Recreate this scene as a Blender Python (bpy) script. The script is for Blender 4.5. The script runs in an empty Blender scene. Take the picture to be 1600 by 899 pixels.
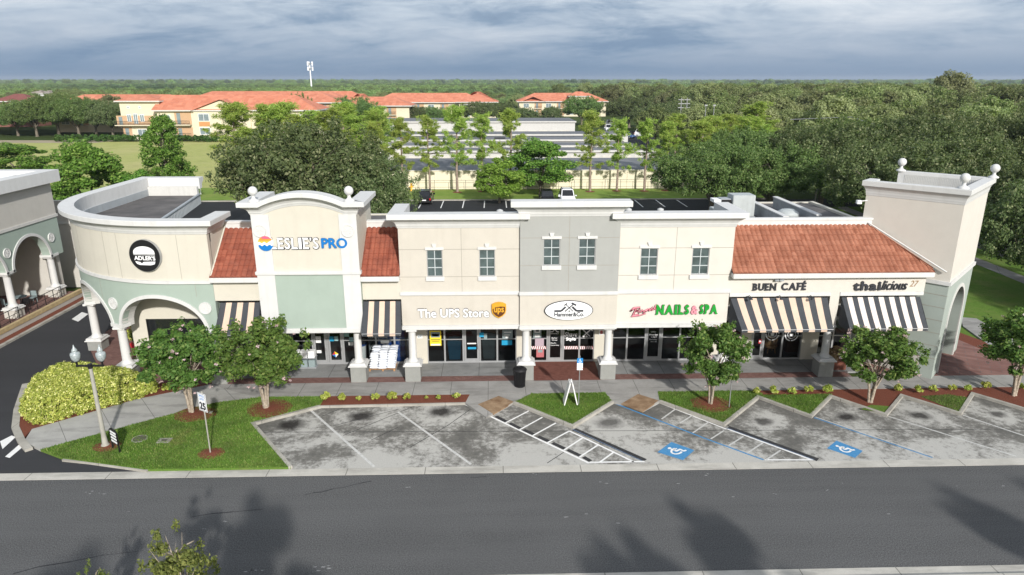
import bpy, bmesh, math, random
import numpy as np
from mathutils import Vector, Matrix
R = math.radians
PI = math.pi
random.seed(7)
HAZE = 0.00012
scene = bpy.context.scene
COL = scene.collection

# ------------------------------------------------------------------ camera
CH = 16.4                       # drone height
FPX = 1067.0                    # focal length in pixels of the 1600 px wide photo
PITCH = math.atan(324.5 / FPX)
YAW = R(1.6)
cam_d = bpy.data.cameras.new("camera")
cam = bpy.data.objects.new("camera", cam_d)
COL.objects.link(cam)
cam_d.sensor_width = 36.0
cam_d.lens = 36.0 * FPX / 1600.0
cam_d.clip_start = 0.5
cam_d.clip_end = 30000
cam.location = (0, 0, CH)
cam.rotation_euler = (PI / 2 - PITCH, 0, -YAW)
scene.camera = cam

# ------------------------------------------------------------------ light
SUN_EL, SUN_AZ = R(26.5), R(19)      # azimuth east of the viewing direction's back
sun_dir = Vector((math.sin(SUN_AZ) * math.cos(SUN_EL), -math.cos(SUN_AZ) * math.cos(SUN_EL), math.sin(SUN_EL)))
sd = bpy.data.lights.new("sun", "SUN")
sd.energy = 4.5
sd.angle = R(1.7)
sd.color = (1.0, 0.965, 0.91)
sun = bpy.data.objects.new("sun", sd)
COL.objects.link(sun)
sun.rotation_euler = sun_dir.to_track_quat('Z', 'Y').to_euler()
sun.location = (20, -40, 60)

world = bpy.data.worlds.new("World")
scene.world = world
world.use_nodes = True
wt = world.node_tree
wt.nodes.clear()
def wn(t, **k):
    n = wt.nodes.new(t)
    for a, b in k.items():
        setattr(n, a, b)
    return n
def wmath(op, a, b=None, clamp=False):
    n = wn('ShaderNodeMath', operation=op)
    n.use_clamp = clamp
    for i, v in enumerate((a, b)):
        if v is None:
            continue
        if isinstance(v, (int, float)):
            n.inputs[i].default_value = v
        else:
            wt.links.new(v, n.inputs[i])
    return n.outputs[0]
BG = 0.1
out = wn('ShaderNodeOutputWorld')
bg = wn('ShaderNodeBackground')
bg.inputs[1].default_value = BG
wt.links.new(bg.outputs[0], out.inputs[0])
sky = wn('ShaderNodeTexSky', sky_type='NISHITA')
sky.sun_disc = False
sky.sun_elevation = SUN_EL
sky.sun_rotation = PI - SUN_AZ
sky.air_density = 1.0
sky.dust_density = 1.5
tc = wn('ShaderNodeTexCoord')
sp = wn('ShaderNodeSeparateXYZ')
wt.links.new(tc.outputs['Generated'], sp.inputs[0])
zc = wmath('MAXIMUM', sp.outputs[2], 0.0)
den = wmath('ADD', zc, 0.20)
cx = wmath('DIVIDE', sp.outputs[0], den)
cy = wmath('DIVIDE', sp.outputs[1], den)
cmb = wn('ShaderNodeCombineXYZ')
wt.links.new(cx, cmb.inputs[0])
wt.links.new(cy, cmb.inputs[1])
def wnoise(scale, detail, rough, dist, off):
    m = wn('ShaderNodeMapping')
    m.inputs['Location'].default_value = off
    m.inputs['Rotation'].default_value = (0, 0, R(18))
    m.inputs['Scale'].default_value = (0.8, 1.0, 1)
    wt.links.new(cmb.outputs[0], m.inputs[0])
    n = wn('ShaderNodeTexNoise')
    n.inputs['Scale'].default_value = scale
    n.inputs['Detail'].default_value = detail
    n.inputs['Roughness'].default_value = rough
    n.inputs['Distortion'].default_value = dist
    wt.links.new(m.outputs[0], n.inputs['Vector'])
    return n.outputs['Fac']
n1 = wnoise(0.55, 7, 0.55, 0.6, (2.35, 1.2, 0))
n2 = wnoise(2.6, 10, 0.62, 0.4, (9.0, 4.0, 2))
mixn = wmath('ADD', wmath('MULTIPLY', n1, 0.66), wmath('MULTIPLY', n2, 0.34))
rp = wn('ShaderNodeValToRGB')
el = rp.color_ramp.elements
el[0].position = 0.33
el[0].color = (0.21, 0.285, 0.40, 1)
el[1].position = 0.585
el[1].color = (0.86, 0.90, 0.94, 1)
e = el.new(0.42); e.color = (0.31, 0.405, 0.53, 1)
e = el.new(0.49); e.color = (0.57, 0.65, 0.74, 1)
wt.links.new(mixn, rp.inputs[0])
# the rain-dark band low over the horizon
low = wn('ShaderNodeMapRange')
low.inputs['From Min'].default_value = 0.0
low.inputs['From Max'].default_value = 0.10
low.inputs['To Min'].default_value = 0.0
low.inputs['To Max'].default_value = 1.0
wt.links.new(sp.outputs[2], low.inputs[0])
lowp = wmath('POWER', low.outputs[0], 1.1)
mxl = wn('ShaderNodeMix', data_type='RGBA')
wt.links.new(lowp, mxl.inputs[0])
mxl.inputs[6].default_value = (0.15, 0.245, 0.385, 1)
wt.links.new(rp.outputs[0], mxl.inputs[7])
vs = wn('ShaderNodeVectorMath', operation='SCALE')
wt.links.new(mxl.outputs[2], vs.inputs[0])
vs.inputs['Scale'].default_value = 1.0 / BG
# clear sky plus added fill in the sun's half of the heavens, storm cloud in the other
fb = wn('ShaderNodeMapRange')
fb.inputs['From Min'].default_value = -0.35
fb.inputs['From Max'].default_value = 0.25
wt.links.new(sp.outputs[1], fb.inputs[0])
clr = wn('ShaderNodeMix', data_type='RGBA')       # even pale cloud tone added around the sun as unseen fill light
clr.inputs[0].default_value = 0.45
wt.links.new(sky.outputs[0], clr.inputs[6])
clr.inputs[7].default_value = (8.2, 8.5, 9.1, 1)
mx = wn('ShaderNodeMix', data_type='RGBA')
wt.links.new(fb.outputs[0], mx.inputs[0])
wt.links.new(clr.outputs[2], mx.inputs[6])
wt.links.new(vs.outputs[0], mx.inputs[7])
wt.links.new(mx.outputs[2], bg.inputs[0])

vsx = scene.view_settings
scene.display_settings.display_device = 'sRGB'
vsx.view_transform = 'Standard'
vsx.look = 'None'
vsx.gamma = 1
vsx.exposure = 0.10
vsx.use_curve_mapping = False
scene.render.engine = 'CYCLES'
scene.cycles.max_bounces = 6
scene.cycles.diffuse_bounces = 3
scene.cycles.glossy_bounces = 3
scene.cycles.transmission_bounces = 4
scene.cycles.transparent_max_bounces = 8
scene.cycles.caustics_reflective = False
scene.cycles.caustics_refractive = False
scene.cycles.use_denoising = True

# ------------------------------------------------------------------ survey helpers (bearings from the drone to real planes)
def ray(px, py):
    x = (px - 800) / FPX
    y = -(py - 449.5) / FPX
    cp, s_ = math.cos(PITCH), math.sin(PITCH)
    dy = cp + y * s_
    dz = -s_ + y * cp
    c, s = math.cos(YAW), math.sin(YAW)
    return (x * c + dy * s, -x * s + dy * c, dz)
def g(px, py, z=0.0):
    r = ray(px, py)
    t = (z - CH) / r[2]
    return (r[0] * t, r[1] * t)
def v(px, py, Y):
    r = ray(px, py)
    t = Y / r[1]
    return (r[0] * t, CH + r[2] * t)

# ------------------------------------------------------------------ materials
MATS = {}
def mat(name, col, rough=0.8, noise=0.0, nscale=3.0, metal=0.0, bump=0.0, bscale=None, detail=6, spec=0.3, col2=None, streak=0.0, emit=None):
    """procedural: base colour modulated by object-space noise"""
    if name in MATS:
        return MATS[name]
    m = bpy.data.materials.new(name)
    m.use_nodes = True
    nt = m.node_tree
    b = nt.nodes['Principled BSDF']
    b.inputs['Roughness'].default_value = rough
    b.inputs['Metallic'].default_value = metal
    b.inputs['Specular IOR Level'].default_value = spec
    geo = nt.nodes.new('ShaderNodeNewGeometry')
    nz = nt.nodes.new('ShaderNodeTexNoise')
    nz.inputs['Scale'].default_value = nscale
    nz.inputs['Detail'].default_value = detail
    nz.inputs['Roughness'].default_value = 0.6
    nt.links.new(geo.outputs['Position'], nz.inputs['Vector'])
    mr = nt.nodes.new('ShaderNodeMapRange')
    mr.inputs['From Min'].default_value = 0.3
    mr.inputs['From Max'].default_value = 0.7
    nt.links.new(nz.outputs['Fac'], mr.inputs[0])
    mix = nt.nodes.new('ShaderNodeMix')
    mix.data_type = 'RGBA'
    c2 = col2 if col2 else tuple(max(0, c * (1 + noise)) for c in col)
    c1 = col if col2 else tuple(max(0, c * (1 - noise)) for c in col)
    mix.inputs[6].default_value = (*c1, 1)
    mix.inputs[7].default_value = (*c2, 1)
    nt.links.new(mr.outputs[0], mix.inputs[0])
    last = mix.outputs[2]
    if streak > 0:                     # run-off stains down a wall
        mp = nt.nodes.new('ShaderNodeMapping')
        mp.inputs['Scale'].default_value = (2.2, 2.2, 0.16)
        nt.links.new(geo.outputs['Position'], mp.inputs[0])
        n2 = nt.nodes.new('ShaderNodeTexNoise')
        n2.inputs['Scale'].default_value = 1.6
        n2.inputs['Detail'].default_value = 5
        nt.links.new(mp.outputs[0], n2.inputs['Vector'])
        m2 = nt.nodes.new('ShaderNodeMapRange')
        m2.inputs['From Min'].default_value = 0.52
        m2.inputs['From Max'].default_value = 0.75
        m2.inputs['To Max'].default_value = streak
        nt.links.new(n2.outputs['Fac'], m2.inputs[0])
        mx2 = nt.nodes.new('ShaderNodeMix')
        mx2.data_type = 'RGBA'
        nt.links.new(m2.outputs[0], mx2.inputs[0])
        nt.links.new(last, mx2.inputs[6])
        mx2.inputs[7].default_value = (col[0] * 0.55, col[1] * 0.53, col[2] * 0.48, 1)
        last = mx2.outputs[2]
    nt.links.new(last, b.inputs['Base Color'])
    if bump > 0:
        bn = nt.nodes.new('ShaderNodeBump')
        bn.inputs['Strength'].default_value = bump
        bn.inputs['Distance'].default_value = 0.02
        if bscale:
            n3 = nt.nodes.new('ShaderNodeTexNoise')
            n3.inputs['Scale'].default_value = bscale
            n3.inputs['Detail'].default_value = 4
            nt.links.new(geo.outputs['Position'], n3.inputs['Vector'])
            nt.links.new(n3.outputs['Fac'], bn.inputs['Height'])
        else:
            nt.links.new(nz.outputs['Fac'], bn.inputs['Height'])
        nt.links.new(bn.outputs[0], b.inputs['Normal'])
    if emit:
        b.inputs['Emission Color'].default_value = (*emit, 1)
        b.inputs['Emission Strength'].default_value = 1
    MATS[name] = m
    return m

def nodes_of(name):
    m = bpy.data.materials.new(name)
    m.use_nodes = True
    MATS[name] = m
    nt = m.node_tree
    return m, nt, nt.nodes['Principled BSDF']
def N(nt, t, **k):
    n = nt.nodes.new(t)
    for a, b in k.items():
        setattr(n, a, b)
    return n
def mth(nt, op, a, b=None, clamp=False):
    n = N(nt, 'ShaderNodeMath', operation=op)
    n.use_clamp = clamp
    for i, q in enumerate((a, b)):
        if q is None:
            continue
        if isinstance(q, (int, float)):
            n.inputs[i].default_value = q
        else:
            nt.links.new(q, n.inputs[i])
    return n.outputs[0]
def rng_(nt, x, a, b, c=0.0, d=1.0):
    n = N(nt, 'ShaderNodeMapRange')
    n.inputs[1].default_value = a; n.inputs[2].default_value = b
    n.inputs[3].default_value = c; n.inputs[4].default_value = d
    nt.links.new(x, n.inputs[0])
    return n.outputs[0]
def noise_(nt, scale, detail=6, rough=0.6, vec=None, dist=0.0):
    n = N(nt, 'ShaderNodeTexNoise')
    n.inputs['Scale'].default_value = scale
    n.inputs['Detail'].default_value = detail
    n.inputs['Roughness'].default_value = rough
    n.inputs['Distortion'].default_value = dist
    if vec is None:
        ge = N(nt, 'ShaderNodeNewGeometry')
        vec = ge.outputs['Position']
    nt.links.new(vec, n.inputs['Vector'])
    return n
def mixc(nt, fac, a, b):
    n = N(nt, 'ShaderNodeMix', data_type='RGBA')
    for i, q in ((0, fac), (6, a), (7, b)):
        if isinstance(q, (int, float)):
            n.inputs[i].default_value = q
        elif isinstance(q, tuple):
            n.inputs[i].default_value = (*q, 1)
        else:
            nt.links.new(q, n.inputs[i])
    return n.outputs[2]

cream = mat('cream_stucco', (0.57, 0.54, 0.465), 0.9, 0.03, 1.5, bump=0.25, bscale=60, streak=0.085)
beige = mat('beige_stucco', (0.535, 0.50, 0.44), 0.9, 0.03, 1.5, bump=0.25, bscale=60, streak=0.085)
warm = mat('warm_white_stucco', (0.61, 0.575, 0.52), 0.9, 0.03, 1.5, bump=0.25, bscale=60, streak=0.04)
greyst = mat('grey_stucco', (0.35, 0.355, 0.34), 0.9, 0.03, 1.5, bump=0.25, bscale=60, streak=0.085)
greenst = mat('sage_stucco', (0.33, 0.40, 0.35), 0.9, 0.04, 1.2, bump=0.25, bscale=60, streak=0.085)
greenst2 = mat('grey_sage_stucco', (0.35, 0.395, 0.36), 0.9, 0.04, 1.2, bump=0.25, bscale=60, streak=0.085)
greige = mat('greige_stucco', (0.50, 0.48, 0.44), 0.9, 0.04, 1.2, bump=0.25, bscale=60, streak=0.085)
white = mat('white_trim', (0.60, 0.60, 0.59), 0.7, 0.04, 1.8, streak=0.16)
whitew = mat('white_wall', (0.56, 0.555, 0.53), 0.8, 0.04, 2.0, streak=0.16)
plinthg = mat('grey_plinth', (0.27, 0.275, 0.26), 0.9, 0.05, 3, bump=0.3, bscale=60, streak=0.2)
groove = mat('groove_joint', (0.30, 0.28, 0.24), 0.9, 0.1, 4)  # darker tone of the stucco joint lines
alum = mat('aluminium', (0.42, 0.43, 0.44), 0.45, 0.05, 4, metal=0.5)
metalw = mat('corrugated_metal', (0.40, 0.43, 0.45), 0.55, 0.10, 0.8, metal=0.2, streak=0.3)
metald = mat('weathered_metal', (0.33, 0.35, 0.37), 0.6, 0.15, 1.8, metal=0.2, streak=0.3)
hvac = mat('painted_steel', (0.42, 0.45, 0.45), 0.5, 0.08, 2.0, streak=0.2)
black = mat('black_paint', (0.012, 0.012, 0.013), 0.45, 0.2, 5)
blackp = mat('black_plastic', (0.018, 0.018, 0.02), 0.5, 0.2, 8)
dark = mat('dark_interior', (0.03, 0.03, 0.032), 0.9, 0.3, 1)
darkroof = mat('membrane_roof', (0.075, 0.072, 0.072), 0.9, 0.0, 0.7, col2=(0.15, 0.14, 0.135), streak=0, detail=8)
navy = mat('charcoal_canvas', (0.052, 0.057, 0.065), 0.85, 0.12, 3)
tan = mat('tan_canvas', (0.60, 0.46, 0.36), 0.85, 0.05, 3)
pink = mat('pale_canvas', (0.68, 0.60, 0.55), 0.85, 0.05, 3)
wood = mat('pallet_wood', (0.38, 0.22, 0.11), 0.8, 0.25, 8)
woodrail = mat('yellow_timber', (0.46, 0.36, 0.20), 0.8, 0.2, 5)
mulch = mat('red_mulch', (0.10, 0.030, 0.018), 0.95, 0.0, 18, bump=1.0, bscale=25, col2=(0.22, 0.07, 0.04))
galv = mat('galvanised_pole', (0.30, 0.31, 0.31), 0.5, 0.12, 3, metal=0.4)
polem = mat('concrete_pole', (0.34, 0.33, 0.29), 0.7, 0.12, 3)
bark = mat('pale_bark', (0.20, 0.155, 0.115), 0.9, 0.0, 9, bump=0.6, bscale=20, col2=(0.48, 0.42, 0.34))
barkd = mat('dark_bark', (0.10, 0.085, 0.065), 0.9, 0.0, 3, bump=0.6, bscale=10, col2=(0.22, 0.19, 0.15))
barkp = mat('pine_bark', (0.20, 0.15, 0.12), 0.9, 0.0, 3, bump=0.6, bscale=10, col2=(0.34, 0.27, 0.22))
bluep = mat('blue_plastic', (0.015, 0.09, 0.38), 0.4, 0.1, 2)
cyanp = mat('cyan_plastic', (0.02, 0.30, 0.52), 0.5, 0.1, 2)
greyp = mat('grey_plastic', (0.24, 0.30, 0.31), 0.5, 0.1, 2)
bagm = mat('white_plastic_bag', (0.78, 0.80, 0.84), 0.35, 0.0, 5, col2=(0.62, 0.67, 0.76), bump=0.6, bscale=8)
paper = mat('white_paper', (0.75, 0.76, 0.76), 0.7, 0.05, 12)
yellowp = mat('yellow_poster', (0.80, 0.60, 0.03), 0.7, 0.04, 6)
redp = mat('red_print', (0.50, 0.03, 0.04), 0.6, 0.05, 4)
bluesign = mat('blue_sign_face', (0.02, 0.22, 0.55), 0.4, 0.05, 4)
brownsh = mat('brown_sign_face', (0.10, 0.035, 0.015), 0.4, 0.05, 4)
gold = mat('gold_sign_face', (0.62, 0.32, 0.03), 0.4, 0.08, 3)
leslieblue = mat('bright_blue_letter', (0.01, 0.17, 0.50), 0.4, 0.05, 3)
muntin = mat('pale_grey_muntin', (0.50, 0.54, 0.55), 0.5, 0.02, 3)
signwhite = mat('white_letter_face', (0.86, 0.87, 0.88), 0.4, 0.02, 3)
signdark = mat('dark_letter_return', (0.035, 0.037, 0.045), 0.5, 0.1, 3)
signgreen = mat('green_letter_face', (0.015, 0.30, 0.04), 0.4, 0.05, 3)
signpink = mat('pink_letter_face', (0.70, 0.27, 0.33), 0.4, 0.05, 3)
signred = mat('red_letter_return', (0.28, 0.03, 0.05), 0.4, 0.05, 3)
bronze = mat('brown_number', (0.32, 0.21, 0.12), 0.6, 0.05, 3)
orange = mat('orange_print', (0.80, 0.28, 0.05), 0.5, 0.05, 3)
yellowo = mat('amber_print', (0.85, 0.45, 0.06), 0.5, 0.05, 3)
magenta = mat('rose_print', (0.70, 0.12, 0.22), 0.5, 0.05, 3)
pvc = mat('grey_vent', (0.45, 0.46, 0.46), 0.6, 0.1, 3)
adapanel = mat('tan_tactile_paving', (0.17, 0.10, 0.055), 0.95, 0.0, 2.2, bump=0.8, bscale=30, col2=(0.34, 0.24, 0.15))
whitepaint = mat('white_road_paint', (0.62, 0.62, 0.60), 0.8, 0.0, 9, col2=(0.40, 0.40, 0.39), detail=10)
scuff = mat('pale_road_scuff', (0.26, 0.26, 0.26), 0.9, 0.3, 9)
whitepaint2 = mat('fresh_white_paint', (0.74, 0.74, 0.73), 0.8, 0.08, 6)
bluepaint = mat('blue_road_paint', (0.035, 0.19, 0.42), 0.8, 0.0, 9, col2=(0.09, 0.27, 0.47), detail=10)
blueold = mat('worn_blue_paint', (0.05, 0.09, 0.17), 0.8, 0.0, 7, col2=(0.20, 0.25, 0.32), detail=10)
blackpaint = mat('black_road_paint', (0.016, 0.017, 0.02), 0.8, 0.0, 9, col2=(0.05, 0.05, 0.052), detail=10)
orangepaint = mat('orange_road_paint', (0.62, 0.33, 0.04), 0.8, 0.1, 5)
ironm = mat('cast_iron', (0.10, 0.09, 0.08), 0.8, 0.2, 12)
carblack = mat('black_car_paint', (0.008, 0.008, 0.009), 0.2, 0.1, 3, spec=0.6)
carwhite = mat('white_car_paint', (0.75, 0.76, 0.78), 0.25, 0.02, 3, spec=0.6)
carblue = mat('blue_car_paint', (0.05, 0.12, 0.30), 0.25, 0.02, 3, spec=0.6)
carglass = mat('car_glass', (0.012, 0.014, 0.016), 0.08, 0.05, 3, spec=0.7)
tyre = mat('tyre_rubber', (0.02, 0.02, 0.02), 0.9, 0.1, 8)
redlamp = mat('red_lamp', (0.35, 0.01, 0.01), 0.3, 0.05, 8)
aptw = mat('apartment_stucco', (0.66, 0.595, 0.45), 0.9, 0.05, 0.3, streak=0.05)
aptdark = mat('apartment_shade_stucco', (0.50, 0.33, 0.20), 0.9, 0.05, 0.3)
roofmetal = mat('storage_roof_metal', (0.125, 0.13, 0.14), 0.7, 0.0, 0.12, col2=(0.20, 0.205, 0.215), detail=9)
wallc = mat('cream_block_wall', (0.74, 0.68, 0.53), 0.9, 0.04, 0.5, streak=0.06)
interior_floor = mat('shop_floor', (0.10, 0.095, 0.09), 0.7, 0.2, 1)

# concrete with score joints
def joints_mat(name, c1, c2, sx, sy, ox, oy, jw=0.03, jd=0.35, rot=0.0, stain=0.4):
    m, nt, b = nodes_of(name)
    ge = N(nt, 'ShaderNodeNewGeometry')
    mp = N(nt, 'ShaderNodeMapping')
    mp.inputs['Rotation'].default_value = (0, 0, rot)
    nt.links.new(ge.outputs['Position'], mp.inputs[0])
    s = N(nt, 'ShaderNodeSeparateXYZ')
    nt.links.new(mp.outputs[0], s.inputs[0])
    fs = []
    for o_, per, off in ((s.outputs[0], sx, ox), (s.outputs[1], sy, oy)):
        if not per:
            continue
        f = mth(nt, 'PINGPONG', mth(nt, 'ADD', o_, -off), per / 2)
        fs.append(mth(nt, 'LESS_THAN', f, jw / 2))
    j = fs[0] if len(fs) == 1 else mth(nt, 'MAXIMUM', fs[0], fs[1])
    n1 = noise_(nt, 0.9, 8, 0.65)
    n2 = noise_(nt, 14, 5, 0.7)
    base = mixc(nt, rng_(nt, n1.outputs[0], 0.32, 0.68), c1, c2)
    base = mixc(nt, rng_(nt, n2.outputs[0], 0.35, 0.75, 0, 0.22), base, tuple(c * 0.6 for c in c1))
    gx = N(nt, 'ShaderNodeMapping')
    gx.inputs['Scale'].default_value = (0.35, 1.6, 1)
    nt.links.new(ge.outputs['Position'], gx.inputs[0])
    n4 = noise_(nt, 1.0, 7, 0.65, gx.outputs[0])
    base = mixc(nt, rng_(nt, n4.outputs[0], 0.50, 0.64, 0, stain), base, tuple(c * 0.42 for c in c1))
    base = mixc(nt, mth(nt, 'MULTIPLY', j, 0.8), base, tuple(c * jd for c in c1))
    nt.links.new(base, b.inputs['Base Color'])
    b.inputs['Roughness'].default_value = 0.9
    b.inputs['Specular IOR Level'].default_value = 0.2
    return m
walk = joints_mat('sidewalk_concrete', (0.27, 0.262, 0.248), (0.36, 0.352, 0.335), 2.05, 0, -0.35, 0)
walk2 = joints_mat('diagonal_sidewalk_concrete', (0.33, 0.325, 0.31), (0.42, 0.415, 0.39), 1.9, 0, 0.2, 0, rot=R(-38))
walkp = joints_mat('path_concrete', (0.26, 0.255, 0.24), (0.36, 0.35, 0.335), 2.0, 0, 0.3, 0, rot=R(30))
porchc = joints_mat('porch_concrete', (0.22, 0.225, 0.225), (0.32, 0.325, 0.32), 2.15, 0, -0.9, 0)
kerbm = joints_mat('kerb_concrete', (0.33, 0.315, 0.28), (0.46, 0.44, 0.395), 3.0, 0, 0.4, 0, jw=0.025)
gutterm = joints_mat('gutter_concrete', (0.42, 0.405, 0.365), (0.55, 0.53, 0.485), 3.42, 0, 0.35, 0, jw=0.04)

# tile-red brick paving
def brick_mat(name, ca, cb, cm, scale=1.0, rot=0.0, bw=0.22, bh=0.11, mortar=0.012):
    m, nt, b = nodes_of(name)
    ge = N(nt, 'ShaderNodeNewGeometry')
    mp = N(nt, 'ShaderNodeMapping')
    mp.inputs['Rotation'].default_value = (0, 0, rot)
    nt.links.new(ge.outputs['Position'], mp.inputs[0])
    br = N(nt, 'ShaderNodeTexBrick')
    br.inputs['Scale'].default_value = 1.0
    br.inputs['Brick Width'].default_value = bw * scale
    br.inputs['Row Height'].default_value = bh * scale
    br.inputs['Mortar Size'].default_value = mortar
    br.inputs['Color1'].default_value = (*ca, 1)
    br.inputs['Color2'].default_value = (*cb, 1)
    br.inputs['Mortar'].default_value = (*cm, 1)
    nt.links.new(mp.outputs[0], br.inputs['Vector'])
    n1 = noise_(nt, 1.3, 7, 0.65)
    c = mixc(nt, rng_(nt, n1.outputs[0], 0.35, 0.7, 0, 0.45), br.outputs['Color'], tuple(x * 0.55 for x in ca))
    nt.links.new(c, b.inputs['Base Color'])
    b.inputs['Roughness'].default_value = 0.9
    return m
brickp = brick_mat('brick_paving', (0.17, 0.075, 0.062), (0.25, 0.125, 0.105), (0.12, 0.09, 0.08))
brickq = brick_mat('square_brick_paving', (0.19, 0.085, 0.07), (0.28, 0.15, 0.125), (0.15, 0.12, 0.11), scale=1, rot=R(30), bw=1.1, bh=0.36, mortar=0.02)
brickr = mat('brown_entry_paving', (0.13, 0.048, 0.035), 0.9, 0.0, 5, col2=(0.20, 0.082, 0.062), bump=0.3, bscale=30)

# asphalt: aggregate speckle, long patches, faint wheel tracks
def asphalt(name, c, speck=0.4, patch=0.25, scale=1.0):
    m, nt, b = nodes_of(name)
    fine = noise_(nt, 22, 3, 0.8)
    spk = noise_(nt, 9, 6, 0.85)
    big = noise_(nt, 0.18, 6, 0.6)
    base = mixc(nt, rng_(nt, fine.outputs[0], 0.3, 0.7), tuple(x * (1 - speck) for x in c), tuple(x * (1 + speck) for x in c))
    base = mixc(nt, rng_(nt, big.outputs[0], 0.35, 0.65, 0, patch), base, tuple(x * 0.55 for x in c))
    base = mixc(nt, rng_(nt, spk.outputs[0], 0.70, 0.78, 0, 0.35), base, (0.20, 0.20, 0.20))
    # long streaks along the carriageway
    ge = N(nt, 'ShaderNodeNewGeometry')
    mp = N(nt, 'ShaderNodeMapping')
    mp.inputs['Scale'].default_value = (0.05, 0.9, 1)
    nt.links.new(ge.outputs['Position'], mp.inputs[0])
    st = noise_(nt, 1.0, 5, 0.6, mp.outputs[0])
    base = mixc(nt, rng_(nt, st.outputs[0], 0.42, 0.62, 0, 0.30), base, tuple(x * 1.28 for x in c))
    nt.links.new(base, b.inputs['Base Color'])
    b.inputs['Roughness'].default_value = 0.85
    b.inputs['Specular IOR Level'].default_value = 0.25
    bn = N(nt, 'ShaderNodeBump')
    bn.inputs['Strength'].default_value = 0.35
    bn.inputs['Distance'].default_value = 0.01
    nt.links.new(fine.outputs[0], bn.inputs['Height'])
    nt.links.new(bn.outputs[0], b.inputs['Normal'])
    return m
asph = asphalt('worn_asphalt', (0.097, 0.098, 0.099), 0.85)
asphd = asphalt('new_asphalt', (0.040, 0.041, 0.045), 0.25, 0.35)
asphr = asphalt('rear_asphalt', (0.024, 0.025, 0.028), 0.25, 0.35)

# grass sheet
def grassmat(name, c1, c2, c3, s=1.0):
    m, nt, b = nodes_of(name)
    n1 = noise_(nt, 0.5 * s, 8, 0.65)
    n2 = noise_(nt, 12 * s, 6, 0.75)
    n3 = noise_(nt, 2.4 * s, 5, 0.7)
    base = mixc(nt, rng_(nt, n2.outputs[0], 0.3, 0.7), c1, c2)
    base = mixc(nt, rng_(nt, n1.outputs[0], 0.46, 0.7, 0, 0.65), base, c3)
    base = mixc(nt, rng_(nt, n3.outputs[0], 0.5, 0.72, 0, 0.35), base, tuple(x * 0.5 for x in c1))
    nt.links.new(base, b.inputs['Base Color'])
    b.inputs['Roughness'].default_value = 1.0
    b.inputs['Specular IOR Level'].default_value = 0.1
    bn = N(nt, 'ShaderNodeBump')
    bn.inputs['Strength'].default_value = 0.7
    bn.inputs['Distance'].default_value = 0.05
    nt.links.new(n2.outputs[0], bn.inputs['Height'])
    nt.links.new(bn.outputs[0], b.inputs['Normal'])
    return m
lawn = grassmat('lawn', (0.075, 0.145, 0.024), (0.14, 0.235, 0.042), (0.19, 0.20, 0.07))
lawnfar = grassmat('rear_lawn', (0.14, 0.22, 0.04), (0.22, 0.32, 0.065), (0.30, 0.32, 0.10), 0.5)
fieldm = grassmat('dry_field', (0.30, 0.34, 0.10), (0.42, 0.42, 0.16), (0.46, 0.42, 0.20), 0.12)
groundm = grassmat('ground_cover', (0.035, 0.06, 0.015), (0.06, 0.09, 0.02), (0.08, 0.10, 0.03), 0.2)

# stained parking concrete with an oil patch at the head of every bay
oil = [g(456, 664), g(565, 651), g(689, 644), g(952, 661), g(1193, 659), g(1322, 652), g(1438, 650), g(1559, 648)]
oilr = [0.62, 0.62, 0.66, 0.62, 0.45, 0.55, 0.5, 0.4]
oilw = [1.0, 1.0, 1.0, 0.8, 0.85, 1.0, 0.95, 0.85]
m, nt, b = nodes_of('stained_parking_concrete')
ge = N(nt, 'ShaderNodeNewGeometry')
nd = noise_(nt, 1.6, 8, 0.7)
off = N(nt, 'ShaderNodeVectorMath', operation='SCALE')
sub = N(nt, 'ShaderNodeVectorMath', operation='SUBTRACT')
nt.links.new(nd.outputs['Color'], sub.inputs[0])
sub.inputs[1].default_value = (0.5, 0.5, 0.5)
nt.links.new(sub.outputs[0], off.inputs[0])
off.inputs['Scale'].default_value = 0.9
add = N(nt, 'ShaderNodeVectorMath', operation='ADD')
nt.links.new(ge.outputs['Position'], add.inputs[0])
nt.links.new(off.outputs[0], add.inputs[1])
flat = N(nt, 'ShaderNodeVectorMath', operation='MULTIPLY')
nt.links.new(add.outputs[0], flat.inputs[0])
flat.inputs[1].default_value = (1, 1.25, 0)
acc = None
halo = None
for (ox, oy), r_, w_ in zip(oil, oilr, oilw):
    d = N(nt, 'ShaderNodeVectorMath', operation='DISTANCE')
    nt.links.new(flat.outputs[0], d.inputs[0])
    d.inputs[1].default_value = (ox, oy * 1.25, 0)
    q = rng_(nt, d.outputs['Value'], r_ * 0.55, r_ * 1.45, w_, 0)
    h = rng_(nt, d.outputs['Value'], r_ * 1.2, r_ * 3.4, 1, 0)
    acc = q if acc is None else mth(nt, 'MAXIMUM', acc, q)
    halo = h if halo is None else mth(nt, 'MAXIMUM', halo, h)
nA = noise_(nt, 0.30, 9, 0.66, None, 0.4)
nB = noise_(nt, 3.4, 8, 0.75)
nC = noise_(nt, 20, 4, 0.8)
blot = mth(nt, 'ADD', mth(nt, 'MULTIPLY', nA.outputs[0], 0.62), mth(nt, 'MULTIPLY', nB.outputs[0], 0.38))
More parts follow.
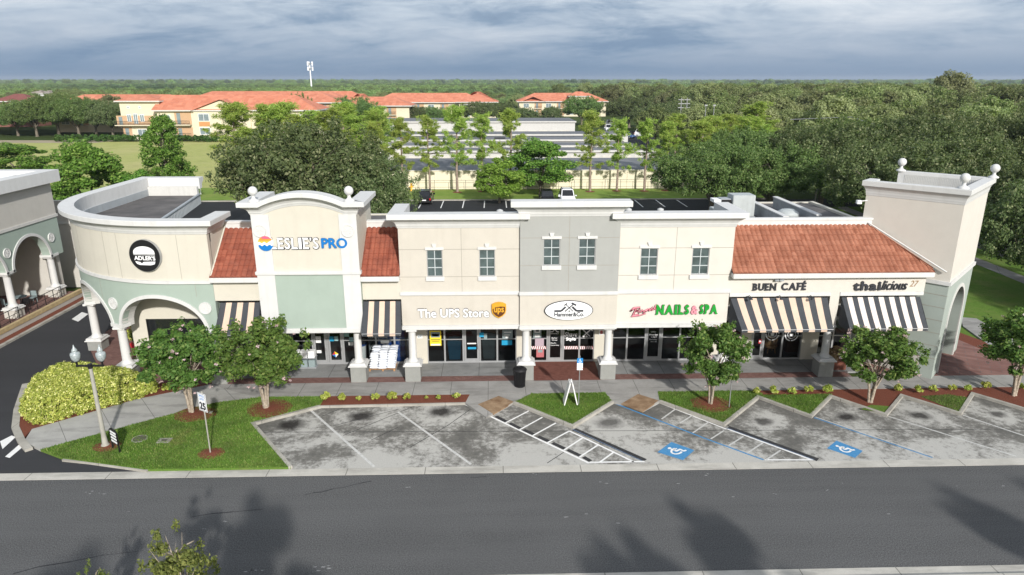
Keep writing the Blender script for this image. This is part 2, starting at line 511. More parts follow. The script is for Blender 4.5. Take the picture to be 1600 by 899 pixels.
# bays worn clean where tyres and wash reach, grimy at the head of the bay
sy = N(nt, 'ShaderNodeSeparateXYZ')
nt.links.new(ge.outputs['Position'], sy.inputs[0])
head = rng_(nt, sy.outputs[1], 26.6, 32.8, 0.07, -0.06)
blot2 = mth(nt, 'ADD', mth(nt, 'ADD', blot, head), mth(nt, 'MULTIPLY', halo, 0.075))
base = mixc(nt, rng_(nt, blot2, 0.482, 0.57), (0.165, 0.160, 0.146), (0.46, 0.452, 0.425))
base = mixc(nt, rng_(nt, blot2, 0.41, 0.475, 0.75, 0), base, (0.10, 0.098, 0.092))
base = mixc(nt, rng_(nt, nC.outputs[0], 0.4, 0.75, 0, 0.35), base, (0.10, 0.097, 0.09))
tex = mth(nt, 'MULTIPLY', acc, rng_(nt, nB.outputs[0], 0.22, 0.46, 0.35, 1.0), True)
base = mixc(nt, mth(nt, 'MULTIPLY', tex, 0.93), base, (0.018, 0.016, 0.015))
nt.links.new(base, b.inputs['Base Color'])
b.inputs['Roughness'].default_value = 0.9
b.inputs['Specular IOR Level'].default_value = 0.15
parkm = m

# barrel roof tile colour: per-tile variation by cells, the shape is modelled
def tilemat(name, cs, dark_, sx=0.28, sy=0.36):
    m, nt, b = nodes_of(name)
    ge = N(nt, 'ShaderNodeNewGeometry')
    mp = N(nt, 'ShaderNodeMapping')
    mp.inputs['Scale'].default_value = (1 / sx, 1 / sy, 0)
    nt.links.new(ge.outputs['Position'], mp.inputs[0])
    fl = N(nt, 'ShaderNodeVectorMath', operation='FLOOR')
    nt.links.new(mp.outputs[0], fl.inputs[0])
    wnz = N(nt, 'ShaderNodeTexWhiteNoise', noise_dimensions='3D')
    nt.links.new(fl.outputs[0], wnz.inputs[0])
    rp = N(nt, 'ShaderNodeValToRGB')
    rp.color_ramp.elements[0].color = (*cs[0], 1)
    rp.color_ramp.elements[1].color = (*cs[1], 1)
    nt.links.new(wnz.outputs['Value'], rp.inputs[0])
    n1 = noise_(nt, 1.2, 7, 0.65)
    c = mixc(nt, rng_(nt, n1.outputs[0], 0.45, 0.75, 0, 0.6), rp.outputs[0], dark_)
    nt.links.new(c, b.inputs['Base Color'])
    b.inputs['Roughness'].default_value = 0.85
    return m
tilem = tilemat('clay_roof_tile', ((0.27, 0.095, 0.052), (0.40, 0.165, 0.10)), (0.19, 0.07, 0.04))
tiled = tilemat('red_brown_roof_tile', ((0.23, 0.058, 0.032), (0.33, 0.10, 0.058)), (0.12, 0.04, 0.03))
aptroof = tilemat('apartment_roof_tile', ((0.50, 0.165, 0.09), (0.62, 0.24, 0.145)), (0.36, 0.13, 0.085), 1.2, 1.2)

# shop glass: dark tinted pane, see-through and reflecting
def glassmat(name, tint, refl=0.10):
    m = bpy.data.materials.new(name)
    m.use_nodes = True
    nt = m.node_tree
    nt.nodes.clear()
    o = N(nt, 'ShaderNodeOutputMaterial')
    tr = N(nt, 'ShaderNodeBsdfTransparent')
    tr.inputs[0].default_value = (*tint, 1)
    gl = N(nt, 'ShaderNodeBsdfGlossy')
    gl.inputs['Roughness'].default_value = 0.03
    gl.inputs['Color'].default_value = (0.9, 0.95, 1, 1)
    fr = N(nt, 'ShaderNodeFresnel')
    fr.inputs[0].default_value = 1.5
    mx = N(nt, 'ShaderNodeMixShader')
    nt.links.new(mth(nt, 'ADD', fr.outputs[0], refl - 0.04, True), mx.inputs[0])
    nt.links.new(tr.outputs[0], mx.inputs[1])
    nt.links.new(gl.outputs[0], mx.inputs[2])
    nt.links.new(mx.outputs[0], o.inputs[0])
    return m
glass = glassmat('tinted_shop_glass', (0.22, 0.25, 0.26), 0.05)
glassc = glassmat('clear_shop_glass', (0.62, 0.66, 0.66), 0.06)
lampglass = mat('frosted_lantern_glass', (0.33, 0.37, 0.38), 0.25, 0.35, 14, spec=0.6)
uppane = mat('blind_window_pane', (0.080, 0.105, 0.11), 0.12, 0.35, 1.6, spec=0.8)
aptpane = mat('apartment_window_pane', (0.20, 0.25, 0.27), 0.2, 0.2, 0.7, spec=0.7)

# leaves
def leafmat(name, c1, c2, c3=None, trans=0.25, objvar=0.35, zone=None):
    m = bpy.data.materials.new(name)
    m.use_nodes = True
    nt = m.node_tree
    b = nt.nodes['Principled BSDF']
    o = nt.nodes['Material Output']
    ge = N(nt, 'ShaderNodeNewGeometry')
    oi = N(nt, 'ShaderNodeObjectInfo')
    c = mixc(nt, ge.outputs['Random Per Island'], c1, c2)
    if c3:
        k = mth(nt, 'GREATER_THAN', ge.outputs['Random Per Island'], 0.86)
        c = mixc(nt, k, c, c3)
    if zone:
        nz = noise_(nt, zone[1], 3, 0.55, oi.outputs['Location'])
        c = mixc(nt, rng_(nt, nz.outputs[0], 0.46, 0.62), c, zone[0])
    if objvar:
        hs = N(nt, 'ShaderNodeHueSaturation')
        nt.links.new(rng_(nt, oi.outputs['Random'], 0, 1, 0.485, 0.512), hs.inputs['Hue'])
        nt.links.new(rng_(nt, oi.outputs['Random'], 0, 1, 1 - objvar, 1 + objvar), hs.inputs['Value'])
        nt.links.new(c, hs.inputs['Color'])
        c = hs.outputs[0]
    if name == 'grass_blade':
        pn_ = noise_(nt, 0.9, 6, 0.65)
        c = mixc(nt, rng_(nt, pn_.outputs[0], 0.45, 0.68, 0, 0.75), c, (0.05, 0.085, 0.02))
        pm_ = noise_(nt, 0.35, 4, 0.6)
        c = mixc(nt, rng_(nt, pm_.outputs[0], 0.58, 0.72, 0, 0.7), c, (0.20, 0.17, 0.07))
    nt.links.new(c, b.inputs['Base Color'])
    b.inputs['Roughness'].default_value = 0.6
    b.inputs['Specular IOR Level'].default_value = 0.25
    tr = N(nt, 'ShaderNodeBsdfTranslucent')
    br = N(nt, 'ShaderNodeMix', data_type='RGBA', blend_type='MULTIPLY')
    br.inputs[0].default_value = 1.0
    nt.links.new(c, br.inputs[6])
    br.inputs[7].default_value = (1.5, 1.7, 0.7, 1)
    nt.links.new(br.outputs[2], tr.inputs[0])
    mx = N(nt, 'ShaderNodeMixShader')
    mx.inputs[0].default_value = trans
    nt.links.new(b.outputs[0], mx.inputs[1])
    nt.links.new(tr.outputs[0], mx.inputs[2])
    nt.links.new(mx.outputs[0], o.inputs[0])
    MATS[name] = m
    return m
lf_myrtle = leafmat('crape_myrtle_leaf', (0.055, 0.12, 0.022), (0.12, 0.21, 0.042), (0.19, 0.26, 0.07), objvar=0.05)
lf_flower = leafmat('pale_pink_blossom', (0.50, 0.34, 0.38), (0.68, 0.55, 0.58), objvar=0)
lf_oak = leafmat('live_oak_leaf', (0.065, 0.10, 0.034), (0.15, 0.185, 0.075), (0.23, 0.25, 0.13), objvar=0.2)
lf_oakg = leafmat('green_oak_leaf', (0.08, 0.145, 0.038), (0.16, 0.235, 0.07), (0.22, 0.28, 0.11), objvar=0.18)
lf_bright = leafmat('maple_leaf', (0.075, 0.17, 0.022), (0.16, 0.30, 0.048), (0.24, 0.37, 0.08), objvar=0.15)
lf_light = leafmat('light_green_leaf', (0.11, 0.22, 0.025), (0.21, 0.36, 0.05), (0.30, 0.44, 0.09), objvar=0.05)
lf_pine = leafmat('pine_needle', (0.20, 0.30, 0.05), (0.36, 0.46, 0.10), (0.45, 0.50, 0.15), trans=0.3, objvar=0.12)
lf_hedge = leafmat('variegated_hedge_leaf', (0.19, 0.26, 0.035), (0.60, 0.60, 0.15), (0.80, 0.78, 0.34), trans=0.2, objvar=0)
lf_shrub = leafmat('yellow_green_shrub_leaf', (0.20, 0.28, 0.04), (0.45, 0.48, 0.10), (0.62, 0.60, 0.24), trans=0.2, objvar=0.1)
lf_near = leafmat('olive_green_leaf', (0.09, 0.12, 0.03), (0.18, 0.21, 0.055), (0.26, 0.28, 0.09), objvar=0.05)
lf_wood = leafmat('woodland_leaf', (0.11, 0.155, 0.050), (0.20, 0.245, 0.085), (0.27, 0.29, 0.14), objvar=0.42, zone=((0.25, 0.27, 0.13), 0.045))
lf_far = leafmat('far_pinewood_leaf', (0.17, 0.255, 0.085), (0.25, 0.33, 0.12), objvar=0.33, zone=((0.085, 0.135, 0.065), 0.003))  # distance haze put into the colour: greens less saturated
lf_grass = leafmat('grass_blade', (0.095, 0.19, 0.027), (0.18, 0.30, 0.052), (0.28, 0.31, 0.10), objvar=0)
lf_ivy = leafmat('dark_hedge_leaf', (0.035, 0.08, 0.016), (0.08, 0.15, 0.03), objvar=0.1)
lf_bare = leafmat('dry_tuft', (0.30, 0.20, 0.12), (0.42, 0.30, 0.20), objvar=0.1)

# ------------------------------------------------------------------ mesh helpers
class MB:
    def __init__(s):
        s.v = []; s.f = []; s.m = []; s.mats = []; s.sm = []
    def mi(s, m):
        if m not in s.mats:
            s.mats.append(m)
        return s.mats.index(m)
    def add(s, vs, fs, m, smooth=False):
        k = len(s.v)
        s.v += [tuple(p) for p in vs]
        i = s.mi(m)
        for f in fs:
            s.f.append(tuple(k + a for a in f)); s.m.append(i); s.sm.append(smooth)
        return s
    def box(s, x0, x1, y0, y1, z0, z1, m):
        if x0 > x1: x0, x1 = x1, x0
        if y0 > y1: y0, y1 = y1, y0
        if z0 > z1: z0, z1 = z1, z0
        vs = [(x0, y0, z0), (x1, y0, z0), (x1, y1, z0), (x0, y1, z0), (x0, y0, z1), (x1, y0, z1), (x1, y1, z1), (x0, y1, z1)]
        return s.add(vs, [(0, 3, 2, 1), (4, 5, 6, 7), (0, 1, 5, 4), (1, 2, 6, 5), (2, 3, 7, 6), (3, 0, 4, 7)], m)
    def bevbox(s, x0, x1, y0, y1, z0, z1, m, r=0.03):
        bm = bmesh.new()
        bmesh.ops.create_cube(bm, size=1)
        for q in bm.verts:
            q.co = Vector(((x0 + x1) / 2 + q.co.x * (x1 - x0), (y0 + y1) / 2 + q.co.y * (y1 - y0), (z0 + z1) / 2 + q.co.z * (z1 - z0)))
        bmesh.ops.bevel(bm, geom=bm.edges[:], offset=r, segments=2, affect='EDGES')
        bm.verts.index_update()
        s.add([q.co[:] for q in bm.verts], [[w.index for w in f.verts] for f in bm.faces], m)
        bm.free()
        return s
    def obox(s, p, q, w, z0, z1, m):          # box along segment p-q with half-width w
        p = Vector(p[:2]); q = Vector(q[:2])
        d = (q - p).normalized(); n = Vector((-d.y, d.x)) * w
        c = [p + n, p - n, q - n, q + n]
        vs = [(a.x, a.y, z0) for a in c] + [(a.x, a.y, z1) for a in c]
        return s.add(vs, [(3, 2, 1, 0), (4, 5, 6, 7), (0, 1, 5, 4), (1, 2, 6, 5), (2, 3, 7, 6), (3, 0, 4, 7)], m)
    def prism(s, poly, z0, z1, m, top=None, bottom=True):  # ground polygon raised
        a = sum(poly[i][0] * poly[(i + 1) % len(poly)][1] - poly[(i + 1) % len(poly)][0] * poly[i][1] for i in range(len(poly)))
        if a < 0:
            poly = poly[::-1]
        n = len(poly)
        vs = [(x, y, z0) for x, y in poly] + [(x, y, z1) for x, y in poly]
        s.add(vs, [(i, (i + 1) % n, n + (i + 1) % n, n + i) for i in range(n)], m)
        s.add([(x, y, z1) for x, y in poly], [tuple(range(n))], top or m)
        if bottom:
            s.add([(x, y, z0) for x, y in poly], [tuple(range(n - 1, -1, -1))], m)
        return s
    def extr(s, poly, y0, y1, m, face=None):   # polygon in xz, extruded from y0 (front) to y1
        a = sum(poly[i][0] * poly[(i + 1) % len(poly)][1] - poly[(i + 1) % len(poly)][0] * poly[i][1] for i in range(len(poly)))
        if a < 0:
            poly = poly[::-1]
        n = len(poly)
        vs = [(x, y0, z) for x, z in poly] + [(x, y1, z) for x, z in poly]
        s.add(vs, [(i, i + n, (i + 1) % n + n, (i + 1) % n) for i in range(n)], m)
        s.add([(x, y0, z) for x, z in poly], [tuple(range(n))], face or m)
        s.add([(x, y1, z) for x, z in poly], [tuple(range(n - 1, -1, -1))], m)
        return s
    def lathe(s, prof, cx, cy, m, n=20, z0=0.0, square=False):
        if square:
            n = 4
        vs = []
        for r, z in prof:
            for i in range(n):
                a = 2 * PI * i / n + (PI / 4 if square else 0)
                rr = r * (math.sqrt(2) if square else 1)
                vs.append((cx + rr * math.cos(a), cy + rr * math.sin(a), z0 + z))
        fs = []
        for k in range(len(prof) - 1):
            for i in range(n):
                j = (i + 1) % n
                fs.append((k * n + i, k * n + j, (k + 1) * n + j, (k + 1) * n + i))
        s.add(vs, fs, m, smooth=not square)
        s.add([vs[i] for i in range(n)], [tuple(range(n - 1, -1, -1))], m)
        s.add([vs[(len(prof) - 1) * n + i] for i in range(n)], [tuple(range(n))], m)
        return s
    def tube(s, pts, rads, m, n=8, cap=True):
        pts = [Vector(p) for p in pts]
        if isinstance(rads, (int, float)):
            rads = [rads] * len(pts)
        vs = []
        for k, p in enumerate(pts):
            d = (pts[min(k + 1, len(pts) - 1)] - pts[max(k - 1, 0)])
            if d.length < 1e-6: d = Vector((0, 0, 1))
            d.normalize()
            u = d.cross(Vector((0.13, 0.27, 0.95)))
            if u.length < 0.1:
                u = d.cross(Vector((1, 0.1, 0)))
            u.normalize(); w = d.cross(u)
            for i in range(n):
                a = 2 * PI * i / n
                vs.append(p + (u * math.cos(a) + w * math.sin(a)) * rads[k])
        fs = [(k * n + i, k * n + (i + 1) % n, (k + 1) * n + (i + 1) % n, (k + 1) * n + i) for k in range(len(pts) - 1) for i in range(n)]
        s.add(vs, fs, m, smooth=True)
        if cap:
            s.add(vs[:n], [tuple(range(n - 1, -1, -1))], m)
            s.add(vs[-n:], [tuple(range(n))], m)
        return s
    def sphere(s, c, r, m, n=14, k=10, sz=1.0):
        prof = [(max(1e-3, r * math.sin(PI * i / k)), c[2] - r * sz * math.cos(PI * i / k)) for i in range(k + 1)]
        return s.lathe(prof, c[0], c[1], m, n)
    def xf(s, M_):
        s.v = [tuple(M_ @ Vector(p)) for p in s.v]
        return s
    def mesh(s, name):
        me = bpy.data.meshes.new(name)
        me.from_pydata(s.v, [], s.f)
        for mm in s.mats:
            me.materials.append(mm)
        me.polygons.foreach_set('material_index', s.m)
        me.polygons.foreach_set('use_smooth', s.sm)
        me.update()
        return me
    def build(s, name, parent=None, loc=(0, 0, 0)):
        o = bpy.data.objects.new(name, s.mesh(name))
        COL.objects.link(o)
        o.location = loc
        if parent:
            o.parent = parent
        return o
def tag(o, label=None, cat=None, group=None, kind=None):
    if label: o['label'] = label
    if cat: o['category'] = cat
    if group: o['group'] = group
    if kind: o['kind'] = kind
    return o
def thing(name, label, cat, loc=(0, 0, 0), rz=0.0, group=None, sc=1.0):
    o = bpy.data.objects.new(name, None)
    COL.objects.link(o)
    o.empty_display_size = 0.3
    o.location = loc
    o.rotation_euler = (0, 0, rz)
    o.scale = (sc, sc, sc) if isinstance(sc, (int, float)) else sc
    return tag(o, label, cat, group)
def copy_tree(o, parent=None):
    c = o.copy()
    COL.objects.link(c)
    if parent: c.parent = parent
    for ch in [q for q in o.children]:
        copy_tree(ch, c)
    return c
def struct(mb, name, parent=None):
    o = mb.build(name, parent)
    o['kind'] = 'structure'
    return o
def part(parent, name, mb, label=None):
    o = mb.build(name, parent)
    if label: o['label'] = label
    return o
def sheet(name, poly, z, m, skirt=0.0):
    mb = MB()
    if skirt:
        mb.prism(poly, z - skirt, z, m, bottom=False)
    else:
        a = sum(poly[i][0] * poly[(i + 1) % len(poly)][1] - poly[(i + 1) % len(poly)][0] * poly[i][1] for i in range(len(poly)))
        if a < 0: poly = poly[::-1]
        mb.add([(x, y, z) for x, y in poly], [tuple(range(len(poly)))], m)
    return struct(mb, name)
def text_mesh(txt, size, ext=0.03, offset=0.0, shear=0.0, spacing=1.0, align='LEFT'):
    cu = bpy.data.curves.new('t', 'FONT')
    cu.body = txt
    cu.size = size
    cu.extrude = ext
    cu.offset = offset
    cu.shear = shear
    cu.space_character = spacing
    cu.align_x = align
    cu.resolution_u = 3
    o = bpy.data.objects.new('t', cu)
    COL.objects.link(o)
    dg = bpy.context.evaluated_depsgraph_get()
    me = bpy.data.meshes.new_from_object(o.evaluated_get(dg))
    bpy.data.objects.remove(o)
    bpy.data.curves.remove(cu)
    return me
def text(parent, name, txt, x0, x1, zb, zt, y, face, ret=None, ext=0.03, offset=0.004, shear=0.0, label=None, grow=0.03, spacing=1.0):
    """lettering fitted to the rectangle x0..x1, zb..zt on the plane y"""
    me = text_mesh(txt, 1.0, 0.5, 0.0, shear, spacing)
    nv = len(me.vertices)
    vs = np.zeros(nv * 3); me.vertices.foreach_get('co', vs); vs = vs.reshape(-1, 3)
    lo, hi = vs.min(0), vs.max(0)
    fs = [tuple(p.vertices) for p in me.polygons]
    bpy.data.meshes.remove(me)
    d = min(offset * (zt - zb) * 1.3, (x1 - x0) * .28)
    allv = []; allf = []
    for k, (dx, dz) in enumerate([(-1, 0), (1, 0), (0, -1), (0, 1), (0, 0)] if d > 0.004 else [(0, 0)]):
        w = np.zeros_like(vs)
        w[:, 0] = x0 + d + (vs[:, 0] - lo[0]) / (hi[0] - lo[0]) * (x1 - x0 - 2 * d) + dx * d
        w[:, 2] = zb + d + (vs[:, 1] - lo[1]) / (hi[1] - lo[1]) * (zt - zb - 2 * d) + dz * d
        w[:, 1] = y - (vs[:, 2] - .5) * 2 * ext * .5 - ext - k * .0012
        allv += w.tolist(); allf += [tuple(a + k * nv for a in f) for f in fs]
    me = bpy.data.meshes.new(name)
    me.from_pydata(allv, [], allf)
    me.materials.append(face)
    if ret:
        me.materials.append(ret)
        me.update()
        for p in me.polygons:
            if p.normal.y > -0.5:
                p.material_index = 1
    me.update()
    o = bpy.data.objects.new(name, me)
    COL.objects.link(o)
    o.parent = parent
    if label: o['label'] = label
    return o
# ================================================================== SETTING
def G_(*pts, z=0.0):
    return [g(x, y, z) for x, y in pts]
sheet('ground', [(-9000, -3000), (9000, -3000), (9000, 12000), (-9000, 12000)], -0.06, groundm)
# front road and its far and near gutters
sheet('road', [(-140, 19.72), (64, 19.72), (64, 26.14), (-140, 26.14)], 0.0, asph)
mb = MB().prism([(-140, 26.14), (64, 26.14), (64, 26.68), (-140, 26.68)], -0.05, 0.012, gutterm, bottom=False)
struct(mb, 'kerb')
mb = MB().prism([(-140, 19.17), (64, 19.17), (64, 19.72), (-140, 19.72)], -0.05, 0.012, gutterm, bottom=False)
mb.prism([(-140, 19.0), (64, 19.0), (64, 19.17), (-140, 19.17)], -0.05, 0.13, gutterm, bottom=False)
struct(mb, 'kerb')
sheet('verge', [(-140, 4), (64, 4), (64, 19.0), (-140, 19.0)], 0.10, lawn, skirt=0.15)
sheet('road', [(-140, -9), (64, -9), (64, 3.9), (-140, 3.9)], 0.0, asph)
# white scuffs on the road
mb = MB()
rr = random.Random(3)
for px, py, w in [(150, 772, .5), (640, 762, .16), (505, 888, .34), (835, 741, .1), (938, 753, .1), (946, 756, .08), (1100, 742, .2), (1143, 776, .12), (1313, 756, .15), (1570, 760, .12), (881, 808, .12), (968, 817, .1), (913, 803, .1), (350, 815, .1), (200, 800, .08), (1390, 803, .08), (1495, 760, .12), (1060, 756, .09), (398, 890, .3), (240, 838, .1), (320, 826, .1), (1210, 772, .08), (1293, 766, .08)]:
    X, Y = g(px, py)
    for k in range(5 if w > .2 else 2):
        a = X + rr.uniform(-w, w); c = Y + rr.uniform(-w, w) * .4; q = rr.uniform(.012, .035) * (1 + w)
        mb.add([(a - q * 1.8, c - q * .5, .004), (a + q, c - q * .8, .004), (a + q * 2, c + q * .4, .004), (a - q, c + q * .7, .004)], [(0, 1, 2, 3)], scuff)
struct(mb, 'road_scuffs')
# side road on the right with an orange marking
sheet('side_road', [(46, 26.7), (58, 26.7), (62.5, 130), (51.5, 130), (50, 70)], -0.02, asph)
sheet('side_road', [(64, 20), (120, 12), (120, 20), (64, 26.1)], -0.01, asph)
mb = MB()
for px, py in ((1546, 361), (1538, 353)):
    X, Y = g(px, py)
    mb.add([(X - .9, Y - 1.4, -.012), (X + .9, Y - 1.4, -.012), (X + .9, Y + 1.4, -.012), (X - .9, Y + 1.4, -.012)], [(0, 1, 2, 3)], orangepaint)
mb.add([(54.7, 40, -.012), (54.9, 40, -.012), (57.2, 120, -.012), (57.0, 120, -.012)], [(0, 1, 2, 3)], orangepaint)
struct(mb, 'road_marking')
sheet('side_pavement', [(43.4, 27), (44.9, 27), (47.6, 90), (46.0, 90)], 0.05, walkp, skirt=0.12)
sheet('side_lawn', [(28.0, 33), (43.4, 27), (46.0, 90), (31, 90)], 0.03, lawn, skirt=0.1)
sheet('verge', [(44.9, 27), (47, 27), (50.6, 90), (47.6, 90)], 0.03, lawn, skirt=0.1)

# driveway between the two buildings, its arrow and crossing bars
sheet('driveway', [(-31.9, 26.68), (-12, 26.68), (-12, 34), (-24, 60), (-24, 96), (-31.7, 96)], 0.002, asphd)
mb = MB()
for q in ([(0, 690), (18, 681), (25, 683), (4, 702)], [(8, 714), (15, 716), (45, 691), (37, 689)]):
    P = G_(*q)
    mb.add([(x, y, .007) for x, y in P], [(0, 1, 2, 3)], whitepaint2)
P = G_((112, 499), (122, 503), (138, 491), (128, 488))
mb.add([(x, y, .007) for x, y in P], [(0, 1, 2, 3)], whitepaint2)
struct(mb, 'road_marking')

# parking apron
zig = G_((395, 662), (500, 635), (727, 630), z=.1) + G_((803, 629), (895, 666), (957, 628), (1031, 627), (1131, 663), (1185, 620), (1267, 650), (1298, 619), (1384, 648), (1409, 618), (1500, 646), (1520, 615), z=.1)
TZ = (2.55, 0)
x0_, y0_ = zig[-1]
sx_, sy_ = 3.98, 0.0
ext = []
bx, by = zig[-2]
for k in range(1, 5):
    ext.append((bx + 3.95 * k, by + .02 * k))
    ext.append((x0_ + 3.95 * k, y0_ + .02 * k))
ramp_tip = G_((760, 655))[0]
ramp2 = G_((1004, 642))[0]
kerbline = zig + ext
park_poly = [g(455, 732)] + zig[:3] + [(zig[3][0], zig[3][1])] + zig[4:] + ext + [(44, 31), (44, 26.68)]
park_poly[0] = (park_poly[0][0], 26.68)
sheet('parking_bays', [(p[0], p[1] + .0) for p in park_poly], 0.006, parkm)

# bark mulch, lawn, pavement
H = 0.12
# pavement along the shops
sheet('pavement', [(-12.6, 33.72), (-1.35, 33.72), (44, 33.90), (44, 35.40), (-15.9, 35.40), (-13.8, 34.2)], H, walk, skirt=.15)
diag = [(-12.6, 33.72), (-13.8, 34.2), (-15.9, 35.40), g(215, 624, .1), g(50, 671, .1), g(38, 690, .1), g(63, 703, .1), g(240, 655, .1), g(335, 630, .1)]
sheet('pavement', diag, H - .003, walk2, skirt=.15)
# ramp apron down to the bays
ap = [(-1.35, 33.72), zig[2], ramp_tip, zig[3], (2.0, 33.74)]
sheet('pavement', ap, H - .006, walk, skirt=.15)
ap = [(6.0, 33.78), zig[5], ramp2, zig[6], (8.9, 33.8)]
sheet('pavement', ap, H - .006, walk, skirt=.15)
mb = MB()
for q in ([(747, 632), (779, 619), (803, 628), (771, 647)], [(971, 631), (997, 616), (1029, 626), (1004, 643)]):
    P = G_(*q, z=.12)
    mb.prism(P, .05, .128, adapanel, bottom=False)
struct(mb, 'pavement_ramp')
# brick band and porch floor
sheet('brick_band', [(-15.9, 35.40), (20.5, 35.40), (20.5, 36.12), (-15.9, 36.12)], H + .004, brickp, skirt=.1)
sheet('porch_floor', [(-15.9, 36.12), (22.5, 36.12), (22.5, 38.3), (-15.9, 38.3)], H, porchc, skirt=.1)
sheet('brick_entry', [(2.25, 35.36), (6.05, 35.36), (6.05, 38.08), (2.25, 38.08)], H + .009, brickr)
# red-brown paving round the corner tower and under the arcade
sheet('brick_paving', [(24.0, 35.40), (32, 35.40), (30.9, 38.6), (30.2, 41.9), (21, 42), (21, 38.3), (22.5, 35.4)], H + .001, brickq, skirt=.1)
sheet('arcade_floor', [(-15.9, 35.40), (-17, 35.4), (-20.8, 36.2), (-23.6, 38.2), (-25.6, 41), (-26.2, 44), (-26.2, 52), (-21, 52), (-15.9, 38.3)], H + .002, brickp, skirt=.13)
# curved path on the right and its mulch bed
sheet('path', [g(1500, 498), g(1525, 500), g(1600, 548), (36, 36), (44, 35.4), (44, 33.9), g(1600, 600), g(1575, 565), g(1512, 520)][:2] + [g(1604, 545), (38, 36.4), (36, 34.2), g(1604, 585), g(1504, 512)], H - .004, walkp, skirt=.1)
sheet('mulch_bed', [(30.2, 41.9), (30.9, 38.6), (32, 35.42), (34.5, 35.42), (32.4, 39.0), (31.3, 42.5)], H - .008, mulch, skirt=.1)

# the big lawn at the left of the bays
lawnL = [(-12.6, 33.72), g(335, 630, .1), g(240, 655, .1), g(63, 703, .1), g(100, 717, .1), (-15.3, 26.68), (-9.0, 26.68), zig[0], zig[1], (-9.1, 33.72)]
sheet('lawn', lawnL, H - .01, lawn, skirt=.1)
sheet('mulch_bed', [(-9.1, 33.72), zig[1], zig[2], (-1.35, 33.72)], H - .004, mulch, skirt=.1)
sheet('lawn', [(2.0, 33.74), zig[3], zig[4], zig[5], (6.0, 33.78)], H - .01, lawn, skirt=.1)
sheet('lawn', [(8.9, 33.8), zig[6], zig[7], zig[8], (14.6, 33.45), (14.0, 33.8)], H - .01, lawn, skirt=.1)
sheet('lawn', [(14.1, 33.22), zig[8], zig[9], zig[10], (18.3, 33.22)], H - .008, lawn, skirt=.1)
sheet('mulch_bed', [(14.0, 33.82), (14.6, 33.3), (18.2, 33.22), zig[10], zig[11], zig[12], zig[13], zig[14]] + ext + [(44, 33.9)], H - .014, mulch, skirt=.1)
sheet('lawn', [(22.9, 32.8), zig[13], (25.3, 32.6), (24.6, 33.0)], H - .002, grassmat('sparse_lawn', (0.06, 0.09, 0.02), (0.11, 0.14, 0.04), (0.16, 0.12, 0.07)))
sheet('lawn', [(18.9, 31.4), (19.9, 31.0), (20.6, 31.7), (19.7, 31.9)], H - .002, lawn)
# kerbs: zigzag in front of the bays
def kerb_run(pts, w=.085, top=.15, m=kerbm, name='kerb'):
    mb = MB()
    P = [Vector(p) for p in pts]
    L = []; R_ = []
    for i, p in enumerate(P):
        d1 = (P[i] - P[i - 1]).normalized() if i else (P[1] - P[0]).normalized()
        d2 = (P[i + 1] - P[i]).normalized() if i < len(P) - 1 else d1
        n1_ = Vector((-d1.y, d1.x)); n2_ = Vector((-d2.y, d2.x))
        n_ = (n1_ + n2_)
        n_ = n_.normalized() if n_.length > 1e-4 else n1_
        k = w / max(0.35, n_.dot(n1_))
        L.append(p + n_ * k); R_.append(p - n_ * k)
    n = len(P)
    vs = []
    for i in range(n):
        vs += [(L[i].x, L[i].y, -.02), (L[i].x, L[i].y, top), (R_[i].x, R_[i].y, top), (R_[i].x, R_[i].y, -.02)]
    fs = []
    for i in range(n - 1):
        a, b_ = i * 4, i * 4 + 4
        for j in range(3):
            fs.append((a + j, b_ + j, b_ + j + 1, a + j + 1))
    fs += [(0, 1, 2, 3), tuple(range(n * 4 - 1, n * 4 - 5, -1))]
    mb.add(vs, fs, m)
    return struct(mb, name)
kerb_run([(-9.0, 26.70)] + zig[:2])
kerb_run([zig[1], zig[2]], .05, .128)
kerb_run([zig[3], zig[4], zig[5]])
kerb_run([zig[6]] + zig[7:] + ext)
# kerb nose round the hedge and the low kerb by the driveway
nose = G_((40, 600), (27, 640), (24, 668), (33, 688), (45, 702), z=.1)
kerb_run(nose, .16, .13)
kerb_run([g(100, 718, .05), g(140, 722, .05), g(232, 735, .05)], .12, .10)
sheet('mulch_bed', [g(50, 671, .1), g(215, 624, .1), (-15.9, 35.4), (-17, 35.39), (-20.8, 36.19), (-23.6, 38.2), (-25.2, 37.4), (-25.6, 34.6), nose[1], nose[2], nose[3]], H - .012, mulch, skirt=.1)

# painted lines in the bays
lines = MB(); lb = MB(); lk = MB()
def ln(mb, a, b_, w, m, z=.010):
    p, q = Vector(g(*a)), Vector(g(*b_))
    d = (q - p).normalized(); n = Vector((-d.y, d.x)) * w
    mb.add([(*(p + n), z), (*(p - n), z), (*(q - n), z), (*(q + n), z)], [(0, 1, 2, 3)], m)
for a, b_ in [((485, 641), (585, 730)), ((622, 644), (736, 726))]:
    ln(lines, a, b_, .06, whitepaint)
for a, b_, w in [((726, 632), (920, 724), .055), ((920, 723), (1007, 721.5), .05), ((890, 674), (990, 722), .05)]:
    ln(lines, a, b_, w, whitepaint2)
hz = [((275, 200), (405, 125)), ((360, 245), (515, 165)), ((445, 290), (590, 210)), ((530, 325), (675, 245)), ((620, 370), (760, 295)), ((725, 415), (840, 340)), ((820, 460), (935, 385)), ((950, 490), (1040, 425))]
for a, b_ in hz:
    ln(lines, (700 + a[0] / 4, 600 + a[1] / 4), (700 + b_[0] / 4, 600 + b_[1] / 4), .045, whitepaint2, .0115)
seg = [((115, 123), (272, 197)), ((290, 205), (358, 240)), ((377, 248), (443, 282)), ((465, 290), (535, 322)), ((555, 332), (622, 362)), ((645, 372), (722, 408)), ((740, 415), (818, 452)), ((838, 460), (885, 486))]
